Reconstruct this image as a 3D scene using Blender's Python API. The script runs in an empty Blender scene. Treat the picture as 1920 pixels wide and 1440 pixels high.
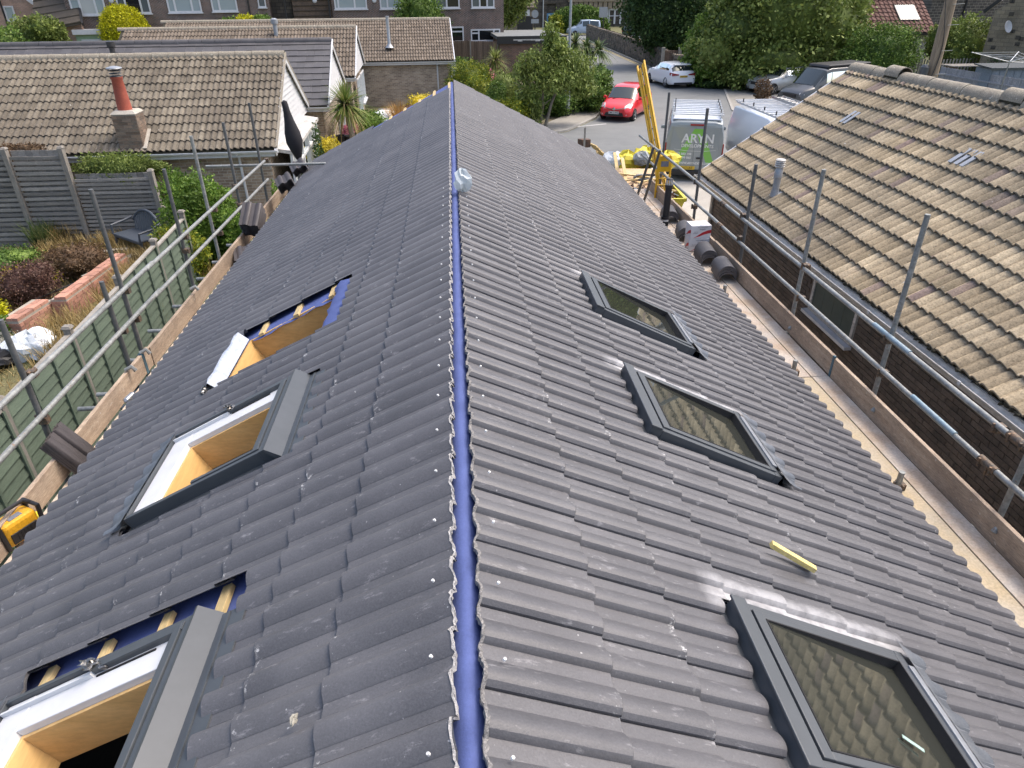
import bpy, bmesh, math, random
import numpy as np
from mathutils import Vector, Matrix

random.seed(7); RNG = np.random.default_rng(7)
PI = math.pi
sc = bpy.context.scene
col = sc.collection

# ------------------------------------------------------------------ camera
YAW, PIT, ROL, FOC = 0.0759, 0.5312, -0.00697, 1281.66
CAMZ = 6.0
f_ = np.array([math.sin(YAW)*math.cos(PIT), math.cos(YAW)*math.cos(PIT), -math.sin(PIT)])
r0 = np.array([math.cos(YAW), -math.sin(YAW), 0.0]); u0 = np.cross(r0, f_)
r_ = r0*math.cos(ROL)+u0*math.sin(ROL); u_ = -r0*math.sin(ROL)+u0*math.cos(ROL)
cam_d = bpy.data.cameras.new('camera'); cam = bpy.data.objects.new('camera', cam_d); col.objects.link(cam)
cam_d.sensor_width = 36.0; cam_d.lens = FOC/1920*36.0; cam_d.clip_start = 0.05; cam_d.clip_end = 1500
cam.matrix_world = Matrix(((r_[0], u_[0], -f_[0], 0), (r_[1], u_[1], -f_[1], 0), (r_[2], u_[2], -f_[2], CAMZ), (0, 0, 0, 1)))
sc.camera = cam

# ------------------------------------------------------------------ sky, sun, exposure
SUN_EL, SUN_AZ = math.radians(60), math.radians(72)     # azimuth clockwise from +Y
w = bpy.data.worlds.new("World"); sc.world = w; w.use_nodes = True
nt = w.node_tree; bg = nt.nodes['Background']; sky = nt.nodes.new('ShaderNodeTexSky')
sky.sky_type = 'NISHITA'; sky.sun_disc = False; sky.sun_elevation = SUN_EL; sky.sun_rotation = SUN_AZ
sky.air_density = 0.9; sky.dust_density = 5.0; sky.ozone_density = 0.3
nt.links.new(sky.outputs[0], bg.inputs[0]); bg.inputs[1].default_value = 0.15
sd = bpy.data.lights.new('sun', 'SUN'); sun = bpy.data.objects.new('sun', sd); col.objects.link(sun)
sd.energy = 0.68; sd.angle = math.radians(20); sd.color = (1, 0.96, 0.9)
sv = Vector((math.sin(SUN_AZ)*math.cos(SUN_EL), math.cos(SUN_AZ)*math.cos(SUN_EL), math.sin(SUN_EL)))
sun.rotation_euler = sv.to_track_quat('Z', 'Y').to_euler()
vs = sc.view_settings; vs.view_transform = 'Standard'; vs.look = 'None'; vs.gamma = 1; vs.exposure = 1.24
vs.use_curve_mapping = False

# ------------------------------------------------------------------ back-projection (design aid: pixel of the photo -> real point on a known plane)
def _ray(px, py): return f_ + r_*(px-960)/FOC - u_*(py-720)/FOC
def gz(px, py, z):
    d = _ray(px, py); t = (z-CAMZ)/d[2]; return Vector((d[0]*t, d[1]*t, z))
def gy(px, py, y):
    d = _ray(px, py); t = y/d[1]; return Vector((d[0]*t, y, CAMZ+d[2]*t))
def gx(px, py, x):
    d = _ray(px, py); t = x/d[0]; return Vector((x, d[1]*t, CAMZ+d[2]*t))

# ------------------------------------------------------------------ materials
MATS = {}
def _n(nt, t, **k):
    n = nt.nodes.new(t)
    for a, b in k.items(): setattr(n, a, b)
    return n
def ramp(nt, src, stops):
    r = _n(nt, 'ShaderNodeValToRGB'); cr = r.color_ramp
    while len(cr.elements) < len(stops): cr.elements.new(0.5)
    for e, (p, c) in zip(cr.elements, stops):
        e.position = p; e.color = (c[0], c[1], c[2], 1) if not isinstance(c, (int, float)) else (c, c, c, 1)
    nt.links.new(src, r.inputs[0]); return r.outputs[0]
def noise(nt, vec, scale, detail=4, rough=.6, stretch=None):
    if stretch:
        mp = _n(nt, 'ShaderNodeMapping'); mp.inputs['Scale'].default_value = stretch; nt.links.new(vec, mp.inputs[0]); vec = mp.outputs[0]
    n = _n(nt, 'ShaderNodeTexNoise'); n.inputs['Scale'].default_value = scale; n.inputs['Detail'].default_value = detail
    n.inputs['Roughness'].default_value = rough; nt.links.new(vec, n.inputs['Vector']); return n.outputs[0]
def mixc(nt, fac, a, b, mode='MIX'):
    m = _n(nt, 'ShaderNodeMix', data_type='RGBA', blend_type=mode)
    for s, v in ((m.inputs[0], fac), (m.inputs[6], a), (m.inputs[7], b)):
        if isinstance(v, (int, float)): s.default_value = v
        elif isinstance(v, (tuple, list)): s.default_value = (*v[:3], 1)
        else: nt.links.new(v, s)
    return m.outputs[2]
def base(name):
    m = bpy.data.materials.new(name); m.use_nodes = True; nt = m.node_tree
    b = nt.nodes['Principled BSDF']; geo = _n(nt, 'ShaderNodeNewGeometry'); MATS[name] = m
    return m, nt, b, geo
def bump(nt, b, h, strength=.3, dist=.01):
    bp = _n(nt, 'ShaderNodeBump'); bp.inputs['Strength'].default_value = strength; bp.inputs['Distance'].default_value = dist
    nt.links.new(h, bp.inputs['Height']); nt.links.new(bp.outputs[0], b.inputs['Normal'])
def mat(name, c, rough=.7, c2=None, scale=6, stretch=None, fine=60, finevar=.25, bmp=0, bdist=.005, metal=0, island=0, specks=None, spec=.5, coat=0, big=None):
    """colour c blending to c2 with a noise, plus fine grain, optional per-piece variation and specks"""
    m, nt, b, geo = base(name); L = nt.links; P = geo.outputs['Position']
    if c2 is None: c2 = tuple(x*.8 for x in c)
    n1 = noise(nt, P, scale, 5, .6, stretch)
    cc = ramp(nt, n1, [(.35, c), (.65, c2)])
    if big:
        nb = noise(nt, P, big[0], 3); cc = mixc(nt, ramp(nt, nb, [(.4, 0), (.65, big[2])]), cc, big[1])
    n2 = noise(nt, P, fine, 3, .7, stretch)
    g = ramp(nt, n2, [(.3, 1-finevar), (.7, 1+finevar*.6)])
    cc = mixc(nt, 1.0, cc, g, 'MULTIPLY')
    if island:
        oi = _n(nt, 'ShaderNodeObjectInfo'); 
        ad = _n(nt, 'ShaderNodeMath', operation='ADD'); L.new(geo.outputs['Random Per Island'], ad.inputs[0]); L.new(oi.outputs['Random'], ad.inputs[1])
        fr = _n(nt, 'ShaderNodeMath', operation='FRACT'); L.new(ad.outputs[0], fr.inputs[0])
        g2 = ramp(nt, fr.outputs[0], [(0, 1-island), (1, 1+island*.7)])
        cc = mixc(nt, 1.0, cc, g2, 'MULTIPLY')
    if specks:
        n3 = noise(nt, P, specks[0], 2, .5); cc = mixc(nt, ramp(nt, n3, [(specks[1], 0), (specks[1]+.03, specks[3])]), cc, specks[2])
    L.new(cc, b.inputs['Base Color']); b.inputs['Roughness'].default_value = rough; b.inputs['Metallic'].default_value = metal
    b.inputs['Specular IOR Level'].default_value = spec
    if coat: b.inputs['Coat Weight'].default_value = coat; b.inputs['Coat Roughness'].default_value = .05
    if bmp: bump(nt, b, n2, bmp, bdist)
    return m
def leafmat(name, a, b2, c3=None, scale=1.5, trans=.25):
    m, nt, b, geo = base(name); L = nt.links
    cr = ramp(nt, geo.outputs['Random Per Island'], [(0, a), (.6, b2), (1, c3 or tuple(min(1, x*1.5) for x in b2))])
    n1 = noise(nt, geo.outputs['Position'], scale, 3)
    cc = mixc(nt, 1.0, cr, ramp(nt, n1, [(.35, .65), (.65, 1.25)]), 'MULTIPLY')
    L.new(cc, b.inputs['Base Color']); b.inputs['Roughness'].default_value = .55; b.inputs['Specular IOR Level'].default_value = .25
    tr = _n(nt, 'ShaderNodeBsdfTranslucent'); L.new(cc, tr.inputs[0])
    mx = _n(nt, 'ShaderNodeMixShader'); mx.inputs[0].default_value = trans
    L.new(b.outputs[0], mx.inputs[1]); L.new(tr.outputs[0], mx.inputs[2]); L.new(mx.outputs[0], nt.nodes['Material Output'].inputs[0])
    return m
def brickmat(name, c1, c2, mortar, ang=0.0, bw=.225, bh=.075, msz=.008, rough=.85):
    m, nt, b, geo = base(name); L = nt.links
    dot = _n(nt, 'ShaderNodeVectorMath', operation='DOT_PRODUCT'); L.new(geo.outputs['Position'], dot.inputs[0]); dot.inputs[1].default_value = (math.cos(ang), math.sin(ang), 0)
    sp = _n(nt, 'ShaderNodeSeparateXYZ'); L.new(geo.outputs['Position'], sp.inputs[0])
    cb = _n(nt, 'ShaderNodeCombineXYZ'); L.new(dot.outputs['Value'], cb.inputs[0]); L.new(sp.outputs[2], cb.inputs[1])
    br = _n(nt, 'ShaderNodeTexBrick'); L.new(cb.outputs[0], br.inputs[0])
    br.inputs['Color1'].default_value = (*c1, 1); br.inputs['Color2'].default_value = (*c2, 1); br.inputs['Mortar'].default_value = (*mortar, 1)
    br.inputs['Scale'].default_value = 1; br.inputs['Brick Width'].default_value = bw; br.inputs['Row Height'].default_value = bh
    br.inputs['Mortar Size'].default_value = msz; br.inputs['Mortar Smooth'].default_value = .1
    n = noise(nt, geo.outputs['Position'], 1.2, 5); n2 = noise(nt, geo.outputs['Position'], 25, 3)
    cc = mixc(nt, 1.0, br.outputs[0], ramp(nt, n, [(.3, .75), (.7, 1.2)]), 'MULTIPLY')
    cc = mixc(nt, 1.0, cc, ramp(nt, n2, [(.3, .8), (.7, 1.15)]), 'MULTIPLY')
    L.new(cc, b.inputs['Base Color']); b.inputs['Roughness'].default_value = rough
    inv = _n(nt, 'ShaderNodeMath', operation='SUBTRACT'); inv.inputs[0].default_value = 1; L.new(br.outputs[1], inv.inputs[1])
    bump(nt, b, inv.outputs[0], .5, .01)
    return m

XR, ZR, TH = -0.0353, 4.2886, 0.46875      # our ridge: x, height; roof pitch
cT, sT = math.cos(TH), math.sin(TH)
def _map(nt, src, a, b):
    m = _n(nt, 'ShaderNodeMapRange'); m.inputs[1].default_value = a; m.inputs[2].default_value = b; nt.links.new(src, m.inputs[0]); return m.outputs[0]
def new_tile_mat(name, c, c2, head=None):
    """concrete roof tile: dusty film, rubbed marks, paint chips near the tail (uv.y = 1)"""
    m, nt, b, geo = base(name); L = nt.links; P = geo.outputs['Position']
    oi = _n(nt, 'ShaderNodeObjectInfo')
    ad = _n(nt, 'ShaderNodeMath', operation='ADD'); L.new(geo.outputs['Random Per Island'], ad.inputs[0]); L.new(oi.outputs['Random'], ad.inputs[1])
    fr = _n(nt, 'ShaderNodeMath', operation='FRACT'); L.new(ad.outputs[0], fr.inputs[0])
    cc = ramp(nt, fr.outputs[0], [(0, c), (1, c2)])
    n1 = noise(nt, P, 3.5, 5, .65); cc = mixc(nt, 1.0, cc, ramp(nt, n1, [(.3, .88), (.7, 1.14)]), 'MULTIPLY')
    n2 = noise(nt, P, 140, 3, .7); cc = mixc(nt, 1.0, cc, ramp(nt, n2, [(.3, .78), (.7, 1.15)]), 'MULTIPLY')
    nq = noise(nt, P, .9, 3); cc = mixc(nt, ramp(nt, nq, [(.45, 0), (.7, .16)]), cc, (.24, .235, .235))
    # rubbed marks: stretched bright streaks
    n3 = noise(nt, P, 11, 6, .78, (1.0, 3.0, 1.0)); cc = mixc(nt, ramp(nt, n3, [(.585, 0), (.74, .5)]), cc, (.42, .41, .42))
    # chips near the tail
    uv = _n(nt, 'ShaderNodeUVMap'); sx = _n(nt, 'ShaderNodeSeparateXYZ'); L.new(uv.outputs[0], sx.inputs[0])
    edge = ramp(nt, sx.outputs[1], [(.89, 0), (.975, 1)])
    n4 = noise(nt, P, 36, 5, .8); n5 = noise(nt, P, 4.0, 3)
    s1 = _n(nt, 'ShaderNodeMath', operation='MULTIPLY'); L.new(ramp(nt, n4, [(.565, 0), (.62, 1)]), s1.inputs[0]); L.new(edge, s1.inputs[1])
    s2 = _n(nt, 'ShaderNodeMath', operation='MULTIPLY'); L.new(s1.outputs[0], s2.inputs[0]); L.new(ramp(nt, n5, [(.49, 0), (.60, .75)]), s2.inputs[1])
    cc = mixc(nt, s2.outputs[0], cc, (.62, .62, .61))
    # pin-prick pores and a few isolated spots of dust
    # cement dust from cutting beside the three right-hand roof windows
    sp = _n(nt, 'ShaderNodeSeparateXYZ'); L.new(P, sp.inputs[0])
    for (ya, wy, x0, x1, k) in ((1.885, .22, .98, 1.89, .9), (3.875, .20, .96, 1.90, .85), (5.545, .17, .98, 1.85, .65)):
        my = ramp(nt, _map(nt, sp.outputs[1], ya-.06, ya+wy), [(0, 0), (.2, 1), (.6, .8), (1, 0)])
        mx_ = ramp(nt, _map(nt, sp.outputs[0], x0-.06, x1+.12), [(0, 0), (.1, 1), (.88, 1), (1, 0)])
        mm = _n(nt, 'ShaderNodeMath', operation='MULTIPLY'); L.new(my, mm.inputs[0]); L.new(mx_, mm.inputs[1])
        m2 = _n(nt, 'ShaderNodeMath', operation='MULTIPLY'); L.new(mm.outputs[0], m2.inputs[0]); L.new(ramp(nt, noise(nt, P, 14, 4), [(.3, k*.35), (.62, k)]), m2.inputs[1])
        cc = mixc(nt, m2.outputs[0], cc, (.50, .50, .51))
    n6 = noise(nt, P, 55, 1, .5); cc = mixc(nt, ramp(nt, n6, [(.785, 0), (.81, .45)]), cc, (.6, .6, .6))
    L.new(cc, b.inputs['Base Color']); b.inputs['Roughness'].default_value = .48; b.inputs['Specular IOR Level'].default_value = .5
    bump(nt, b, n2, .35, .003)
    return m
def old_tile_mat(name, stops, lichen=(.5, .5, .46), dark=(.09, .075, .06), scale=1.0, patch=.35):
    m, nt, b, geo = base(name); L = nt.links; P = geo.outputs['Position']
    oi = _n(nt, 'ShaderNodeObjectInfo')
    ad = _n(nt, 'ShaderNodeMath', operation='ADD'); L.new(geo.outputs['Random Per Island'], ad.inputs[0]); L.new(oi.outputs['Random'], ad.inputs[1])
    fr = _n(nt, 'ShaderNodeMath', operation='FRACT'); L.new(ad.outputs[0], fr.inputs[0])
    cc = ramp(nt, fr.outputs[0], stops)
    n1 = noise(nt, P, .6*scale, 5, .6); cc = mixc(nt, ramp(nt, n1, [(.40, 0), (.66, patch)]), cc, dark)
    n2 = noise(nt, P, 38, 5, .8); cc = mixc(nt, 1.0, cc, ramp(nt, n2, [(.32, .5), (.5, 1.0), (.68, 1.3)]), 'MULTIPLY')
    n8 = noise(nt, P, 2.6, 5, .7); cc = mixc(nt, 1.0, cc, ramp(nt, n8, [(.35, .78), (.65, 1.12)]), 'MULTIPLY')
    n3 = noise(nt, P, 14, 3, .6); cc = mixc(nt, ramp(nt, n3, [(.7, 0), (.74, .8)]), cc, lichen)
    n4 = noise(nt, P, 13, 5, .8); cc = mixc(nt, ramp(nt, n4, [(.60, 0), (.68, .7)]), cc, dark)
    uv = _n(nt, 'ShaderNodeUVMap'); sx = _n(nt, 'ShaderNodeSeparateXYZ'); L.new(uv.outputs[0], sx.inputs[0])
    cc = mixc(nt, ramp(nt, sx.outputs[1], [(.955, 0), (.995, .75)]), cc, dark)     # darker along the tail edge
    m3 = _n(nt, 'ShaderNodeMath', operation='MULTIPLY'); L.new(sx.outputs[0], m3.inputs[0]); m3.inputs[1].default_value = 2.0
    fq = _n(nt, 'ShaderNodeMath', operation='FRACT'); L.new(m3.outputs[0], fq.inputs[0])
    dm = ramp(nt, fq.outputs[0], [(0, .7), (.09, .0), (.90, 0), (1, .85)])       # crease darkening painted between the ribs for contrast
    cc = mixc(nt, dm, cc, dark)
    L.new(cc, b.inputs['Base Color']); b.inputs['Roughness'].default_value = .9; b.inputs['Specular IOR Level'].default_value = .2
    bump(nt, b, n2, .6, .006)
    return m
def glassmat(name, tint=(.02, .025, .025), refl=1.0, wave=0.0, rough=.0):
    m, nt, b, geo = base(name); L = nt.links
    b.inputs['Base Color'].default_value = (*tint, 1); b.inputs['Roughness'].default_value = .3; b.inputs['Specular IOR Level'].default_value = 0
    gl = _n(nt, 'ShaderNodeBsdfGlossy'); gl.inputs['Roughness'].default_value = rough; gl.inputs[0].default_value = (.9, .95, .92, 1)
    fz = _n(nt, 'ShaderNodeFresnel'); fz.inputs[0].default_value = 1.5
    mu = _n(nt, 'ShaderNodeMath', operation='MULTIPLY'); mu.use_clamp = True; L.new(fz.outputs[0], mu.inputs[0]); mu.inputs[1].default_value = refl
    mx = _n(nt, 'ShaderNodeMixShader'); L.new(mu.outputs[0], mx.inputs[0]); L.new(b.outputs[0], mx.inputs[1]); L.new(gl.outputs[0], mx.inputs[2])
    if wave:
        n = noise(nt, geo.outputs['Position'], 5, 1.5); bp = _n(nt, 'ShaderNodeBump'); bp.inputs['Strength'].default_value = wave; bp.inputs['Distance'].default_value = .01
        L.new(n, bp.inputs['Height']); L.new(bp.outputs[0], gl.inputs['Normal']); L.new(bp.outputs[0], fz.inputs['Normal'])
    L.new(mx.outputs[0], nt.nodes['Material Output'].inputs[0])
    return m

# ------------------------------------------------------------------ tags
def T(o, label=None, cat=None, group=None, kind=None):
    if label: o['label'] = label
    if cat: o['category'] = cat
    if group: o['group'] = group
    if kind: o['kind'] = kind
    return o
def thing(name, label, cat, loc=(0, 0, 0), rz=0.0, group=None):
    o = bpy.data.objects.new(name, None); col.objects.link(o); o.location = loc; o.rotation_euler = (0, 0, rz)
    o.empty_display_size = .2
    return T(o, label, cat, group)
def origin(o):
    """world matrix of an object by its parents (no depsgraph needed)"""
    m = o.matrix_basis.copy(); p = o.parent
    while p: m = p.matrix_basis @ m; p = p.parent
    return m

# ------------------------------------------------------------------ mesh builder
class MB:
    def __init__(s): s.v = []; s.f = []; s.uv = {}
    def add(s, vs, fs):
        o = len(s.v); s.v.extend([tuple(map(float, v)) for v in vs]); s.f.extend([tuple(i+o for i in f) for f in fs]); return s
    def box(s, c, size, rot=None, taper=1.0):
        hx, hy, hz = [d/2 for d in size]; vs = []
        for z in (-1, 1):
            t = taper if z > 0 else 1.0
            for x, y in ((-1, -1), (1, -1), (1, 1), (-1, 1)): vs.append(Vector((x*hx*t, y*hy*t, z*hz)))
        if rot is not None:
            R = rot if isinstance(rot, Matrix) else Matrix.Rotation(rot, 3, 'Z'); vs = [R @ v for v in vs]
        vs = [v+Vector(c) for v in vs]
        return s.add(vs, [(3, 2, 1, 0), (4, 5, 6, 7), (0, 1, 5, 4), (1, 2, 6, 5), (2, 3, 7, 6), (3, 0, 4, 7)])
    def bbox(s, a, b): return s.box([(p+q)/2 for p, q in zip(a, b)], [abs(q-p) for p, q in zip(a, b)])
    def beam(s, p0, p1, wd, ht, up=(0, 0, 1)):
        p0, p1 = Vector(p0), Vector(p1); d = (p1-p0); L = d.length; d.normalize(); up = Vector(up)
        if abs(d.dot(up)) > .98: up = Vector((0, 1, 0))
        sd = d.cross(up).normalized(); up = sd.cross(d)
        R = Matrix((sd, d, up)).transposed(); return s.box((p0+p1)/2, (wd, L, ht), R)
    def tube(s, pts, r, n=10, caps=True, r2=None):
        pts = [Vector(p) for p in pts]; rings = []; m = len(pts)
        ref = None
        for i, p in enumerate(pts):
            d = (pts[min(i+1, m-1)]-pts[max(i-1, 0)]).normalized()
            if ref is None: ref = d.orthogonal().normalized()
            ref = (ref-d*ref.dot(d))
            if ref.length < 1e-4: ref = d.orthogonal()
            ref.normalize(); bn = d.cross(ref)
            rr = r[i] if isinstance(r, (list, tuple)) else (r+(r2-r)*i/(m-1) if r2 is not None else r)
            rings.append([p+ref*rr*math.cos(a)+bn*rr*math.sin(a) for a in [2*PI*k/n for k in range(n)]])
        vs = [v for R in rings for v in R]; fs = []
        for i in range(m-1):
            for k in range(n): fs.append((i*n+k, i*n+(k+1) % n, (i+1)*n+(k+1) % n, (i+1)*n+k))
        if caps: fs.append(tuple(reversed(range(n)))); fs.append(tuple((m-1)*n+k for k in range(n)))
        return s.add(vs, fs)
    def prism(s, poly, d):
        d = Vector(d); n = len(poly); vs = [Vector(p) for p in poly]+[Vector(p)+d for p in poly]
        fs = [tuple(reversed(range(n))), tuple(range(n, 2*n))]+[(i, (i+1) % n, n+(i+1) % n, n+i) for i in range(n)]
        return s.add(vs, fs)
    def quad(s, a, b, c, d): return s.add([a, b, c, d], [(0, 1, 2, 3)])
    def lathe(s, prof, c=(0, 0, 0), n=16, R=None):
        vs = []; m = len(prof)
        for (r, z) in prof:
            for k in range(n):
                v = Vector((r*math.cos(2*PI*k/n), r*math.sin(2*PI*k/n), z))
                if R is not None: v = R @ v
                vs.append(v+Vector(c))
        fs = [(i*n+k, i*n+(k+1) % n, (i+1)*n+(k+1) % n, (i+1)*n+k) for i in range(m-1) for k in range(n)]
        fs += [tuple(reversed(range(n))), tuple((m-1)*n+k for k in range(n))]
        return s.add(vs, fs)
    def blob(s, c, r, n=12, jit=.15, flat=0):
        """lumpy ellipsoid"""
        m = n//2; vs = []; rx, ry, rz = r if isinstance(r, (tuple, list)) else (r, r, r)
        ph = random.random()*9
        for i in range(m+1):
            th = PI*i/m
            for k in range(n):
                a = 2*PI*k/n; q = 1+jit*(math.sin(3*a+ph)*math.sin(2*th+ph)+random.uniform(-.5, .5))
                vs.append((c[0]+rx*q*math.sin(th)*math.cos(a), c[1]+ry*q*math.sin(th)*math.sin(a), c[2]+max(rz*q*math.cos(th), -flat if flat else -99)))
        fs = [(i*n+k, (i+1)*n+k, (i+1)*n+(k+1) % n, i*n+(k+1) % n) for i in range(m) for k in range(n)]
        return s.add(vs, fs)
    def build(s, name, m, parent=None, smooth=False, local=False, bevel=0, kind=None, label=None, cat=None, group=None, uvs=None):
        me = bpy.data.meshes.new(name)
        vs = s.v
        if parent is not None and not local:
            M = origin(parent).inverted(); A = np.array(M); V = np.array(vs); V = V@A[:3, :3].T+A[:3, 3]; vs = V.tolist()
        me.from_pydata(vs, [], s.f)
        if uvs is not None:
            ul = me.uv_layers.new(name='UVMap'); ul.data.foreach_set('uv', np.asarray(uvs, dtype=np.float32).ravel())
        me.materials.append(m if not isinstance(m, str) else MATS[m])
        me.validate(); me.update()
        if smooth: me.shade_smooth()
        o = bpy.data.objects.new(name, me); col.objects.link(o)
        if smooth == 'auto': me.set_sharp_from_angle(angle=math.radians(40))
        if parent is not None: o.parent = parent
        if bevel:
            md = o.modifiers.new('bevel', 'BEVEL'); md.width = bevel; md.segments = 2; md.limit_method = 'ANGLE'
        return T(o, label, cat, group, kind)
def part(name, m, parent, fn, **k):
    b = MB(); fn(b); return b.build(name, m, parent, **k)
def copy_tree(o, parent=None, **tags):
    c = o.copy(); col.objects.link(c); c.parent = parent
    for ch in [x for x in bpy.data.objects if x.parent == o]: copy_tree(ch, c)
    T(c, **tags); return c
def text(name, s, size, m, parent, mw, depth=.002, align='CENTER', local=False, bold=0.0, **k):
    cu = bpy.data.curves.new('lettering', 'FONT'); cu.body = s; cu.size = size; cu.extrude = depth; cu.align_x = align; cu.align_y = 'CENTER'; cu.offset = bold
    cu.resolution_u = 3
    t = bpy.data.objects.new('tmp', cu); col.objects.link(t); dg = bpy.context.evaluated_depsgraph_get()
    me = bpy.data.meshes.new_from_object(t.evaluated_get(dg)); bpy.data.objects.remove(t)
    M = mw if local or parent is None else origin(parent).inverted() @ mw
    me.transform(M); me.materials.clear(); me.materials.append(MATS[m])
    o = bpy.data.objects.new(name, me); col.objects.link(o)
    if parent is not None: o.parent = parent
    return T(o, **k)
def frame_mat(o, x, y, z):
    """matrix with axes x (text right), y (text up), z (towards the reader)"""
    x, y, z = Vector(x).normalized(), Vector(y).normalized(), Vector(z).normalized()
    return Matrix(((x[0], y[0], z[0], o[0]), (x[1], y[1], z[1], o[1]), (x[2], y[2], z[2], o[2]), (0, 0, 0, 1)))

# ------------------------------------------------------------------ foliage
def leaves(n, blobs, size, flat=.0, shell=.75, droop=0.0, aspect=1.6):
    """n leaf quads in the ellipsoids' volume, denser towards the surface"""
    B = np.array([(b[0], b[1], b[2], b[3], b[4], b[5]) for b in blobs], float)
    wts = (B[:, 3]*B[:, 4]*B[:, 5])**(2/3); idx = RNG.choice(len(B), n, p=wts/wts.sum())
    d = RNG.normal(size=(n, 3)); d /= np.linalg.norm(d, axis=1)[:, None]
    rad = 1-(1-shell)*RNG.random(n)**1.0*1.6; rad += RNG.normal(size=n)*.05
    lump = 1+(.02 if shell > .9 else .13)*np.sin(d[:, 0]*7+idx*3)*np.sin(d[:, 1]*6+idx*5)+(.01 if shell > .9 else .08)*np.sin(d[:, 2]*11+idx)
    C = B[idx, :3]+d*B[idx, 3:6]*(rad*lump)[:, None]
    t = RNG.normal(size=(n, 3))*.8+d*.5; t[:, 2] -= droop; t /= np.linalg.norm(t, axis=1)[:, None]
    s2 = np.cross(t, RNG.normal(size=(n, 3))); s2 /= np.linalg.norm(s2, axis=1)[:, None]
    L = size*(.6+.8*RNG.random(n)); W = L/aspect
    a = C-t*L[:, None]/2; b = C+s2*W[:, None]/2; c = C+t*L[:, None]/2; e = C-s2*W[:, None]/2
    V = np.stack([a, b, c, e], 1).reshape(-1, 3)
    return V
def np_mesh(name, V, F, m, parent=None, smooth=False, uv=None, **k):
    if parent is not None:
        A = np.array(origin(parent).inverted()); V = V@A[:3, :3].T+A[:3, 3]
    me = bpy.data.meshes.new(name); nv, nf = len(V), len(F); w_ = F.shape[1]
    me.vertices.add(nv); me.vertices.foreach_set('co', V.astype(np.float32).ravel())
    me.loops.add(nf*w_); me.loops.foreach_set('vertex_index', F.astype(np.int32).ravel())
    me.polygons.add(nf); me.polygons.foreach_set('loop_start', np.arange(nf, dtype=np.int32)*w_); 
    me.update(calc_edges=True)
    if uv is not None:
        ul = me.uv_layers.new(name='UVMap'); ul.data.foreach_set('uv', uv.astype(np.float32).ravel())
    me.materials.append(MATS[m] if isinstance(m, str) else m)
    if smooth: me.shade_smooth()
    o = bpy.data.objects.new(name, me); col.objects.link(o)
    if parent is not None: o.parent = parent
    return T(o, **k)
def leafobj(name, blobs, n, size, m, parent, core=True, **kw):
    tags = {k: kw.pop(k) for k in ('label', 'cat', 'group', 'kind') if k in kw}
    V = leaves(n, blobs, size, **kw); F = np.arange(len(V)).reshape(-1, 4)
    if core:
        mb = MB()
        for b in blobs: mb.blob(b[:3], (b[3]*.72, b[4]*.72, b[5]*.72), 10, .1)
        cv = np.array(mb.v); cf = np.array(mb.f)+len(V); V = np.vstack([V, cv]); F = np.vstack([F, cf])
    return np_mesh(name, V, F, m, parent, **tags)
def blades(n, c, L, wd, m, parent, name='leaf_blades', up=.3, droop=.6, spread=1.0, seg=4, r0=.05, **tags):
    """long strap leaves arching out of a point; c is a centre or a list of centres"""
    cs = c if isinstance(c, list) else [c]; V = []; F = []
    for i in range(n):
        c0 = Vector(cs[i % len(cs)]); a = random.random()*2*PI; el = math.asin(random.uniform(-up, 1)) if up >= 0 else random.uniform(.9, 1.45)
        el = max(el, -.9); l = L*random.uniform(.65, 1.1); d = Vector((math.cos(a)*math.cos(el)*spread, math.sin(a)*math.cos(el)*spread, math.sin(el)))
        sd = Vector((-math.sin(a), math.cos(a), 0)); p = c0+d*r0; o = len(V)
        for k in range(seg+1):
            t = k/seg; ww = wd*(1-t**2)*.5+.002
            q = p+d*l*t+Vector((0, 0, -droop*l*t*t*.6)); V += [q-sd*ww, q+sd*ww]
        for k in range(seg): F.append((o+2*k, o+2*k+1, o+2*k+3, o+2*k+2))
    return np_mesh(name, np.array([list(v) for v in V]), np.array(F), m, parent, **tags)

# ------------------------------------------------------------------ roof tiles
def dr_profile(cover=.3, h=.03, per=2, rollw=.62):
    """double-roman profile over the cover width: list of (u, z); steep crease at u=0 of each roll"""
    p = []; wv = cover/per; rw = wv*rollw
    for k in range(per):
        o = k*wv
        for t, z in ((0.0, 0), (.05, .45), (.14, .80), (.26, .96), (.38, 1.0), (.54, .93), (.70, .74), (.85, .46), (.97, .17), (1.0, .10), (1.02, 0)): p.append((o+rw*t, h*z))
        if k < per-1: p.append((o+wv*.985, 0))
    p.append((cover-.007, 0.0)); p.append((cover, -.006))
    # drop duplicates
    q = [p[0]]
    for a in p[1:]:
        if a[0]-q[-1][0] > 1e-4: q.append(a)
    return q
def flat_profile(cover=.3): return [(0, 0), (.004, .003), (cover-.004, .003), (cover, 0)]
def tile_geo(prof, length, thick=.012, bevel=.004):
    """tile mesh: x = across (u), y = down the slope from head 0 to tail `length`, z = up. returns V, F(quads), UV"""
    n = len(prof); rows = [(0.0, 0.0), (length-bevel, 0.0), (length, -bevel), (length, -thick-.002), (length*.9, -thick)]
    V = []; UV = []
    for (y, dz) in rows:
        for (u, z) in prof: V.append((u, y, z+dz)); UV.append((u/prof[-1][0], y/length))
    F = []
    for r in range(len(rows)-1):
        for k in range(n-1): F.append((r*n+k, r*n+n+k, r*n+n+k+1, r*n+k+1))
    # side skirts (interlock edges)
    o = len(V)
    for (y) in (0.0, length-bevel):
        for s_, (u, z) in ((0, prof[0]), (1, prof[-1])):
            V.append((u, y, z-thick)); UV.append((u/prof[-1][0], y/length))
    F.append((0, o, o+2, n)); F.append((n-1, 2*n-1, o+3, o+1))
    return np.array(V, float), np.array(F), np.array(UV, float)
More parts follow.
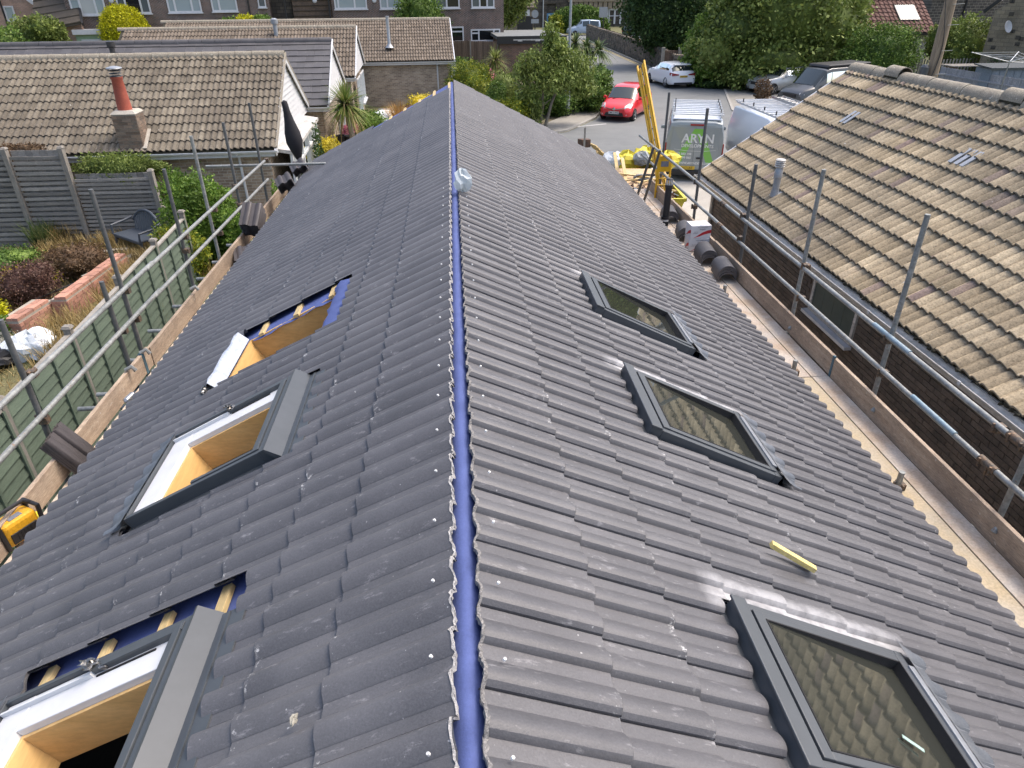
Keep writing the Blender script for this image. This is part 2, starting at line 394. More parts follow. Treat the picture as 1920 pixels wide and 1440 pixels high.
def tiled_slope(parent, O, U, D, cols, tails, length, prof, m, cuts=(), nparts=0, jit=.0012, lift=.017, thick=.012, first_len=None, skip=None, bevel=.004, pname='tile', lastclip=None):
    O, U, D = Vector(O), Vector(U).normalized(), Vector(D).normalized(); N = U.cross(D)
    cover = prof[-1][0]; rp = [(cover-u, z) for (u, z) in reversed(prof)]
    geo = {}
    def G(L):
        if L not in geo:
            V, F, UV = tile_geo(rp, L, thick, bevel); F = F[:, ::-1]
            geo[L] = (V, F, UV)
        return geo[L]
    Pinv = origin(parent).inverted()
    tiles = []
    for k, s in enumerate(tails):
        L = (first_len if (k == 0 and first_len) else length)
        for i in range(cols):
            if skip and skip(i*cover, s): continue
            x0 = i*cover
            cutters = [c for c in cuts if c[0] < x0+cover and c[1] > x0 and c[2] < s and c[3] > s-L]
            al = math.atan(lift/L)+random.uniform(-1, 1)*jit; rz = random.uniform(-1, 1)*jit*2
            yd = (D*math.cos(al)+N*math.sin(al)).normalized(); xd = (U+yd*rz).normalized(); nd = xd.cross(yd)
            p = O+U*(x0+random.uniform(-1, 1)*jit)+D*(s-L+random.uniform(-1, 1)*jit*2)+N*random.uniform(0, jit*1.5)
            M = Matrix(((xd[0], yd[0], nd[0], p[0]), (xd[1], yd[1], nd[1], p[1]), (xd[2], yd[2], nd[2], p[2]), (0, 0, 0, 1)))
            c = p+D*L*.6
            tiles.append(((c-Vector((0, 0, CAMZ))).length, M, L, x0, s, cutters))
    tiles.sort(key=lambda t: t[0])
    VS, FS, US = [], [], []; off = 0; shared = {}
    out = []; np_ = 0
    for (dd, M, L, x0, s, cutters) in tiles:
        V, F, UV = G(L)
        if cutters:
            bm = bmesh.new()
            uvl = bm.loops.layers.uv.new('UVMap')
            bv = [bm.verts.new(v) for v in V]
            for fc in F:
                try: face = bm.faces.new([bv[i] for i in fc])
                except ValueError: continue
                for lp, i in zip(face.loops, fc): lp[uvl].uv = UV[i]
            pieces = []
            for c in cutters:
                xa, xb, sa, sb = c[0]-x0, c[1]-x0, c[2]-(s-L), c[3]-(s-L)
                rect = ((xa, (1, 0, 0), 'in'), )
                # four outside strips
                for planes in ([((xa, 0, 0), (1, 0, 0))], [((xb, 0, 0), (-1, 0, 0))],
                               [((xa, 0, 0), (-1, 0, 0)), ((xb, 0, 0), (1, 0, 0)), ((0, sa, 0), (0, 1, 0))],
                               [((xa, 0, 0), (-1, 0, 0)), ((xb, 0, 0), (1, 0, 0)), ((0, sb, 0), (0, -1, 0))]):
                    b2 = bm.copy()
                    for co, no in planes:
                        bmesh.ops.bisect_plane(b2, geom=b2.verts[:]+b2.edges[:]+b2.faces[:], plane_co=co, plane_no=no, clear_outer=True)
                    if len(b2.faces) > 2: pieces.append(b2)
                    else: b2.free()
                break
            bm.free()
            for b2 in pieces:
                bmesh.ops.triangulate(b2, faces=b2.faces[:])
                me = bpy.data.meshes.new('tile_cut'); b2.to_mesh(me); b2.free()
                if np_ < nparts:
                    me.materials.append(MATS[m]); me.shade_smooth(); me.set_sharp_from_angle(angle=math.radians(27))
                    o = bpy.data.objects.new(pname, me); col.objects.link(o); o.parent = parent; o.matrix_local = Pinv @ M; np_ += 1
                else:
                    v = np.array([M @ x.co for x in me.vertices]); fcs = np.array([[*p.vertices, p.vertices[-1]] for p in me.polygons])
                    out.append((v, [tuple(p.vertices) for p in me.polygons], [tuple(l.uv) for l in me.uv_layers[0].data]))
            continue
        if np_ < nparts:
            if L not in shared:
                me = bpy.data.meshes.new(pname); me.from_pydata(V.tolist(), [], F.tolist()); ul = me.uv_layers.new(name='UVMap')
                ul.data.foreach_set('uv', UV[F.ravel()].astype(np.float32).ravel()); me.materials.append(MATS[m]); me.shade_smooth(); me.set_sharp_from_angle(angle=math.radians(27))
                shared[L] = me
            o = bpy.data.objects.new(pname, shared[L]); col.objects.link(o); o.parent = parent; o.matrix_local = Pinv @ M; np_ += 1
        else:
            A = np.array(M); VS.append(V@A[:3, :3].T+A[:3, 3]); FS.append(F+off); US.append(UV[F.ravel()]); off += len(V)
    if VS:
        o = np_mesh(pname, np.vstack(VS), np.vstack(FS), m, parent, smooth=True, uv=np.vstack(US), kind='stuff')
        o.data.set_sharp_from_angle(angle=math.radians(27))
    if out:
        vs, fs, us, o_ = [], [], [], 0
        for v, f, u in out: vs += v.tolist(); fs += [tuple(i+o_ for i in q) for q in f]; us += u; o_ += len(v)
        mb = MB(); mb.v = vs; mb.f = fs; mb.build('cut_tile', MATS[m], parent, uvs=us, kind='stuff')
    return N

# ------------------------------------------------------------------ palette
new_tile_mat('tile_new', (.077, .077, .083), (.093, .0925, .099))
mat('cut_edge', (.28, .27, .26), .95, (.46, .45, .43), scale=60, fine=200, finevar=.4, bmp=.8, bdist=.004)
mat('cut_edge_dark', (.14, .135, .13), .95, (.27, .26, .25), scale=90, fine=200, finevar=.5, bmp=.8, bdist=.004)
mat('membrane', (.065, .092, .245), .75, (.085, .118, .30), scale=5, fine=90, finevar=.12, bmp=.25, bdist=.004, spec=.35)
mat('membrane_fringe', (.45, .47, .52), .9)
mat('batten', (.50, .36, .16), .75, (.62, .48, .24), scale=3, stretch=(1, .15, 1), fine=60, finevar=.25, bmp=.3, island=.15)
mat('pine', (.56, .34, .125), .45, (.66, .43, .18), scale=2.0, stretch=(1.2, .5, 4), fine=14, finevar=.14, spec=.4, specks=(5, .76, (.22, .10, .035), .8))
mat('frame_grey', (.055, .063, .070), .40, (.063, .071, .079), fine=20, finevar=.05, spec=.5)
mat('lead_apron', (.19, .205, .225), .45, (.25, .265, .285), scale=8, fine=60, finevar=.12, metal=.35, bmp=.2)
mat('white_frame', (.64, .65, .66), .35, (.60, .61, .62), fine=10, finevar=.04)
mat('foam_black', (.012, .012, .013), .9)
mat('dark_inside', (.03, .026, .022), .9)
mat('membrane_white', (.34, .39, .47), .6, (.44, .48, .54), scale=14)
mat('batten_yellow', (.60, .47, .15), .75, (.68, .56, .26), scale=4, stretch=(1, .3, 1), fine=60, finevar=.25)
mat('nail', (.85, .85, .82), .4)
mat('dust_plate', (.50, .51, .52), .7, (.62, .63, .64), scale=14, fine=90, finevar=.25)
glassmat('skylight_glass', (.034, .036, .030), 1.9, wave=.03, rough=.025)
mat('render_wall', (.42, .38, .33), .9)
mat('galv', (.27, .28, .27), .5, (.19, .20, .195), scale=5, stretch=(1, 1, 1), fine=25, finevar=.35, metal=.3, bmp=.05, big=(2.2, (.33, .34, .32), .5), specks=(30, .68, (.20, .12, .07), .7))
mat('galv_blue', (.20, .30, .36), .5, (.27, .33, .36), scale=7, fine=25, finevar=.2, metal=.35)
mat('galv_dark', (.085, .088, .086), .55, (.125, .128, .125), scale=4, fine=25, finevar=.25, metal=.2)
mat('clamp', (.10, .095, .085), .6, (.20, .13, .08), scale=30, fine=60, finevar=.4, metal=.5)
mat('scaf_board', (.33, .25, .18), .85, (.45, .36, .27), scale=2.6, stretch=(7, .6, 7), fine=30, finevar=.45, bmp=.4, island=.1, big=(2.2, (.22, .17, .13), .65), specks=(24, .70, (.5, .46, .4), .6))
mat('ply_deck', (.46, .355, .26), .8, (.54, .44, .335), scale=3, fine=50, finevar=.22, big=(3.0, (.56, .50, .43), .95), bmp=.15)
mat('ply_yellow', (.50, .43, .32), .8, (.50, .40, .25), scale=3, fine=50, finevar=.22)
mat('board_end_blue', (.03, .11, .16), .5)

# ================================================================== OUR BUNGALOW
house = thing('bungalow', 'bungalow under the new dark grey tiles, seen along its ridge, with five roof windows', 'house', (XR, 7.5, 0))
YN, YF = 0.0, 15.0
EAVE_S = {1: 3.66, -1: 3.28}
def rp(side, s, y, off=0.0):
    """point on our roof: side +1 right / -1 left, s down the slope from the apex"""
    return Vector((XR+side*(s*cT+off*sT), y, ZR-s*sT+off*cT))
# walls (hollow) and floor inside
b = MB()
xw = 2.95
for sx in (-1, 1): b.bbox((XR+sx*xw-.12, -1.6, .003), (XR+sx*xw+.12, 15.2, 2.50))
b.build('wall', 'render_wall', house)
part('gable_wall', 'render_wall', house, lambda b: b.prism([(XR-2.80, 15.06, .003), (XR+2.80, 15.06, .003), (XR+2.80, 15.06, 2.72), (XR, 15.06, ZR-.16), (XR-2.80, 15.06, 2.72)], (0, .12, 0)))
part('gable_wall', 'render_wall', house, lambda b: b.prism([(XR-2.80, -1.55, .003), (XR+2.80, -1.55, .003), (XR+2.80, -1.55, 2.72), (XR, -1.55, ZR-.16), (XR-2.80, -1.55, 2.72)], (0, .12, 0)))
part('attic_floor', 'dark_inside', house, lambda b: b.bbox((XR-2.80, -1.4, 2.05), (XR+2.80, 15.0, 2.25)))
# window openings (y0, y1, s0, s1)
WR = [(1.18, 1.90, 1.165, 2.125), (3.13, 3.885, 1.165, 2.12), (4.81, 5.56, 1.165, 2.12)]
WL = [(1.16, 1.99, 1.16, 2.18), (3.09, 3.93, 1.14, 2.12), (4.66, 5.50, 1.14, 2.08)]
def sheet(side, name, m, off, s0, s1, y0, y1, holes, parent, th=.006, **k):
    ys = sorted({y0, y1, *[h[0] for h in holes], *[h[1] for h in holes]}); b = MB()
    for ya, yb in zip(ys[:-1], ys[1:]):
        segs = [(s0, s1)]
        for h in holes:
            if h[0] < yb-1e-6 and h[1] > ya+1e-6:
                segs = [(s0, h[2]), (h[3], s1)]
        for (sa, sb) in segs:
            n = rp(side, 0, 0, 1)-rp(side, 0, 0)
            b.prism([rp(side, sa, ya, off), rp(side, sb, ya, off), rp(side, sb, yb, off), rp(side, sa, yb, off)], n*-th)
    return b.build(name, m, parent, **k)
sheet(1, 'underlay', 'membrane', -.048, .02, 3.6, -1.4, 15.22, WR, house)
sheet(-1, 'underlay', 'membrane', -.048, .02, 3.22, -1.4, 15.28, WL, house)
# ridge membrane: a soft blue roll laid along the apex between the cut tiles
b = MB(); n = 120; rows = []
for i in range(n+1):
    y = -.3+(15.25+.3)*i/n; wob = .004*math.sin(y*9)+.004*math.sin(y*23+1)
    ring = []
    for k in range(9):
        a = (k-4)/4; ring.append((XR+a*.068+wob*.4, y, ZR-.034-.03*abs(a)**1.6*1.6-.016*max(0, abs(a)-.5)+wob*.5*(1-abs(a))))
    rows.append(ring)
vs = [p for r in rows for p in r]; fs = [(i*9+k, i*9+k+1, (i+1)*9+k+1, (i+1)*9+k) for i in range(n) for k in range(8)]
b.add(vs, fs).build('ridge_membrane', 'membrane', house, smooth=True)
# tiles
PROF = [(0.0, .006)]+dr_profile(.3, .027, rollw=.64)[1:]
gR, gL = .3517, .3475
slopeR = bpy.data.objects.new('roof_slope', None); col.objects.link(slopeR); slopeR.parent = house; slopeR['label'] = 'lighter right-hand tile slope with three glazed roof windows'
slopeL = bpy.data.objects.new('roof_slope', None); col.objects.link(slopeL); slopeL.parent = house; slopeL['label'] = 'left-hand tile slope with two open window frames and a bare opening'
YR0 = 1.031-.085-.3*3; ncR = int(round((15.25-YR0)/.3))
Ytop = YR0+.3*ncR
cutR = [(Ytop-w[1]-.012, Ytop-w[0]+.012, w[2]-.02, w[3]+.06) for w in WR]
tailsR = [.50+gR*k for k in range(10)]
tiled_slope(slopeR, rp(1, 0, Ytop), (0, -1, 0), rp(1, 1, 0)-rp(1, 0, 0), ncR, tailsR, .42, PROF, 'tile_new', cutR, 150, first_len=.462,
            skip=lambda x, s: False)
YL0 = 1.36+.1-.3*5
ncL = int((15.0-YL0)/.3)
cutL = [(w[0]-.055-YL0, w[1]+.012-YL0, w[2]-.135, w[3]+.05) for w in WL]
cutL[0] = (WL[0][0]-.055-YL0, WL[0][1]+.19-YL0, WL[0][2]-.135, WL[0][3]+.05)   # bare strip with battens beside the near window
cutL[2] = (WL[2][0]+.02-YL0, WL[2][1]+.17-YL0, 1.0, 2.12)
tailsL = [.50+gL*k for k in range(9)]
tiled_slope(slopeL, rp(-1, 0, YL0), (0, 1, 0), rp(-1, 1, 0)-rp(-1, 0, 0), ncL, tailsL, .42, PROF, 'tile_new', cutL, 150, first_len=.462,
            skip=lambda x, s: (x+YL0 > 14.15 and s < 1.9) or (x+YL0 > 13.8 and s < .6))
# broken cut edges of the ridge tiles
def cut_strip(side, ys, steep_far, m, wd):
    b = MB(); y = ys; k = 0; vs = []; rows = 0
    pr = PROF; cover = .3
    y = ys; 
    while y < (14.1 if side < 0 else 15.2):
        u = ((y-ys) % cover); u = cover-u if steep_far else u
        z = np.interp(u, [p[0] for p in pr], [p[1] for p in pr])
        s_in = .038+random.uniform(-.004, .004); s_out = s_in+wd*random.uniform(.6, 1.4)
        ring = [rp(side, s_in, y, z+.002+random.uniform(-.001, .002)), rp(side, s_out, y, z+.0042+random.uniform(0, .0015)), rp(side, s_in+.004, y, z-.014+random.uniform(-.003, .003))]
        vs += ring; rows += 1
        y += .012
    fs = []
    for i in range(rows-1): fs += [(i*3, i*3+1, i*3+4, i*3+3), (i*3, i*3+3, i*3+5, i*3+2)]
    return b.add(vs, fs).build('cut_tile_edge', m, house)
cut_strip(1, YR0, False, 'cut_edge_dark', .010); cut_strip(-1, YL0, True, 'cut_edge', .0065)
# nails of the ridge course: bright heads
def nails(side, y0, n):
    b = MB()
    for i in range(n):
        y = y0+.3*i; p = rp(side, .105, y, .034); nn = (rp(side, 0, 0, 1)-rp(side, 0, 0)).normalized()
        b.tube([p-nn*.004, p+nn*.004], .0052, 8)
    return b
nails(1, 1.031-.6, 22).build('nail_heads', 'nail', slopeR, kind='stuff'); nails(-1, 1.06-.6, 22).build('nail_heads', 'nail', slopeL, kind='stuff')
# battens where the tiles are missing
def battens(ss, y0, y1, side=-1, parent=house):
    for s in ss:
        n = (rp(side, 0, 0, 1)-rp(side, 0, 0)).normalized()
        part('batten', 'batten', parent, lambda b: b.beam(rp(side, s, y0, -.028), rp(side, s, y1, -.028), .048, .025, up=n))
battens([1.18, 1.50, 1.835, 2.17], 1.985, 2.22); battens([1.22, 1.58, 1.94], 5.47, 5.70)
battens([.07, .42, .77, 1.12, 1.46], 13.6, 15.28)
b = MB()
for s in ():      # crumpled tile clips showing in the open opening
    b.blob(rp(-1, s, 5.50, .0), (.035, .03, .012), 8, .4)

# fascia + soffit + gutterless eaves board
for side, s in ((1, 3.56), (-1, 3.18)):
    p = rp(side, s, 0); part('fascia', 'render_wall', house, lambda b: b.bbox((p.x-.015, -1.4, p.z-.24), (p.x+.015, 15.2, p.z-.05)))

# ---- roof windows
def slope_box(b, side, s0, s1, y0, y1, z0, z1):
    P = [rp(side, s0, y0, z0), rp(side, s1, y0, z0), rp(side, s1, y1, z0), rp(side, s0, y1, z0)]
    n = (rp(side, 0, 0, 1)-rp(side, 0, 0))*(z1-z0)
    if side < 0: P = P[::-1]
    return b.prism(P, n)
def ring(b, side, s0, s1, y0, y1, w4, z0, z1):
    """frame ring; w4 = widths (head, foot, near, far)"""
    h, f, a, c = w4
    slope_box(b, side, s0, s0+h, y0, y1, z0, z1); slope_box(b, side, s1-f, s1, y0, y1, z0, z1)
    slope_box(b, side, s0+h, s1-f, y0, y0+a, z0, z1-.0015); slope_box(b, side, s0+h, s1-f, y1-c, y1, z0, z1-.0015)
    return b
def shaft(win, side, s0, s1, y0, y1, m, z0=-.5, z1=-.06, t=.02, name='reveal'):
    b = MB(); slope_box(b, side, s0-t, s0, y0-t, y1+t, z0, z1); slope_box(b, side, s1, s1+t, y0-t, y1+t, z0, z1)
    slope_box(b, side, s0, s1, y0-t, y0, z0, z1-.001); slope_box(b, side, s0, s1, y1, y1+t, z0, z1-.001)
    return b.build(name, m, win)
def apron(win, side, s, y0, y1, name='apron'):
    """pleated lead-grey apron over the tiles below the window"""
    b = MB(); N = 160; vs = []; js = [0, .3, .6, 1]
    for i in range(N+1):
        y = y0+(y1-y0)*i/N; u = ((y-(YR0 if side > 0 else YL0)) % .3)
        if side < 0: u = .3-u
        z = float(np.interp(u, [p[0] for p in PROF], [p[1] for p in PROF]))
        for j in js:
            pl = .0035*(1 if i % 2 else -1)*min(1, j*2)
            vs.append(rp(side, s+.15*j, y, .035*(1-j)**2+.034+.026*(1-j)+(z*.95+.012)*j+pl))
    m = len(js); fs = [(i*m+k, i*m+k+1, (i+1)*m+k+1, (i+1)*m+k) for i in range(N) for k in range(m-1)]
    return b.add(vs, fs).build(name, 'lead_apron', win)
def on_roof_late(px, py, off=.062):
    d = Vector(_ray(px, py)); n = rp(1, 0, 0, 1)-rp(1, 0, 0); p0 = rp(1, 0, 0, off)-Vector((0, 0, CAMZ)); t = n.dot(p0)/n.dot(d); return d*t+Vector((0, 0, CAMZ))
def glazed(side, w, label):
    y0, y1, s0, s1 = w; win = bpy.data.objects.new('roof_window', None); col.objects.link(win); win.parent = house; win.location = rp(side, (s0+s1)/2, (y0+y1)/2)-house.location; win['label'] = label
    # gutter flashing round the frame
    b = MB(); ring(b, side, s0-.03, s1, y0-.012, y1+.012, (.035, .01, .016, .016), -.03, .014); b.build('flashing', 'frame_grey', win)
    b = MB(); ring(b, side, s0, s1-.01, y0+.012, y1-.012, (.075, .050, .036, .036), -.04, .075); b.build('frame', 'frame_grey', win, bevel=.004)
    b = MB(); ring(b, side, s0+.083, s1-.040, y0+.050, y1-.050, (.050, .045, .034, .034), -.02, .083); b.build('sash', 'frame_grey', win, bevel=.003)
    b = MB(); slope_box(b, side, s0-.012, s0+.062, y0+.004, y1-.004, .0755, .088); b.build('hood', 'frame_grey', win, bevel=.004)
    b = MB(); ring(b, side, s0+.133, s1-.085, y0+.084, y1-.084, (.006, .006, .006, .006), .02, .0845); b.build('gasket', 'foam_black', win)
    b = MB(); b.prism([rp(side, s0+.139, y0+.090, .072), rp(side, s1-.091, y0+.090, .030), rp(side, s1-.091, y1-.090, .030), rp(side, s0+.139, y1-.090, .072)], (rp(side, 0, 0, 1)-rp(side, 0, 0))*.006); b.build('pane', 'skylight_glass', win)
    b = MB(); slope_box(b, side, s1-.052, s1-.016, y0+.10, y1-.10, .078, .092); b.build('bottom_cover', 'lead_apron', win, bevel=.002)
    apron(win, side, s1-.02, y0-.02, y1+.06)
    return win
glazed(1, WR[0], 'nearest glazed roof window on the right slope')
glazed(1, WR[1], 'middle glazed roof window on the right slope')
glazed(1, WR[2], 'farthest glazed roof window on the right slope')
pa, pb = on_roof_late(1692, 1380), on_roof_late(1733, 1408)
mat('film_mint', (.36, .52, .45), .4)
MB().beam(pa, pb, .016, .002, up=(rp(1, 0, 0, 1)-rp(1, 0, 0))).build('film_strip', 'film_mint', house)
# dusty cut slips lying along the far side of the two nearer windows
def dusty(w, s0, s1, wd=.07, amp=1):
    y1 = w[1]; b = MB(); N = 60; vs = []
    for i in range(N+1):
        s = s0+(s1-s0)*i/N; stp = ((s-.5) % gR)/gR
        lift = .024+.022*stp
        for j, q in enumerate((0, .35, .7, 1)):
            yy = y1+.014+wd*q+(.006*math.sin(s*31+j) if q else 0)
            u = ((yy-YR0) % .3); z = float(np.interp(u, [p[0] for p in PROF], [p[1] for p in PROF]))
            vs.append(rp(1, s, yy, z+lift+.004+(.02*(1-q) if j < 1 else 0)))
    fs = [(i*4+k, i*4+k+1, (i+1)*4+k+1, (i+1)*4+k) for i in range(N) for k in range(3)]
    b.add(vs, fs).build('dusty_side_flashing', 'dust_plate', house)


def open_frame(side, w, label, sticker=True):
    y0, y1, s0, s1 = w; win = bpy.data.objects.new('roof_window', None); col.objects.link(win); win.parent = house; win.location = rp(side, (s0+s1)/2, (y0+y1)/2)-house.location; win['label'] = label
    b = MB(); ring(b, side, s0-.04, s1+.02, y0-.05, y1+.012, (.05, .04, .06, .016), -.03, .012); b.build('flashing', 'frame_grey', win)
    # head: high sloping cover with a gutter behind it
    def cover(b):
        n = 1
        b.prism([rp(side, s0-.062, y0-.03, .006), rp(side, s0-.02, y0-.03, .012), rp(side, s0+.014, y0-.03, .098), rp(side, s0+.002, y0-.03, .10)], Vector((0, y1-y0+.05, 0)))
    part('head_cover', 'frame_grey', win, cover)
    b = MB(); slope_box(b, side, s0-.175, s0-.055, y0-.06, y1+.01, .010, .016); slope_box(b, side, s0-.10, s0-.088, y0-.05, y1+.005, .0165, .022); b.build('back_gutter', 'frame_grey', win)
    b = MB(); ring(b, side, s0, s1, y0, y1, (.06, .012, .030, .022), -.05, .085); b.build('frame', 'frame_grey', win, bevel=.003)
    b = MB(); slope_box(b, side, s0+.066, s0+.105, y0+.03, y1-.03, .02, .092); b.build('head_hood', 'frame_grey', win, bevel=.003)
    b = MB(); slope_box(b, side, s0+.06, s0+.52, y1-.062, y1-.0225, .0, .09); b.build('side_cover', 'frame_grey', win, bevel=.002); b = MB(); slope_box(b, side, s0+.06, s0+.52, y0+.0305, y0+.055, .0, .09); b.build('side_cover', 'frame_grey', win, bevel=.002)
    b = MB(); ring(b, side, s0+.11, s1-.015, y0+.031, y1-.024, (.01, .15, .03, .165), -.10, .062); b.build('inner_frame', 'white_frame', win, bevel=.004)
    b = MB(); slope_box(b, side, s0+.52, s1-.02, y1-.075, y1-.0645, .0585, .082); b.build('groove_strip', 'white_frame', win)
    b = MB(); slope_box(b, side, s0+.20, s0+.50, y1-.083, y1-.075, .0585, .066); b.build('slot', 'foam_black', win)
    b = MB(); ring(b, side, s0+.125, s1-.166, y0+.064, y1-.190, (.016, .016, .016, .016), -.17, .03); b.build('pine_lining', 'pine', win, bevel=.002)
    # hinge with torn foil
    b = MB(); c = rp(side, s0+.50, y1-.05, .095)
    for i in range(9): b.blob(c+Vector((random.uniform(-.05, .05), random.uniform(-.02, .02), random.uniform(-.004, .01))), (.02, .016, .008), 7, .6)
    b.build('hinge', 'foil', win)
    if sticker:
        c = rp(side, s1-.07, y0+.17, .0595)
        b = MB(); b.tube([c, c+(rp(side, 0, 0, 1)-rp(side, 0, 0))*.0015], .028, 14); b.build('sticker', 'sticker_grey', win)
    apron(win, side, s1-.01, y0-.03, y1+.02)
    return win
mat('foil', (.30, .30, .29), .3, (.12, .11, .10), scale=60, fine=90, finevar=.5, metal=.8)
mat('sticker_grey', (.45, .46, .47), .5, (.25, .26, .28), scale=50)
open_frame(-1, WL[0], 'nearest open roof window frame on the left slope, white with pine lining')
open_frame(-1, WL[1], 'second open roof window frame on the left slope, white with pine lining')
# bare opening: pine trimmed shaft, blue membrane turned down
win = bpy.data.objects.new('roof_opening', None); col.objects.link(win); win.parent = house; win.location = rp(-1, 1.6, 5.1)-house.location; win['label'] = 'bare roof opening with pine trimmers and torn blue membrane'
y0, y1, s0, s1 = WL[2]
b = MB(); ring(b, -1, s0, s1, y0, y1, (.02, .02, .02, .02), -.30, -.035); b.build('pine_trimmer', 'pine', win)
# loose membrane flaps
def flap(pts, name, m):
    b = MB(); b.add(pts, [(0, 1, 2, 3)]) if len(pts) == 4 else b.add(pts, [tuple(range(len(pts)))]); return b.build(name, m, win)
N = 16; vs = []; 
for i in range(N+1):
    s = .98+1.06*i/N
    vs += [rp(-1, s, y1+.19, -.042), rp(-1, s, y1+.01, -.036+.004*math.sin(s*20)), rp(-1, s, y1-.045+.012*math.sin(s*13)+.01*math.sin(s*37), -.034-.02*abs(math.sin(s*9)))]
MB().add(vs, [(i*3+k, i*3+k+1, i*3+k+4, i*3+k+3) for i in range(N) for k in range(2)]).build('membrane_flap', 'membrane', win, smooth=True)
vs = []
for i in range(9):
    y = y0+.02+(y1-y0+.06)*i/8
    vs += [rp(-1, s0-.14, y, .0), rp(-1, s0-.03, y, .018+.01*math.sin(i)), rp(-1, s0+.045+.015*math.sin(i*1.7), y, -.01-.02*(i % 2))]
MB().add(vs, [(i*3+k, i*3+k+3, i*3+k+4, i*3+k+1) for i in range(8) for k in range(2)]).build('membrane_flap', 'membrane', win, smooth=True)
vs = []
for i in range(13):     # white underside of the membrane folded over the foot
    y = y0-.04+(y1-y0+.03)*i/12; wd = .015+.022*math.sin(i/12*PI)+.008*math.sin(i*1.9)
    vs += [rp(-1, s1-.01, y, -.02), rp(-1, s1+.02, y, .055), rp(-1, s1+.02+wd, y, .082+.006*math.sin(i*1.3)), rp(-1, s1+.05+wd, y, .062)]
MB().add(vs, [(i*4+k, i*4+k+4, i*4+k+5, i*4+k+1) for i in range(12) for k in range(3)]).build('membrane_underside', 'membrane_white', win, smooth=True)
b = MB()
for i in range(14): b.blob(rp(-1, s1+.06+random.uniform(-.01, .04), y0-.05+random.uniform(-.05, .06), .05), (.02, .02, .012), 7, .6)
b.build('torn_foil', 'foil', win)
# timber offcut, bag, mortar crumb
o = MB(); a = gz(1440, 1013, 3.62); 
def on_roof(px, py, side, off):
    d = Vector(_ray(px, py)); n = rp(side, 0, 0, 1)-rp(side, 0, 0); p0 = rp(side, 0, 0, off)-Vector((0, 0, CAMZ)); t = n.dot(p0)/n.dot(d); return d*t+Vector((0, 0, CAMZ))
pa, pb = on_roof(1446, 1020, 1, .072), on_roof(1528, 1068, 1, .066)
nn = (rp(1, 0, 0, 1)-rp(1, 0, 0))
o.beam(pa, pb, .036, .026, up=nn).build('timber_offcut', 'batten_yellow', None, bevel=.002, label='short yellowish batten offcut lying on the right tile slope', cat='timber')
mat('mortar', (.36, .34, .28), .95, (.25, .24, .2), scale=40)
c = on_roof(551, 1348, -1, .05); MB().blob(c, (.012, .022, .008), 8, .4).build('mortar_crumb', 'mortar', None, label='small crumb of mortar on the left tiles near the camera', cat='debris')
# ================================================================== SCAFFOLDS
def clamp(b, p, ax):
    p = Vector(p); b.box(p, (.075, .06, .06)); b.tube([p+Vector((-.055, 0, -.03)), p+Vector((-.055, 0, .05))], .012, 6); b.tube([p+Vector((.0, -.05, .02)), p+Vector((.0, .055, .02))], .014, 6)
def pole(sc_, p0, p1, m='galv', name='pole', r=.0242):
    return part(name, m, sc_, lambda b: b.tube([p0, p1], r, 10), smooth='auto')
# --- left
sl = thing('scaffold', 'tube scaffold with toe boards along the left eave beside the green fence', 'scaffold', (-3.4, 8, 0), group='scaffolds along both eaves')
XL = -3.60; RZ1, RZ2 = 3.20, 2.86
for (px, py, zb) in [(467, 193, .3), (418, 230, .3), (358, 255, .3), (307, 317, .3), (170, 355, .3), (190, 528, .3), (0, 600, .3)]:
    t = gx(px, py, XL-.05 if (px, py) != (190, 528) else XL-.03)
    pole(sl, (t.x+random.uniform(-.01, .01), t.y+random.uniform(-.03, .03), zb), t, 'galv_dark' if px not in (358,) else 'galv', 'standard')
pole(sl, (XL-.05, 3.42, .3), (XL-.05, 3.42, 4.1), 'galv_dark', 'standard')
for (z, m) in ((RZ1, 'galv'), (RZ2, 'galv')):
    ya, yb = (1.2, 7.9), (7.7, 13.5)
    pole(sl, (XL, ya[0], z), (XL, ya[1], z+.006), m, 'guard_rail'); pole(sl, (XL+.005, yb[0], z-.002), (XL+.0, yb[1], z-.06), m, 'guard_rail')
pole(sl, (XL-1.0, 13.25, 3.12), (XL+1.15, 13.35, 3.10), 'galv', 'cross_rail')
for k, (px, py) in enumerate([(237, 545), (257, 598), (60, 700), (83, 787), (402, 393), (413, 437), (443, 350), (452, 385), (350, 470), (232, 620), (500, 300), (347, 444)]):
    p = gx(px, py, XL-.02); part('coupler', 'clamp', sl, lambda b: clamp(b, p, 0))
for i, (ya, yb) in enumerate([(.6, 3.15), (3.16, 6.98), (7.0, 10.9), (10.92, 14.3)]):
    dz = [0, .012, -.006, .0][i]; part('toe_board', 'scaf_board', sl, lambda b: b.bbox((-3.512+.003*i, ya, 2.335+dz), (-3.474+.003*i, yb, 2.56+dz)), bevel=.003)
    part('deck_board', 'ply_deck' if i else 'ply_yellow', sl, lambda b: b.bbox((-3.466, ya, 2.285), (-3.241, yb, 2.323)))
    part('deck_board', 'scaf_board', sl, lambda b: b.bbox((-3.232, ya, 2.285), (-3.01, yb, 2.321)))
part('board_end_band', 'board_end_blue', sl, lambda b: b.bbox((-3.516, 6.78, 2.34), (-3.466, 6.83, 2.575)))
for (px, py) in [(147, 767), (182, 740), (278, 621), (324, 575), (369, 523), (398, 492), (425, 460), (243, 676)]:
    p = gz(px, py, 2.256); pole(sl, (p.x, p.y, 2.256), (-3.1, p.y, 2.256), 'galv', 'transom')
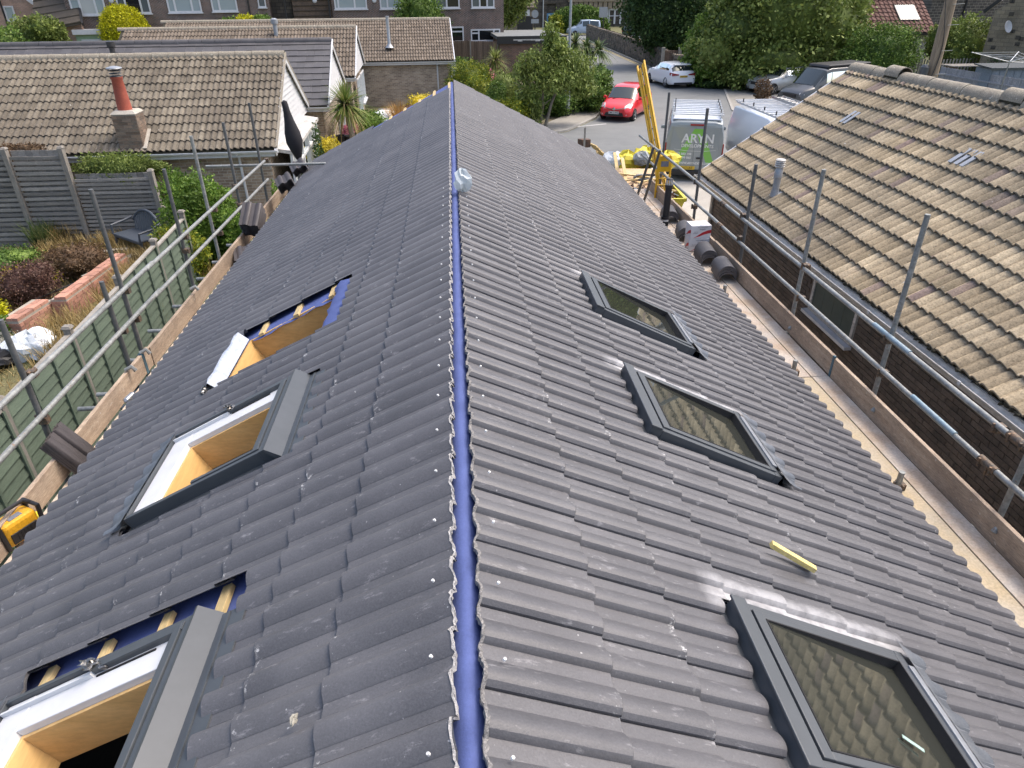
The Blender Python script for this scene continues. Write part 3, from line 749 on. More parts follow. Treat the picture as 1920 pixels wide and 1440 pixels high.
for (px, py) in [(248, 692), (275, 660), (367, 541)]:
    p = gx(px, py, -3.43); part('board_clip', 'galv', sl, lambda b: (b.tube([p+Vector((-.06, -.02, .0)), p+Vector((.0, 0, .03)), p+Vector((.03, .0, -.02))], .022, 8)), smooth='auto')
for y in (4.9, 8.7, 12.5): pole(sl, (-3.1, y, 0.3), (-3.1, y, 2.28), 'galv_dark', 'inner_standard')
# --- right
sr = thing('scaffold', 'tube scaffold with ply deck and toe boards along the right eave beside the brick wall', 'scaffold', (3.8, 8, 0), group='scaffolds along both eaves')
XS = 3.95
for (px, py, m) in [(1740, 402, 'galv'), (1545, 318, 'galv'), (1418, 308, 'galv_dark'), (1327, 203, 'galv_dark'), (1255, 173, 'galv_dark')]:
    t = gx(px, py, XS+.05); pole(sr, (t.x, t.y-.03, .1), t, m, 'standard')
pole(sr, (XS+.05, 3.66, .1), (XS+.05, 3.68, 3.4), 'galv', 'standard'); pole(sr, (XS+.05, 1.9, .1), (XS+.05, 1.9, 4.2), 'galv', 'standard')
for z, brk in ((3.115, 3.75), (2.785, 3.90)):
    pole(sr, (XS, -.4, z+.012), (XS, brk, z+.008), 'galv', 'guard_rail')
    pole(sr, (XS, brk, z), (XS, 9.9, z+.012), 'galv', 'guard_rail')
    ef = gx(1199, 258, XS) if z > 3 else gx(1202, 299, XS); pole(sr, (XS+.004, 9.9, z+.01), (XS, min(ef.y, 17.5), z+.02), 'galv', 'guard_rail')
    for y in (brk, 9.9): part('sleeve_coupler', 'clamp', sr, lambda b: (b.tube([(XS, y-.09, z+.005), (XS, y+.09, z+.008)], .033, 10), b.tube([(XS-.03, y-.06, z-.04), (XS-.03, y-.06, z+.03)], .011, 6), b.tube([(XS-.03, y+.06, z-.04), (XS-.03, y+.06, z+.03)], .011, 6)), smooth='auto')
    part('blue_paint_length', 'galv_blue', sr, lambda b: b.tube([(XS, 4.9-.2*(z > 3)*-4, z+.011), (XS, 4.9-.2*(z > 3)*-4-.6, z+.010)], .0250, 10), smooth='auto')
for (px, py) in [(1667, 637), (1657, 700), (1873, 803), (1860, 883), (1512, 500), (1503, 560), (1396, 405), (1390, 447), (1308, 342), (1303, 388)]:
    p = gx(px, py, XS+.03); part('coupler', 'clamp', sr, lambda b: clamp(b, p, 0))
for i, (ya, yb) in enumerate([(-.6, 2.55), (2.565, 6.10), (6.115, 9.9), (9.92, 13.9)]):
    dz = [0, .0, .012, .0][i]
    part('toe_board', 'scaf_board', sr, lambda b: b.bbox((3.885, ya, 2.325+dz), (3.923, yb, 2.55+dz)), bevel=.003)
    part('deck_board', 'ply_deck', sr, lambda b: b.bbox((3.700, ya, 2.285), (3.881, yb, 2.323+.002*(i % 2))))
    part('deck_board', 'ply_yellow' if i < 2 else 'ply_deck', sr, lambda b: b.bbox((3.46, ya, 2.283), (3.690, yb, 2.320)))
    part('deck_board', 'scaf_board', sr, lambda b: b.bbox((3.22, ya, 2.283), (3.452, yb, 2.319)))
part('board_end_band', 'board_end_blue', sr, lambda b: b.bbox((3.3, 2.545, 2.29), (3.88, 2.575, 2.328)))
part('board_end_band', 'board_end_blue', sr, lambda b: b.bbox((3.88, 6.075, 2.33), (3.90, 6.11, 2.572)))
for (px, py) in [(1487, 697), (1683, 910), (1357, 553)]:
    p = gz(px, py, 2.36); pole(sr, (p.x, p.y, 2.0), (p.x, p.y, 2.50), 'galv', 'inner_standard'); part('coupler', 'clamp', sr, lambda b: clamp(b, (p.x+.02, p.y, 2.35), 0))
for (px, py) in [(1487, 612), (1645, 765), (1875, 990)]:
    p = gx(px, py, 3.92); part('board_clip', 'galv', sr, lambda b: b.tube([p+Vector((-.05, -.01, -.03)), p+Vector((-.02, 0, .0)), p+Vector((.04, .0, -.0))], .022, 8), smooth='auto')
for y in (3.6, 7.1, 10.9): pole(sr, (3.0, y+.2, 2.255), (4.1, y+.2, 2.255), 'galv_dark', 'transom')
# far end: two leaning braces and the end guard rails
pole(sr, gx(1226, 275, 3.5), (3.35, 12.9, 2.2), 'galv_dark', 'brace'); pole(sr, gx(1238, 281, 3.6), (3.47, 12.75, 2.2), 'galv_dark', 'brace')


# ================================================================== BRICK GEOMETRY
def bricks(parent, O, U, N, length, height, m, nparts=0, bw=.225, bh=.075, gap=.010, depth=.02, holes=(), jit=.002, cap=None, zflip=False):
    """courses of bricks standing proud of a mortar wall; O = lower left corner, U = along, N = outward"""
    O, U, N = Vector(O), Vector(U).normalized(), Vector(N).normalized(); Z = Vector((0, 0, 1)); L = []
    for r in range(int(height/bh)):
        x = -bw/2*(r % 2)
        while x < length-.01:
            a, c = max(x, 0), min(x+bw-gap, length); z0 = r*bh
            if c-a > .03 and not any(a < h[1] and c > h[0] and z0+bh > h[2] and z0 < h[3] for h in holes):
                L.append((a, c, z0))
            x += bw
    def one(b, t, o=Vector((0, 0, 0))):
        a, c, z0 = t; j = random.uniform(0, jit); d = depth+j
        p = O+U*a+Z*z0-o; b.prism([p, p+U*(c-a), p+U*(c-a)+Z*(bh-gap), p+Z*(bh-gap)], N*d)
    L.sort(key=lambda t: ((O+U*t[0]+Z*t[2])-Vector((0, 0, CAMZ))).length)
    if L:
        shared = {}
        for t in L[:nparts]:
            key = round(t[1]-t[0], 3); 
            if key not in shared:
                b = MB(); b.prism([Vector((0, 0, 0)), U*(t[1]-t[0]), U*(t[1]-t[0])+Z*(bh-gap), Z*(bh-gap)], N*(depth+.001))
                me = bpy.data.meshes.new('brick'); me.from_pydata([tuple(v) for v in b.v], [], b.f); me.materials.append(MATS[m]); shared[key] = me
            o = bpy.data.objects.new('brick', shared[key]); col.objects.link(o); o.parent = parent
            o.matrix_local = origin(parent).inverted() @ Matrix.Translation(O+U*t[0]+Z*t[2]+N*random.uniform(-jit, jit*.5))
        b = MB()
        for t in L[nparts:]: one(b, t)
        if b.v: b.build('brick', m, parent, kind='stuff')

mat('brick_brown', (.15, .115, .09), .9, (.105, .085, .068), scale=5, fine=50, finevar=.3, island=.28, bmp=.5)
mat('mortar_dark', (.14, .115, .095), .95)
mat('brick_beige', (.38, .29, .20), .9, (.27, .20, .14), scale=4, fine=40, finevar=.25, island=.3, bmp=.5)
mat('mortar_light', (.40, .36, .30), .95)
mat('brick_red', (.47, .24, .17), .9, (.36, .19, .14), scale=4, fine=50, finevar=.25, island=.25, bmp=.4)
mat('upvc', (.60, .61, .62), .35, (.54, .55, .56), fine=8, finevar=.05, spec=.5)
mat('upvc_dirty', (.58, .57, .54), .5, (.40, .385, .36), scale=8, stretch=(1, .4, 1), fine=30, finevar=.3)
mat('ridge_old', (.25, .22, .175), .95, (.30, .27, .21), scale=6, fine=50, finevar=.45, bmp=.8, specks=(16, .66, (.5, .48, .4), .7))
mat('moss', (.03, .028, .02), 1.0, (.055, .05, .03), scale=20, fine=80, finevar=.5)
mat('zinc', (.36, .38, .40), .45, (.30, .32, .34), scale=8, fine=40, finevar=.15, metal=.4)
mat('blind_green', (.035, .06, .055), .5, (.04, .066, .06), fine=6, finevar=.1)
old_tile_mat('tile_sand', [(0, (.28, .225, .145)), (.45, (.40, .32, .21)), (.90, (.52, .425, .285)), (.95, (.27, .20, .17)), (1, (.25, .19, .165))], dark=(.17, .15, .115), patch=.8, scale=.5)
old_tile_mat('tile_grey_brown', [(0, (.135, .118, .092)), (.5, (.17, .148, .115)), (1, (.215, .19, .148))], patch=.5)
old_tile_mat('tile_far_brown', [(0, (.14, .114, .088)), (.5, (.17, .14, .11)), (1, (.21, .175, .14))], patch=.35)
mat('tile_flat_grey', (.062, .059, .062), .55, (.080, .077, .078), scale=2, fine=30, finevar=.15, island=.14, specks=(14, .72, (.3, .3, .3), .6))

# ================================================================== NEIGHBOUR ON THE RIGHT
ng = thing('bungalow', 'neighbouring bungalow on the right with weathered sand-coloured tiles and brown brick wall', 'house', (8.4, 7, 0))
EX, EZ = 5.28, 2.40; RXn, RZn = 8.25, 4.44; YE = 14.78; YB = -.5
D_ = Vector((EX-RXn, 0, EZ-RZn)); SL = D_.length; D_.normalize()
gN = SL/11.6; pitchN = math.atan2(RZn-EZ, RXn-EX)
nslope = bpy.data.objects.new('roof_slope', None); col.objects.link(nslope); nslope.parent = ng; nslope.location = Vector((6.8, 7, 3.4))-ng.location
tl = [gN*(k+.75) for k in range(12)]; tl[-1] = SL+.03
PN = [(0, .010)]+dr_profile(.3, .036, rollw=.76)[1:]
nc = int((YE-YB)/.3)
tiled_slope(nslope, Vector((RXn, YE-nc*.3, RZn)), (0, 1, 0), D_, nc, tl, gN+.075, PN, 'tile_sand', nparts=300, jit=.003, lift=.050, thick=.020, first_len=gN*.75-.02, bevel=.006)
# far slope (hidden side) as a plain sheet with tiles' colour
part('back_slope', 'ridge_old', ng, lambda b: b.prism([(RXn+.02, YB, RZn), (RXn+3.1, YB, EZ-.05), (RXn+3.1, YE, EZ-.05), (RXn+.02, YE, RZn)], (0, 0, -.05)))
# underlay board so no gaps show
part('underlay', 'moss', ng, lambda b: b.prism([(RXn, YB, RZn-.03), (EX+.03, YB, EZ-.02), (EX+.03, YE-.01, EZ-.02), (RXn, YE-.01, RZn-.03)], (0, 0, -.03)))
# moss clogging the eave
b = MB()
for i in range(420):
    y = random.uniform(YB, YE); b.blob((EX-.01+random.uniform(-.045, .045), y, EZ+.012+random.uniform(-.01, .012)), (random.uniform(.015, .04), random.uniform(.02, .06), .022), 6, .5)
b.build('moss', 'moss', ng, kind='stuff')
# ridge: half-round tiles with two raised vent tiles
def halfround(b, p0, p1, r, n=9, th=.015, up=Vector((0, 0, 1)), a0=-.1):
    p0, p1 = Vector(p0), Vector(p1); d = (p1-p0).normalized(); sd = d.cross(up).normalized(); vs = []
    for p in (p0, p1):
        for rr in (r, r-th):
            for k in range(n):
                a = a0+(PI-2*a0)*k/(n-1); vs.append(p+sd*rr*math.cos(a)+up*rr*math.sin(a))
    fs = []
    for k in range(n-1):
        fs += [(k, k+1, 2*n+k+1, 2*n+k), (n+k+1, n+k, 3*n+k, 3*n+k+1), (k+1, k, n+k, n+k+1), (2*n+k, 2*n+k+1, 3*n+k+1, 3*n+k)]
    fs += [(0, 2*n, 3*n, n), (n-1, 2*n-1, 4*n-1, 3*n-1)]
    return b.add(vs, fs)
y = YE+.05; k = 0
while y > 1.0:
    raised = any(abs(y-q) < .24 for q in (13.6, 10.35, 6.9))
    z = RZn-.045+(.075 if raised else 0); L = .45
    part('ridge_tile', 'ridge_old', ng, lambda b: halfround(b, (RXn, y, z), (RXn, y-L+.006, z+(.006 if not raised else 0)), .152+(.004 if k % 2 else 0)), smooth='auto')
    if raised: part('vent_base', 'moss', ng, lambda b: b.bbox((RXn-.14, y-L+.02, RZn-.02), (RXn+.14, y-.02, RZn+.06)))
    y -= L; k += 1
b = MB()
for i in range(500):
    yy = random.uniform(1, YE); b.blob((RXn-.155+random.uniform(-.02, .03), yy, RZn-.075+random.uniform(-.015, .01)), (.025, .03, .022), 6, .5)
b.build('mortar_bedding', 'ridge_old', ng, kind='stuff')
# gutter, fascia, verge
def gutter(b, p0, p1, r=.055, n=8):
    p0, p1 = Vector(p0), Vector(p1); d = (p1-p0).normalized(); sd = d.cross(Vector((0, 0, 1))).normalized(); vs = []
    for p in (p0, p1):
        for rr in (r, r-.004):
            for k in range(n): a = PI+PI*k/(n-1); vs.append(p+sd*rr*math.cos(a)+Vector((0, 0, 1))*rr*math.sin(a))
    for k in range(n-1):
        pass
    fs = []
    for k in range(n-1): fs += [(k, k+1, 2*n+k+1, 2*n+k), (n+k+1, n+k, 3*n+k, 3*n+k+1)]
    fs += [(0, 2*n, 3*n, n), (n-1, 2*n-1, 4*n-1, 3*n-1)]
    return b.add(vs, fs)
GX = EX-.075
part('gutter', 'upvc_dirty', ng, lambda b: (gutter(b, (GX, YB, EZ-.045), (GX, YE+.05, EZ-.045)), b.bbox((GX-.062, YB, EZ-.05), (GX-.052, YE+.05, EZ-.038)), b.bbox((GX-.055, YE+.05, EZ-.10), (GX+.055, YE+.06, EZ-.045))), smooth='auto')
for y in (2.2, 4.0, 5.8, 7.6, 9.4, 11.2, 13.0, 14.5): part('gutter_bracket', 'upvc', ng, lambda b: b.bbox((GX-.068, y-.02, EZ-.075), (GX-.056, y+.02, EZ-.028)))
part('fascia', 'upvc_dirty', ng, lambda b: b.bbox((EX-.012, YB, EZ-.19), (EX+.01, YE, EZ-.035)))
part('soffit', 'upvc_dirty', ng, lambda b: b.bbox((EX+.0105, YB, EZ-.192), (EX+.32, YE, EZ-.18)))
vp = [(RXn, YE+.02, RZn-.02), (EX, YE+.02, EZ-.02)]
part('verge_strip', 'upvc', ng, lambda b: b.beam(Vector(vp[0])+Vector((0, 0, .055)), Vector(vp[1])+Vector((0, 0, .055)), .035, .05))
part('bargeboard', 'upvc', ng, lambda b: b.beam(Vector(vp[0])+Vector((0, -.03, -.08)), Vector(vp[1])+Vector((0, -.03, -.08)), .02, .16))
WX = 5.58
part('mortar_wall', 'mortar_dark', ng, lambda b: b.bbox((WX, YB, .003), (WX+.25, YE-.2, EZ-.19)))
WY0, WY1, WZ0, WZ1 = 8.42, 9.75, 1.42, 2.20
part('gable_wall', 'mortar_dark', ng, lambda b: b.prism([(WX+.251, YE-.4, .003), (11.1, YE-.4, .003), (11.1, YE-.4, EZ-.1), (RXn, YE-.4, RZn-.14), (WX+.251, YE-.4, EZ-.02)], (0, .15, 0)))
bricks(ng, (WX, YE-.2, .15), (0, -1, 0), (-1, 0, 0), YE-YB-.2, EZ-.19-.15, 'brick_brown', 300, holes=[(YE-.2-WY1-.02, YE-.2-WY0+.02, WZ0-.15-.02, 9)], depth=.012, jit=.004)
wn = bpy.data.objects.new('window', None); col.objects.link(wn); wn.parent = ng; wn.location = Vector((WX, 9.1, 1.8))-ng.location
part('frame', 'upvc_dirty', wn, lambda b: [b.bbox((WX-.035, a[0], a[1]), (WX+.0, a[2], a[3])) for a in ((WY0, WZ0, WY0+.06, WZ1), (WY1-.06, WZ0, WY1, WZ1), (WY0+.06, WZ0, WY1-.06, WZ0+.05), (WY0+.06, WZ1-.05, WY1-.06, WZ1))])
part('blind', 'blind_green', wn, lambda b: [b.bbox((WX-.018, WY0+.06+i*.303, WZ0+.05), (WX-.006-.003*(i % 2), WY0+.06+i*.303+.298, WZ1-.05)) for i in range(4)])
part('sill', 'upvc', wn, lambda b: b.bbox((WX-.12, WY0-.04, WZ0-.05), (WX-.0135, WY1+.04, WZ0-.003)))
dpy = YE-.55
part('downpipe', 'upvc_dirty', ng, lambda b: b.tube([(GX, YE-.02, EZ-.09), (GX, YE-.02, EZ-.22), (WX-.06, YE-.25, EZ-.42), (WX-.06, YE-.25, .05)], .034, 9), smooth='auto')
# flue on the near slope, replaced pale tiles
def nroof(px, py, off=0):
    d = Vector(_ray(px, py)); n = Vector((0, 1, 0)).cross(D_).normalized(); p0 = Vector((RXn, 0, RZn-CAMZ))+n*off; t = n.dot(p0)/n.dot(d); return d*t+Vector((0, 0, CAMZ))
nN = Vector((0, 1, 0)).cross(D_).normalized()
fl = nroof(1452, 366, .03)
fp = bpy.data.objects.new('flue', None); col.objects.link(fp); fp.parent = ng; fp.location = fl-ng.location
part('lead_slate', 'zinc', fp, lambda b: b.prism([fl-D_*.20+Vector((0, -.16, 0)), fl+D_*.18+Vector((0, -.16, 0)), fl+D_*.18+Vector((0, .16, 0)), fl-D_*.20+Vector((0, .16, 0))], nN*.012))
part('flue_pipe', 'zinc', fp, lambda b: b.lathe([(.085, -.02), (.072, .06), (.062, .12), (.060, .30), (.07, .31), (.07, .44), (.062, .45), (.062, .5)], fl, 14), smooth='auto')
part('flue_cowl', 'upvc_dirty', fp, lambda b: [b.lathe([(.085, .50+i*.035), (.088, .51+i*.035), (.07, .525+i*.035)], fl, 14) for i in range(4)], smooth='auto')
for (px, py, n_) in ((1597, 222, 1), (1822, 300, 2)):
    c = nroof(px, py, .055)
    part('pale_vent_tile', 'zinc', ng, lambda b: [b.prism([c-D_*.16+Vector((0, q*.13-.045-.0, 0)), c+D_*.16+Vector((0, q*.13-.045, 0)), c+D_*.16+Vector((0, q*.13+.035, 0)), c-D_*.16+Vector((0, q*.13+.035, 0))], nN*.02) for q in range(n_+1)])

# ================================================================== LEFT HOUSES
PHI = math.radians(2.5)
def window(h, x0, x1, z0, z1, y, parent, lights=(0.0, 1.0), glass='glass_dark', outward=-1, bar=.06, transom=None, fm='upvc', axis='x', sill=True):
    """window in local coordinates on plane y (axis x) or x (axis y); lights = fractions of mullions"""
    wn = bpy.data.objects.new('window', None); col.objects.link(wn); wn.parent = parent; 
    ctr = ((x0+x1)/2, y, (z0+z1)/2) if axis == 'x' else (y, (x0+x1)/2, (z0+z1)/2); wn.location = ctr
    def bb(b, a0, a1, c0, c1, d0, d1):
        lo, hi = y+outward*d0, y+outward*d1
        if axis == 'x': b.bbox((a0-ctr[0], min(lo, hi)-ctr[1], c0-ctr[2]), (a1-ctr[0], max(lo, hi)-ctr[1], c1-ctr[2]))
        else: b.bbox((min(lo, hi)-ctr[0], a0-ctr[1], c0-ctr[2]), (max(lo, hi)-ctr[0], a1-ctr[1], c1-ctr[2]))
    b = MB(); bb(b, x0, x1, z0, z0+bar, .002, .06); bb(b, x0, x1, z1-bar, z1, .002, .06); bb(b, x0, x0+bar, z0+bar, z1-bar, .002, .06); bb(b, x1-bar, x1, z0+bar, z1-bar, .002, .06)
    for l in lights[1:-1]: xm = x0+(x1-x0)*l; bb(b, xm-bar*.6, xm+bar*.6, z0+bar, z1-bar, .002, .055)
    if transom:
        for (la, lb, t) in transom: zm = z0+(z1-z0)*t; bb(b, x0+(x1-x0)*la+bar*.5, x0+(x1-x0)*lb-bar*.5, zm-bar*.5, zm+bar*.5, .002, .050)
    b.build('frame', fm, wn, local=True)
    for i, (la, lb) in enumerate(zip(lights[:-1], lights[1:])):
        g = glass[i % len(glass)] if isinstance(glass, (list, tuple)) else glass
        b = MB(); bb(b, x0+(x1-x0)*la+.03, x0+(x1-x0)*lb-.03, z0+.03, z1-.03, .003, .02); b.build('pane', g, wn, local=True)
    if sill: b = MB(); bb(b, x0-.06, x1+.06, z0-.07, z0-.002, .002, .14); b.build('sill', fm, wn, local=True)
    return wn
glassmat('glass_dark', (.012, .014, .016), 1.6); glassmat('glass_light', (.30, .36, .37), 1.6); glassmat('glass_blind', (.42, .44, .43), 1.2); glassmat('glass_mid', (.09, .11, .12), 1.6)
def lhouse(label, ridge_r, eave_dy, rise, L, tile, prof, gauge_n, nparts=0, name='bungalow', wall='brick_beige', gable='clad', ridge_m='ridge_old', fine=True, ridge_len=.45, eave_over=.3, col_step=.3, gutter_m='upvc', lift=.035, group=None):
    """house whose gable end faces +x (rotated by PHI): ridge_r = right end of ridge in world"""
    R = Vector(ridge_r); h = thing(name, label, 'house', (R.x, R.y, 0), PHI, group)
    M = origin(h); lw = lambda x, y, z: M @ Vector((x, y, z)); zr = R.z; ze = zr-rise
    U = (lw(-1, 0, 0)-lw(0, 0, 0)).normalized(); 
    D = (lw(0, -eave_dy, ze)-lw(0, 0, zr)); S = D.length; D.normalize()
    sl_ = bpy.data.objects.new('roof_slope', None); col.objects.link(sl_); sl_.parent = h; sl_.location = (-L/2, -eave_dy/2, ze+rise/2)
    g = S/(gauge_n-.2); tails = [g*(k+.8) for k in range(gauge_n)]; tails[-1] = S+.02
    tiled_slope(sl_, lw(.06, 0, zr), U, D, int(L/prof[-1][0]), tails, g+.07, prof, tile, nparts=nparts, jit=.005, lift=lift, thick=.018, first_len=g*.8-.01)
    part('back_slope', ridge_m, h, lambda b: b.prism([lw(.06, .01, zr), lw(.06, eave_dy, ze), lw(-L, eave_dy, ze), lw(-L, .01, zr)], (0, 0, -.06)))
    part('underlay', 'moss', h, lambda b: b.prism([lw(.02, 0, zr-.02), lw(.02, -eave_dy, ze-.01), lw(-L, -eave_dy, ze-.01), lw(-L, 0, zr-.02)], (0, 0, -.04)))
    x = .05
    while x > -L:
        part('ridge_tile', ridge_m, h, lambda b: halfround(b, lw(x, 0, zr-.035), lw(x-ridge_len+.012, 0, zr-.030), .13), smooth='auto'); x -= ridge_len
    # walls
    fy = -eave_dy+eave_over; ev = (M.to_3x3() @ Vector((0, 0, 0)))
    part('wall', wall+'_wall', h, lambda b: b.prism([lw(-.25, fy, .003), lw(-L, fy, .003), lw(-L, fy, ze-.02), lw(-.25, fy, ze-.02)], (M.to_3x3() @ Vector((0, .25, 0)))))
    gx_ = -.10
    part('gable_wall', wall+'_wallg', h, lambda b: b.prism([lw(gx_-.1, fy+.002, .003), lw(gx_-.1, -fy, .003), lw(gx_-.1, -fy, ze), lw(gx_-.1, fy+.002, ze)], (M.to_3x3() @ Vector((-.15, 0, 0)))))
    # white cladding boards on the gable triangle
    n = 14
    for i in range(n):
        z0 = ze-.1+(rise+.05)*i/n; z1 = ze-.1+(rise+.05)*(i+1)/n-.022
        wid = lambda z: max(.0, (zr-.10-z)/rise*(eave_dy)) if z > ze-.05 else eave_dy-.12
        a, c = min(wid(z0), eave_dy-.12), min(wid(z1), eave_dy-.12)
        if a < .08: continue
        part('cladding_board', 'upvc', h, lambda b: b.prism([lw(gx_+.07, -a, z0), lw(gx_+.07, a, z0), lw(gx_+.04, c, z1), lw(gx_+.04, -c, z1)], (M.to_3x3() @ Vector((-.02, 0, 0)))))
    for sgn in (-1, 1): part('bargeboard', 'upvc', h, lambda b: b.beam(lw(.035, sgn*.0, zr-.09), lw(.035, sgn*(eave_dy+.03), ze-.11), .03, .19))
    part('verge_strip', 'ridge_old' if fine else 'upvc', h, lambda b: b.beam(lw(.07, 0, zr+.03), lw(.07, -eave_dy, ze+.03), .05, .045))
    part('gutter', gutter_m, h, lambda b: (gutter(b, lw(-L, -eave_dy-.05, ze-.05), lw(.1, -eave_dy-.05, ze-.05)), b.beam(lw(-L, -eave_dy-.105, ze-.045), lw(.1, -eave_dy-.105, ze-.045), .012, .014)), smooth='auto')
    part('fascia', gutter_m, h, lambda b: b.beam(lw(-L, -eave_dy+.02, ze-.11), lw(0, -eave_dy+.02, ze-.11), .02, .17))
    return h, M, lw, ze, fy
for nm, a, c, mo in (('brick_beige', (.42, .33, .235), (.24, .175, .125), (.42, .38, .32)),):
    brickmat(nm+'_wall', a, c, mo, PHI); brickmat(nm+'_wallg', a, c, mo, PHI+PI/2)
PA = [(0, .008)]+dr_profile(.3, .042, rollw=.7)[1:]
PF = flat_profile(.3)
hA, MA, lA, zeA, fyA = lhouse('bungalow with mossy brown tiles, red chimney pot and white boarded gable behind the slatted fence', (-4.80, 21.97, 4.28), 3.45, 1.90, 14.0, 'tile_grey_brown', PA, 12, nparts=300)
# chimney with red pot
cb = gz(238, 281, 2.42); cxy = MA.inverted() @ Vector((cb.x, cb.y, 0)); ch = bpy.data.objects.new('chimney', None); col.objects.link(ch); ch.parent = hA; ch.location = (cxy.x, cxy.y+.25, 0)
cl = cxy.x+.18; cy0 = cxy.y-.12; CW, CD, CT = .275, .56, 3.28
MC = MA.to_3x3()
part('stack', 'mortar_light', ch, lambda b: b.prism([lA(cl-CW, cy0, 0), lA(cl+CW, cy0, 0), lA(cl+CW, cy0+CD, 0), lA(cl-CW, cy0+CD, 0)], (0, 0, CT)))
mat('brick_chimney', (.24, .165, .115), .9, (.17, .135, .105), scale=5, fine=40, finevar=.25, island=.35, bmp=.5)
bc = MC @ Vector((0, -1, 0)); uc = MC @ Vector((1, 0, 0))
tmp = MB()
def brickface(O, U, N, ln):
    for r in range(int((CT-1.9)/.075)):
        x = -.1125*(r % 2)
        while x < ln-.02:
            a, c = max(x, 0), min(x+.215, ln); p = Vector(O)+Vector((0, 0, r*.075))+U*a
            if c-a > .04: tmp.prism([p, p+U*(c-a), p+U*(c-a)+Vector((0, 0, .065)), p+Vector((0, 0, .065))], N*(.010+random.uniform(0, .004)))
            x += .225
brickface(lA(cl-CW, cy0, 1.9), uc, bc, 2*CW); brickface(lA(cl+CW, cy0, 1.9), -bc, uc, CD)
tmp.build('brick', 'brick_chimney', ch, kind='stuff')
mat('flue_black', (.03, .03, .032), .5)
mat('mortar_pale', (.45, .42, .36), .95, (.36, .33, .28), scale=9)
mat('terracotta', (.36, .085, .05), .8, (.29, .07, .045), scale=6, fine=40, finevar=.2)
part('flaunching', 'mortar_pale', ch, lambda b: b.box(lA(cl, cy0+CD/2, CT+.03), (2*CW+.05, CD+.05, .07), MC, taper=.75))
pc = lA(cl-.02, cy0+CD/2, CT+.05)
part('chimney_pot', 'terracotta', ch, lambda b: b.lathe([(.17, 0), (.165, .04), (.145, .40), (.125, .70), (.138, .72), (.138, .76)], pc, 18), smooth='auto')
part('cowl', 'flue_black', ch, lambda b: [b.lathe([(.09, .76+i*.06), (.14, .77+i*.06), (.13, .785+i*.06), (.085, .79+i*.06)], pc, 16) for i in range(3)], smooth='auto')
part('cowl_cap', 'zinc', ch, lambda b: b.lathe([(.05, .94), (.18, .945), (.17, .965), (.08, .99), (.02, 1.0)], pc, 16), smooth='auto')
part('lead_flashing', 'mortar_pale', ch, lambda b: b.beam(lA(cl+CW+.04, cy0-.05, 2.47), lA(cl+CW+.04, cy0+CD, 2.83), .10, .03))
# conservatory front on the gable side of house A
glassmat('glass_conserv', (.20, .27, .28), 1.6)
cv = bpy.data.objects.new('glazed_porch', None); col.objects.link(cv); cv.parent = hA; cv.location = (.35, 0, 1.1)
part('roof_edge', 'upvc_dirty', cv, lambda b: b.prism([lA(-.04, -3.05, 2.30), lA(.42, -3.05, 2.22), lA(.42, 2.2, 2.22), lA(-.04, 2.2, 2.30)], (0, 0, -.09)))
part('glass', 'glass_conserv', cv, lambda b: b.prism([lA(.30, -2.95, .35), lA(.30, 2.1, .35), lA(.30, 2.1, 2.12), lA(.30, -2.95, 2.12)], (MC @ Vector((-.03, 0, 0)))))
for yy in (-2.98, -2.45, -1.15, 0.0, .8, 1.5, 2.1): part('frame_post', 'upvc', cv, lambda b: b.beam(lA(.33, yy, .05), lA(.33, yy, 2.14), .07, .07))
for z in (.3, 1.72, 2.12): part('frame_rail', 'upvc', cv, lambda b: b.beam(lA(.335, -2.95, z), lA(.335, 2.1, z), .06, .07))
part('base_wall', 'upvc', cv, lambda b: b.prism([lA(.30, -2.95, .003), lA(.30, 2.1, .003), lA(.30, 2.1, .27), lA(.30, -2.95, .27)], (MC @ Vector((-.1, 0, 0)))))
part('downpipe', 'upvc', hA, lambda b: b.tube([lA(-.95, -3.5, 2.28), lA(-.95, -3.24, 2.15), lA(-.93, -3.22, .05)], .035, 8), smooth='auto')

hB, MB_, lB, zeB, fyB = lhouse('bungalow with smooth dark grey flat tiles and white boarded gable', (-4.45, 28.6, 4.2), 3.5, 1.75, 22.0, 'tile_flat_grey', PF, 11, ridge_m='tile_flat_grey', ridge_len=.46, fine=False, lift=.03)
mat('flue_black', (.03, .03, .032), .5)
vpt = gz(196, 100, 4.0); vl = MB_.inverted() @ vpt
part('vent_terminal', 'flue_black', hB, lambda b: b.lathe([(.12, -.25), (.09, 0), (.09, .18), (.14, .2), (.14, .36), (.08, .38)], lB(vl.x, -.75, 3.95), 12), smooth='auto')
window(hB, -2.6, -.6, 1.0, 2.15, .19, hB, (0, .33, .67, 1), 'glass_mid', outward=1, axis='y')
hC, MC_, lC, zeC, fyC = lhouse('brown tiled bungalow third in the row, with a white boarded gable', (-4.55, 37.2, 4.22), 3.6, 1.8, 10.6, 'tile_far_brown', PA, 11, fine=False)
window(hC, -2.6, -.9, .2, 2.2, .0, hC, (0, .5, 1), 'glass_light', outward=1, axis='y'); window(hC, -.5, 1.6, .9, 2.2, .0, hC, (0, .33, .67, 1), 'glass_light', outward=1, axis='y')
hD, MD_, lD, zeD, fyD = lhouse('brown tiled bungalow with long blank beige brick wall beyond the new roof', (-.12, 45.6, 4.18), 4.05, 1.85, 16.0, 'tile_far_brown', PA, 13, fine=False)
part('downpipe', 'upvc', hD, lambda b: b.tube([lD(-.9, -4.0, 2.2), lD(-.9, -3.8, 2.1), lD(-.9, -3.8, .05)], .045, 8), smooth='auto')
part('corner_board', 'upvc', hD, lambda b: b.beam(lD(.0, -3.8, .05), lD(.0, -3.8, 2.3), .3, .04))
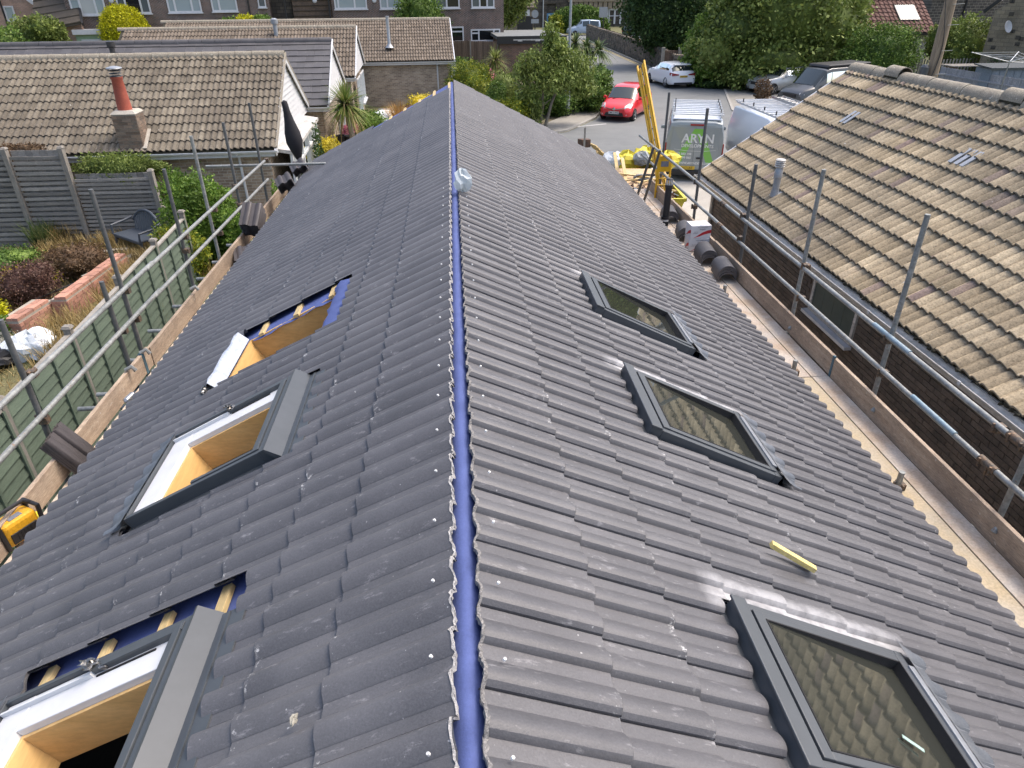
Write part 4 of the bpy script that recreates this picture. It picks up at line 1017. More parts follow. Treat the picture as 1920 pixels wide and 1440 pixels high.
fpos = gz(727, 100, 2.9); fl_ = MD_.inverted() @ fpos
fz = lD(fl_.x, -3.0, 2.95)
part('steel_flue', 'zinc', hD, lambda b: b.lathe([(.24, -.02), (.12, .12), (.085, .2), (.085, 1.45), (.1, 1.46), (.1, 1.52)], fz, 12), smooth='auto')
part('vent_terminal', 'zinc', hC, lambda b: b.lathe([(.1, -.2), (.1, .3), (.16, .32), (.16, .5), (.05, .55)], lC(-3.6, -.6, 4.1), 10), smooth='auto')
# plants on the roof edge are below in the garden section
# ================================================================== GROUND, ROAD, PAVEMENTS
mat('asphalt', (.135, .142, .142), .85, (.165, .172, .170), scale=1.2, fine=35, finevar=.2, bmp=.3, big=(.25, (.185, .19, .185), .6))
mat('pavement', (.24, .225, .20), .9, (.30, .285, .25), scale=2, fine=30, finevar=.2)
mat('kerb', (.30, .285, .26), .9, (.36, .345, .31), scale=4)
mat('concrete', (.36, .34, .30), .9, (.44, .415, .37), scale=1.2, fine=30, finevar=.2, big=(.5, (.27, .25, .22), .5))
mat('slab_sand', (.47, .38, .27), .9, (.40, .33, .25), scale=3)
mat('soil', (.12, .10, .065), 1.0, (.17, .15, .085), scale=1.5, fine=25, finevar=.4, bmp=.6)
mat('dry_grass', (.16, .14, .065), 1.0, (.10, .115, .045), scale=1.2, fine=30, finevar=.5, bmp=.6)
mat('lawn', (.055, .10, .022), 1.0, (.08, .13, .03), scale=2, fine=50, finevar=.4)
mat('line_white', (.62, .62, .60), .8, (.45, .45, .44), scale=5, fine=30, finevar=.3)
mat('line_yellow', (.62, .47, .16), .8, (.5, .42, .22), scale=5, fine=30, finevar=.2)
def sheetz(name, pts, z, m, kind='structure', **k):
    b = MB(); b.add([(p[0], p[1], z) for p in pts], [tuple(range(len(pts)))]); o = b.build(name, m, None, kind=kind, **k); return o
sheetz('ground', [(-400, -200), (400, -200), (400, 500), (-400, 500)], 0.0, 'dry_grass')
sheetz('road', [(3.0, 24.2), (3.0, 31.5), (5.2, 33.0), (7.1, 36.2), (8.9, 41.5), (8.6, 46), (8.2, 52), (8.6, 62), (10.5, 80), (12.5, 100), (60, 100), (60, 96), (16.4, 92), (16.2, 80), (16.05, 60), (15.4, 52.5), (16.2, 49.2), (17.2, 46), (14.8, 38), (14.6, 30), (15.4, 24.2)], .004, 'asphalt')
sheetz('driveway', [(3.0, 4.0), (5.56, 4.0), (5.56, 14.6), (9.0, 14.6), (9.0, 24.2), (3.0, 24.2)], .008, 'concrete')
sheetz('forecourt', [(9.0, 14.6), (20, 14.6), (20, 24.2), (9.0, 24.2)], .004, 'asphalt')
sheetz('driveway', [(14.9, 38), (17.2, 46), (24, 47), (24, 36), (15.2, 36)], .009, 'pavement')
def strip(name, pts, wd, z0, z1, m, **k):
    """kerb / pavement band of constant width to the left of a polyline"""
    b = MB(); P = [Vector((p[0], p[1], 0)) for p in pts]; off = []
    for i, p in enumerate(P):
        d = (P[min(i+1, len(P)-1)]-P[max(i-1, 0)]).normalized(); off.append(p+Vector((-d.y, d.x, 0))*wd)
    for i in range(len(P)-1):
        b.prism([(*P[i][:2], z0), (*P[i+1][:2], z0), (*off[i+1][:2], z0), (*off[i][:2], z0)], (0, 0, z1-z0))
    return b.build(name, m, None, **k)
LK = [(3.0, 31.6), (5.2, 33.1), (7.1, 36.3), (8.9, 41.5), (8.6, 46), (8.2, 52), (8.6, 62), (10.5, 80), (12.4, 98)]
RK = [(14.6, 26), (14.6, 30), (14.8, 38), (17.2, 46)][::-1]
strip('kerb', LK, .14, .003, .085, 'kerb', kind='structure'); strip('pavement', [(a-.16, b) for a, b in LK], 1.5, .002, .080, 'pavement', kind='structure')
strip('kerb', RK[::-1][::-1], .14, .012, .05, 'kerb', kind='structure')
strip('kerb', [(16.0, 92), (15.95, 80), (15.8, 60), (15.2, 52.5)], .14, .012, .09, 'kerb', kind='structure')
for dx in (0, .22): strip('yellow_line', [(15.45+dx, 91), (15.5+dx, 80), (15.45+dx, 70), (15.35+dx, 60), (14.9+dx, 54)], .10, .0085, .0095, 'line_yellow', kind='structure')
wl0, wl1, wl2 = gz(1030, 243, 0), gz(1085, 238, 0), gz(1138, 233, 0); strip('white_line', [(wl0.x, wl0.y), (wl1.x, wl1.y), (wl2.x, wl2.y)], .12, .0085, .0095, 'line_white', kind='structure')
strip('white_line', [(9.35, 43.2), (9.0, 48.5)], .13, .0085, .0095, 'line_white', kind='structure')
# left garden: raised soil and grass
def bumpy(name, x0, x1, y0, y1, z, m, n=40, amp=.04, **k):
    xs = np.linspace(x0, x1, n); ys = np.linspace(y0, y1, n); V = []; 
    for j in ys:
        for i in xs: V.append((i, j, z+amp*math.sin(i*3.1+j)*math.sin(j*2.3-i)+random.uniform(-.3, .3)*amp))
    F = [(j*n+i, j*n+i+1, (j+1)*n+i+1, (j+1)*n+i) for j in range(n-1) for i in range(n-1)]
    return np_mesh(name, np.array(V), np.array(F), m, None, smooth=True, **k)
bumpy('garden_soil', -22, -5.75, 1, 17.4, .36, 'dry_grass', 60, .05, kind='structure')
sheetz('lawn', [(-7.2, 17.6), (-5.2, 17.6), (-4.9, 13.0), (-6.6, 13)], .47, 'lawn')
sheetz('path', [(-5.7, 0), (-3.0, 0), (-3.0, 24), (-5.7, 24)], .006, 'concrete')
sheetz('path', [(-4.0, 24.0), (.5, 24.0), (.5, 34), (-3.0, 33)], .006, 'slab_sand')
sheetz('path', [(-4.2, 34.5), (.2, 34.5), (.0, 41.4), (-4.2, 41)], .010, 'asphalt')
sheetz('garden_bed', [(.6, 24.6), (3.0, 24.6), (3.0, 31.4), (6.6, 37.0), (7.3, 45), (6.8, 52), (.4, 54), (.2, 41.8)], .012, 'soil')

# ================================================================== BACK ROW
brickmat('brick_terrace', (.13, .068, .050), (.055, .036, .032), (.32, .285, .25), math.radians(9), msz=.011)
brickmat('brick_terrace_side', (.115, .060, .045), (.055, .036, .032), (.20, .175, .15), math.radians(99))
brickmat('brick_pink', (.42, .255, .18), (.32, .20, .15), (.42, .36, .30), math.radians(9))
brickmat('brick_garage', (.17, .085, .06), (.10, .06, .045), (.20, .17, .14), 0)
brickmat('stone_dark', (.055, .048, .040), (.10, .085, .065), (.03, .028, .025), 0, bw=.5, bh=.24, msz=.02)
brickmat('stone_tan', (.29, .24, .165), (.21, .175, .125), (.15, .13, .10), math.radians(-40), bw=.45, bh=.21, msz=.012)
brickmat('stone_black', (.045, .042, .038), (.085, .075, .065), (.22, .20, .17), 0, bw=.42, bh=.22, msz=.016)
brickmat('blockwork', (.37, .37, .34), (.30, .30, .28), (.22, .22, .20), 0, bw=.9, bh=.42, msz=.02)
mat('gutter_black', (.02, .02, .022), .4)
mat('tile_hang', (.17, .12, .085), .9, (.12, .09, .07), scale=3, fine=14, finevar=.3)
old_tile_mat('tile_dark_far', [(0, (.10, .085, .068)), (1, (.16, .14, .11))], patch=.3)
old_tile_mat('tile_maroon', [(0, (.115, .060, .048)), (.5, (.15, .085, .07)), (1, (.19, .115, .095))], patch=.1, dark=(.03, .02, .018), lichen=(.3, .25, .2))
TY, TPSI = 61.0, math.radians(9)
tr = gy(945, 80, TY)
def hitlocal(o, px, py, y=0.0, axis='y'):
    M = origin(o).inverted(); p = M @ Vector((0, 0, CAMZ)); d = M.to_3x3() @ Vector(_ray(px, py))
    t = (y-(p.y if axis == 'y' else p.x))/(d.y if axis == 'y' else d.x); return p+d*t
te = thing('terrace_house', 'dark brown brick terrace with white windows across the back', 'house', (tr.x, TY, 0), TPSI)
tM = origin(te); tw = lambda x, y, z: tM @ Vector((x, y, z))
xl = hitlocal(te, 505, 10).x; xll = hitlocal(te, 128, 30).x; xr2 = hitlocal(te, 622, 10).x
ZT = 7.5
part('wall', 'brick_terrace', te, lambda b: b.prism([tw(xr2, 0, .003), tw(0, 0, .003), tw(0, 0, ZT), tw(xr2, 0, ZT)], (tM.to_3x3() @ Vector((0, 8, 0)))))
part('wall', 'brick_terrace', te, lambda b: b.prism([tw(xll, .0, .003), tw(xl, .0, .003), tw(xl, .0, ZT), tw(xll, .0, ZT)], (tM.to_3x3() @ Vector((0, 8, 0)))))
part('roof', 'tile_dark_far', te, lambda b: (b.prism([tw(xll-.3, -.4, ZT-.05), tw(.3, -.4, ZT-.05), tw(.3, 4, ZT+2.4), tw(xll-.3, 4, ZT+2.4)], (0, 0, .1)), b.prism([tw(xll-.3, 4.01, ZT+2.4), tw(.3, 4.01, ZT+2.4), tw(.3, 8.4, ZT-.05), tw(xll-.3, 8.4, ZT-.05)], (0, 0, .1))))
part('tile_hung_bay', 'tile_hang', te, lambda b: b.prism([tw(hitlocal(te, 548, 10, 1).x, 1, .003), tw(xr2-.02, 1, .003), tw(xr2-.02, 1, ZT-.2), tw(hitlocal(te, 548, 10, 1).x, 1, ZT-.2)], (tM.to_3x3() @ Vector((0, 2, 0)))))
xa, xb_ = hitlocal(te, 548, 10, .94).x, xr2-.06
b = MB()
for z in np.arange(.5, ZT-.4, .34):
    b.beam(tw(xa, .97, z), tw(xb_, .97, z), .05, .03)
b.build('tile_course', 'moss', te, kind='stuff')
part('stone_bay', 'stone_dark', te, lambda b: b.prism([tw(xl+.02, 1.4, .003), tw(hitlocal(te, 547, 10, 1.4).x, 1.4, .003), tw(hitlocal(te, 547, 10, 1.4).x, 1.4, ZT-.3), tw(xl+.02, 1.4, ZT-.3)], (tM.to_3x3() @ Vector((0, 2, 0)))))
wins = [(137, 202, 29, (0, .28, .72, 1), ['glass_light', 'glass_blind', 'glass_light']), (224, 285, 26, (0, .26, .72, 1), ['glass_mid', 'glass_dark', 'glass_mid']), (317, 380, 24, (0, .22, .72, 1), ['glass_light']),
        (399, 447, 22, (0, .30, 1), ['glass_light']), (622+6, 689, 17.5, (0, .12, .62, 1), ['glass_light']), (713, 752, 17, (0, .36, 1), ['glass_light']),
        (808, 862, 16, (0, .55, 1), ['glass_mid', 'glass_dark']), (884, 927, 15, (0, .36, .68, 1), ['glass_mid', 'glass_dark'])]
for (pa, pb_, py, li, gl) in wins:
    A = hitlocal(te, pa, py); B = hitlocal(te, pb_, py)
    window(te, A.x, B.x, A.z, A.z+1.35, 0, te, li, gl, bar=.10, transom=[(li[0], li[1], .72)])
for (pa, pb_, p0, p1, li) in [(846, 870, 79, 50, (0, 1)), (883, 938, 78, 55, (0, .27, .78, 1))]:
    A = hitlocal(te, pa, p0); B = hitlocal(te, pb_, p0); Tt = hitlocal(te, pa, p1)
    window(te, A.x, B.x, A.z, Tt.z, 0, te, li, 'glass_dark', bar=.10, transom=[(0, li[1], .68)]+([(.78, 1, .68)] if len(li) > 2 else []))
A = hitlocal(te, 485, 14); window(te, A.x, A.x+.55, A.z, A.z+1.1, 0, te, (0, 1), 'glass_mid', bar=.08)
for px in (466, 534, 617): q = hitlocal(te, px, 10, -.06); part('downpipe', 'gutter_black', te, lambda b: b.tube([tw(q.x, -.08, .05), tw(q.x, -.08, ZT)], .06, 6))
A = hitlocal(te, 144, 56); B = hitlocal(te, 200, 56); C = hitlocal(te, 144, 80)
part('porch_fascia', 'upvc', te, lambda b: b.prism([tw(A.x, -1.2, A.z-.25), tw(B.x, -1.2, A.z-.25), tw(B.x, -1.2, A.z+.05), tw(A.x, -1.2, A.z+.05)], (tM.to_3x3() @ Vector((0, 1.2, 0)))))
mat('green_pale', (.30, .42, .28), .6)
part('porch_front', 'green_pale', te, lambda b: b.prism([tw(A.x+.1, -1.0, .05), tw(B.x-.1, -1.0, .05), tw(B.x-.1, -1.0, A.z-.25), tw(A.x+.1, -1.0, A.z-.25)], (tM.to_3x3() @ Vector((0, .9, 0)))))
window(te, A.x+.4, A.x+2.2, A.z-1.9, A.z-.55, -1.0, te, (0, 1), 'glass_mid', bar=.14)
A = hitlocal(te, 317, 52); B = hitlocal(te, 389, 52)
part('canopy', 'zinc', te, lambda b: b.prism([tw(A.x, -1.2, A.z-.15), tw(B.x, -1.2, A.z-.15), tw(B.x, -1.2, A.z+.1), tw(A.x, -1.2, A.z+.1)], (tM.to_3x3() @ Vector((0, 1.19, .35)))))
# side roof that runs down at the left of the terrace
A = hitlocal(te, 140, 42, -.6); B = hitlocal(te, 62, 52, -.6)
part('catslide_roof', 'tile_dark_far', te, lambda b: b.prism([tw(A.x+.5, -1.0, A.z-.1), tw(B.x, -1.0, A.z-.6), tw(B.x, 5, A.z+4.6), tw(xll-.2, 5, A.z+4.6)], (0, 0, .15)))
b = MB()
for i in range(12):
    t = i/12; b.beam(tw(A.x+.5-(A.x+.5-xll+.2)*t, -1.0+6*t-.02, A.z-.1+4.7*t+.17), tw(B.x, -1.0+6*t-.02, A.z-.6+5.2*t+.17), .10, .05)
b.build('tile_course', 'tile_dark_far', te, kind='stuff')
part('dark_verge', 'gutter_black', te, lambda b: b.beam(tw(A.x+.6, -1.1, A.z-.1), tw(xll-.1, 5, A.z+4.65), .14, .22))
part('side_wall', 'brick_pink', te, lambda b: b.prism([tw(A.x-2.5, -.6, .003), tw(A.x+.35, -.6, .003), tw(A.x+.35, -.6, A.z-.1), tw(A.x-2.5, -.6, A.z-.2)], (0, .3, 0)))
for px in (208, 590/1, 702): 
    q = hitlocal(te, px, 1, -.12); part('alarm_box', 'upvc', te, lambda b: b.lathe([(.16, 0), (.16, .06), (.1, .1)], tw(q.x, -.01, q.z), 12, Matrix.Rotation(PI/2, 3, 'X')))
# far-left pinkish house
ph = thing('brick_house', 'pinkish brick house at the far left corner with a narrow white window', 'house', (-36.5, 63, 0), math.radians(9))
pM = origin(ph); pw = lambda x, y, z: pM @ Vector((x, y, z)); xe = hitlocal(ph, 66, 20).x
part('wall', 'brick_pink', ph, lambda b: b.prism([pw(xe-9, 0, .003), pw(xe, 0, .003), pw(xe, 0, hitlocal(ph, 66, 5).z), pw(xe-3.5, 0, 8.2), pw(xe-9, 0, 8.2)], (0, 8, 0)))
part('bargeboard', 'upvc', ph, lambda b: b.beam(pw(xe+.1, -.1, hitlocal(ph, 68, 6).z), pw(xe-3.6, -.1, 8.3), .12, .3))
A = hitlocal(ph, 24, 40); B = hitlocal(ph, 31, 40); C = hitlocal(ph, 15, 11); window(ph, A.x-.35, A.x+.35, A.z, C.z, 0, ph, (0, 1), 'glass_light', bar=.1)
q = hitlocal(ph, 12, 40, -.1); part('drainpipe', 'gutter_black', ph, lambda b: b.tube([pw(q.x, -.1, .05), pw(q.x, -.1, 8)], .06, 6))
# flat roofed garage and its neighbours
ga = thing('garage', 'flat roofed brown brick garage at the roadside behind the small tree', 'garage', (6, 56.5, 0), math.radians(3))
gM = origin(ga); gw = lambda x, y, z: gM @ Vector((x, y, z)); a0, a1 = hitlocal(ga, 937, 90).x, hitlocal(ga, 1056, 90).x
zt = hitlocal(ga, 1000, 73).z
part('wall', 'brick_garage', ga, lambda b: b.bbox((a0, 0, .003), (a1, 7.0, zt-.02)), local=True)
part('flat_roof', 'asphalt', ga, lambda b: b.bbox((a0-.2, -.15, zt), (a1+.2, 7.2, zt+.22)), local=True)
part('fascia', 'gutter_black', ga, lambda b: b.bbox((a0-.22, -.19, zt-.30), (a1+.22, -.155, zt+.20)), local=True)
part('torn_trim', 'upvc_dirty', ga, lambda b: [b.bbox((a0+1.0+i*.33, -.21, zt-.1+random.uniform(-.04, .04)), (a0+1.35+i*.33, -.195, zt+.0)) for i in range(7)], local=True)

def fence(label, P0, P1, h, z0, m, post_m, style='vert', bay=1.8, bw=.14, gap=.012, posts=True, th=.022, top=0, group=None, postr=.045, side=1, rails=True, name='fence', nb=None):
    P0, P1 = Vector(P0), Vector(P1); U = (P1-P0); L = U.length; U.normalize(); N = Vector((U.y, -U.x, 0))*side
    fn = thing(name, label, 'fence', (P0+P1)/2-Vector((0, 0, 0)), 0, group)
    if style == 'vert':
        n = max(1, int(L/(bw+gap))); shared = None
        for i in range(n):
            a = i*(bw+gap); p = P0+U*(a+bw/2)+Vector((0, 0, z0+h/2+random.uniform(-.01, .01)))
            if shared is None: shared = part('board', m, fn, lambda b: b.beam(p-U*(bw/2), p+U*(bw/2), th, h)); base_p = p.copy()
            else:
                o = shared.copy(); col.objects.link(o); o.parent = fn; o.location = p-base_p
    else:
        n = int(h/(bw+gap)); nbay = max(1, round(L/bay)); 
        for j in range(nbay):
            A = P0+U*(L*j/nbay); B = P0+U*(L*(j+1)/nbay)
            for i in range(n):
                z = z0+(i+.5)*(bw+gap)
                part('slat', m, fn, lambda b: b.beam(A+Vector((0, 0, z))+N*random.uniform(.0, .02), B+Vector((0, 0, z+random.uniform(-.008, .008)))+N*random.uniform(0, .02), th, bw))
    if posts:
        nb_ = max(1, round(L/bay))
        for j in range(nb_+1):
            p = P0+U*(L*j/nb_)+N*(th+postr*.6); part('post', post_m, fn, lambda b: b.bbox((p.x-postr, p.y-postr, z0-.05), (p.x+postr, p.y+postr, z0+h+.06+top)))
    if rails and style == 'vert':
        for z in (.25, .8): part('rail', post_m, fn, lambda b: b.beam(P0+Vector((0, 0, z0+h*z))-N*.035, P1+Vector((0, 0, z0+h*z))-N*.035, .04, .07))
    return fn
mat('wood_grey', (.21, .20, .185), .9, (.30, .28, .25), scale=3, stretch=(.6, 1, 6), fine=30, finevar=.4, bmp=.5, island=.3)
mat('wood_grey_post', (.27, .25, .22), .9, (.20, .185, .16), scale=5, stretch=(5, 5, .6), fine=30, finevar=.35, bmp=.5)
mat('wood_brown', (.14, .095, .07), .9, (.19, .135, .10), scale=3, stretch=(5, 5, .6), fine=20, finevar=.3, island=.25)
mat('fence_green', (.098, .135, .098), .75, (.125, .165, .12), scale=2.5, stretch=(1, .5, 3), fine=30, finevar=.2, bmp=.3, island=.1)
mat('fence_slate', (.24, .25, .28), .8, (.31, .32, .35), scale=4, fine=20, finevar=.2, island=.2)
mat('wood_silver', (.33, .31, .27), .9, (.25, .23, .2), scale=5, fine=20, finevar=.3, island=.25)
fence('dark brown close-board fence between the terrace and the brick garage', (-.6, 58.6, 0), (gw(a0, 0, 0).x-.1, 57.0, 0), 1.75, .45, 'wood_brown', 'wood_grey_post', bw=.16)

# slatted fence in the left garden
FY = 17.5
def slat_fence(label, x0, x1, zt, zb=.42, n=19, capboard=True, posts=(True, True)):
    fn = thing('slatted_fence', label, 'fence', ((x0+x1)/2, FY, 0))
    h = (zt-zb-.18)
    for i in range(n):
        z = zb+.10+h*i/n; part('slat', 'wood_grey', fn, lambda b: b.beam((x0+.04, FY-.06-random.uniform(0, .015), z+h/n*.36), (x1-.04, FY-.06-random.uniform(0, .015), z+h/n*.36+random.uniform(-.01, .01)), .022, h/n*.60))
    m = int((x1-x0-.1)/.15)
    for i in range(m):
        a = x0+.05+i*(x1-x0-.1)/m; part('board', 'wood_grey_dark' if False else 'wood_grey', fn, lambda b: b.bbox((a+.003, FY+.012, zb+.0), (a+(x1-x0-.1)/m-.004, FY+.03, zt+random.uniform(-.006, .004))))
    part('gravel_board', 'wood_grey_post', fn, lambda b: b.bbox((x0, FY-.03, zb-.25), (x1, FY+.01, zb+.085)))
    for s, x in zip(posts, (x0, x1)):
        if s: part('post', 'wood_grey_post', fn, lambda b: (b.bbox((x-.055, FY-.13, zb-.2), (x+.055, FY+.009, zt+.05)), b.box((x, FY-.045, zt+.072), (.14, .14, .04), taper=.6)))
    return fn
slat_fence('left stretch of tall grey slatted fence at the picture edge', -12.7, -10.55, 2.66, n=17, posts=(False, True))
slat_fence('tall grey slatted fence panel between two posts, right of the edge stretch', -10.52, -9.28, 2.66, n=17, posts=(False, True))
slat_fence('lower grey slatted fence behind the plastic bench', -9.24, -7.38, 2.09, n=15, posts=(False, True))
slat_fence('short low slatted fence to the right of the bench', -7.32, -6.3, 1.2, n=7)
# green boarded fence beside the left scaffold
gf = thing('green_fence', 'green painted overlap fence running beside the left scaffold', 'fence', (-5.2, 9, 0))
XG = -5.28
def lerpx(y): return XG-.06*(y-8)*1.0*.9
seg = [-.5, 1.35, 3.2, 5.05, 6.9, 8.75, 10.6, 12.4, 14.2]
for k in range(len(seg)-1):
    ya, yb = seg[k]+.04, seg[k+1]-.04; zt = 1.93-(.05 if k % 2 else 0)+(.02 if k == 3 else 0)
    xa, xb_ = XG-.055*(ya-8), XG-.055*(yb-8)
    for i in range(12):
        z = .18+i*.142
        part('slat', 'fence_green', gf, lambda b: b.prism([(xa+.022, ya, z), (xb_+.022, yb, z+random.uniform(-.006, .006)), (xb_-.004, yb, z+.150), (xa-.004, ya, z+.150+random.uniform(-.004, .004))], (-.009, 0, 0)))
    for j in range(4):
        t = (j+.5)/4*.98+.01; y = ya+(yb-ya)*(j/3 if True else t); x = xa+(xb_-xa)*(j/3)
        part('batten', 'fence_green', gf, lambda b: b.bbox((x+.0225, y-.02, .15), (x+.045, y+.02, zt)))
    part('capping', 'wood_silver', gf, lambda b: b.beam((xa-.005, ya, zt+.012), (xb_-.005, yb, zt+.012), .075, .028))
for k, y in enumerate(seg): x = XG-.055*(y-8); part('post', 'wood_grey_post', gf, lambda b: (b.bbox((x-.05, y-.04, 0), (x+.045, y+.036, 2.03)), b.box((x, y, 2.05), (.13, .12, .035), taper=.7)))
# low brick walls in the garden
bw_ = thing('garden_wall', 'low red brick wall running back through the left garden', 'wall', (-7.6, 14, 0))
bricks_specs = []
def lowwall(th_, P0, P1, zb, zt, wd=.22):
    P0, P1 = Vector(P0), Vector(P1); U = (P1-P0); L = U.length; U.normalize(); N = Vector((U.y, -U.x, 0))
    part('mortar', 'mortar_light', th_, lambda b: b.prism([P0+Vector((0, 0, zb)), P1+Vector((0, 0, zb)), P1-N*wd+Vector((0, 0, zb)), P0-N*wd+Vector((0, 0, zb))], (0, 0, zt-zb-.012)))
    bricks(th_, P0+Vector((0, 0, zb)), U, N, L, zt-zb, 'brick_red', 110, depth=.01, jit=.004)
    bricks(th_, P0-N*(wd)+Vector((0, 0, zb)), N, -U, wd, zt-zb, 'brick_red', 14, depth=.01)
    x = 0
    while x < L-.1:       # brick-on-flat coping, two rows
        for q in (0, 1):
            w2 = min(.215, L-x); p = P0+U*x-N*(q*.115)+Vector((0, 0, zt-.012)); part('brick', 'brick_red', th_, lambda b: b.prism([p, p+U*w2, p+U*w2-N*.105, p-N*.105], (0, 0, .055+random.uniform(-.004, .006))))
        x += .226
qa, qb = gz(123, 560, .8), gz(236, 477, .8); lowwall(bw_, (qa.x, qa.y, 0), (qb.x, qb.y, 0), .15, .79, .30)
bw2 = thing('garden_wall', 'lower pinkish brick wall in front of the purple-brown shrub', 'wall', (-8.0, 12.5, 0))
qa, qb = gz(33, 601, .76), gz(97, 560, .76); lowwall(bw2, (qa.x, qa.y, 0), (qb.x, qb.y, 0), .1, .75, .40)
# stone sleepers
mat('sleeper', (.33, .31, .26), .95, (.24, .23, .2), scale=4, fine=20, finevar=.35, bmp=.5)
for (A, B, lb) in [((-8.15, 14.6), (-7.6, 15.9), 'pale weathered sleeper edging behind the low brick wall'), ((-8.55, 16.2), (-7.9, 16.35), 'short pale sleeper lying across the dry bed')]:
    MB().beam((A[0], A[1], .52), (B[0], B[1], .54), .16, .14).build('sleeper', 'sleeper', None, bevel=.01, label=lb, cat='edging')
MB().blob((-8.0, 13.95, .50), (.2, .42, .10), 10, .2).build('boulder', 'stone_pale', None, label='white stone lump behind the low brick wall', cat='stone') if 'stone_pale' in MATS else None
mat('stone_pale', (.52, .50, .46), .9, (.62, .60, .56), scale=8)
MB().blob((-8.0, 13.95, .52), (.16, .36, .12), 10, .2).build('boulder', 'stone_pale', None, label='white stone lump behind the low brick wall', cat='stone')
part_b = MB(); part_b.tube([(-8.5, 13.0, .66), (-8.0, 13.9, .70), (-7.8, 13.95, .70)], .012, 6); part_b.tube([(-8.0, 13.9, .70), (-7.97, 13.85, .45)], .012, 6)
part_b.build('metal_edging', 'gutter_black', None, label='thin black metal bar standing over the low brick wall', cat='rail')

# ================================================================== STONE BUILDINGS, WALLS AT THE BACK
sb = thing('stone_building', 'soot-dark stone building with a blue double door at the back', 'building', (15, 118, 0))
sx0, sx1 = gy(998, 30, 118).x, gy(1182, 30, 118).x
part('wall', 'stone_dark', sb, lambda b: b.bbox((sx0, 118, .003), (sx1+6, 128, 9.5)))
dx0, dx1 = gy(1025, 40, 117.9).x, gy(1041, 40, 117.9).x
mat('door_blue', (.10, .27, .47), .5)
dz1 = gy(1030, 25, 117.9).z
part('door', 'door_blue', sb, lambda b: (b.bbox((dx0, 117.86, .1), ((dx0+dx1)/2-.03, 117.99, dz1)), b.bbox(((dx0+dx1)/2+.03, 117.86, .1), (dx1, 117.99, dz1))))
part('door_light', 'gutter_black', sb, lambda b: (b.bbox((dx0+.2, 117.84, dz1-.8), ((dx0+dx1)/2-.15, 117.855, dz1-.35)), b.bbox(((dx0+dx1)/2+.15, 117.84, dz1-.8), (dx1-.2, 117.855, dz1-.35))))
mat('stone_sand', (.27, .22, .155), .9, (.2, .17, .12), scale=3)
part('door_surround', 'stone_dark', sb, lambda b: (b.bbox((dx0-.5, 117.7, .1), (dx0-.02, 117.99, dz1+1.3)), b.bbox((dx1+.02, 117.7, .1), (dx1+.5, 117.99, dz1+1.3)), b.bbox((dx0-.7, 117.6, dz1+1.31), (dx1+.7, 117.99, dz1+1.7))))
z5 = gy(1100, 12, 117.5).z
for i in range(12):
    x = gy(1072, 8, 117.5).x+i*(gy(1172, 8, 117.5).x-gy(1072, 8, 117.5).x)/11
    part('corbel', 'stone_sand', sb, lambda b: b.bbox((x-.35, 117.5, z5-.3), (x+.25, 117.99, z5+.6)))
part('cornice', 'stone_sand', sb, lambda b: b.bbox((gy(1066, 8, 117.4).x, 117.4, z5+.61), (sx1+5, 117.99, z5+1.0)))
zb, zt2 = gy(1140, 45, 117.9).z, gy(1140, 16, 117.9).z
for px in (1135, 1147, 1158, 1169): x = gy(px, 30, 117.9).x; part('window', 'upvc', sb, lambda b: (b.bbox((x-.45, 117.85, max(.3, zb)), (x-.33, 117.99, zt2)), b.bbox((x+.33, 117.85, max(.3, zb)), (x+.45, 117.99, zt2)), b.bbox((x-.33, 117.86, zt2-.25), (x+.33, 117.99, zt2)), b.bbox((x-.33, 117.86, (zb+zt2)/2), (x+.33, 117.99, (zb+zt2)/2+.1))))
# low building left of it
sh = thing('outbuilding', 'low dark outbuilding with two small white windows left of the stone building', 'building', (11, 100, 0))
o0, o1 = gy(948, 40, 100).x, gy(1000, 40, 100).x
part('wall', 'stone_tan', sh, lambda b: b.bbox((o0, 100, .003), (o1, 106, gy(980, 8, 100).z)))
part('garage_door', 'gutter_black', sh, lambda b: b.bbox((gy(970, 40, 99.9).x, 99.85, .05), (gy(999, 40, 99.9).x, 99.99, gy(985, 31, 99.9).z)))
part('roof', 'tile_far_brown', sh, lambda b: b.prism([(o0-.3, 99.6, gy(980, 16, 99.6).z), (o1+.3, 99.6, gy(980, 16, 99.6).z), (o1+.3, 104, gy(980, -10, 104).z), (o0-.3, 104, gy(980, -10, 104).z)], (0, 0, .15)))
for px in (978, 989): q = gy(px, 24, 99.8); part('window', 'upvc', sh, lambda b: b.bbox((q.x-.3, 99.8, q.z-.35), (q.x+.3, 99.99, q.z+.35)))
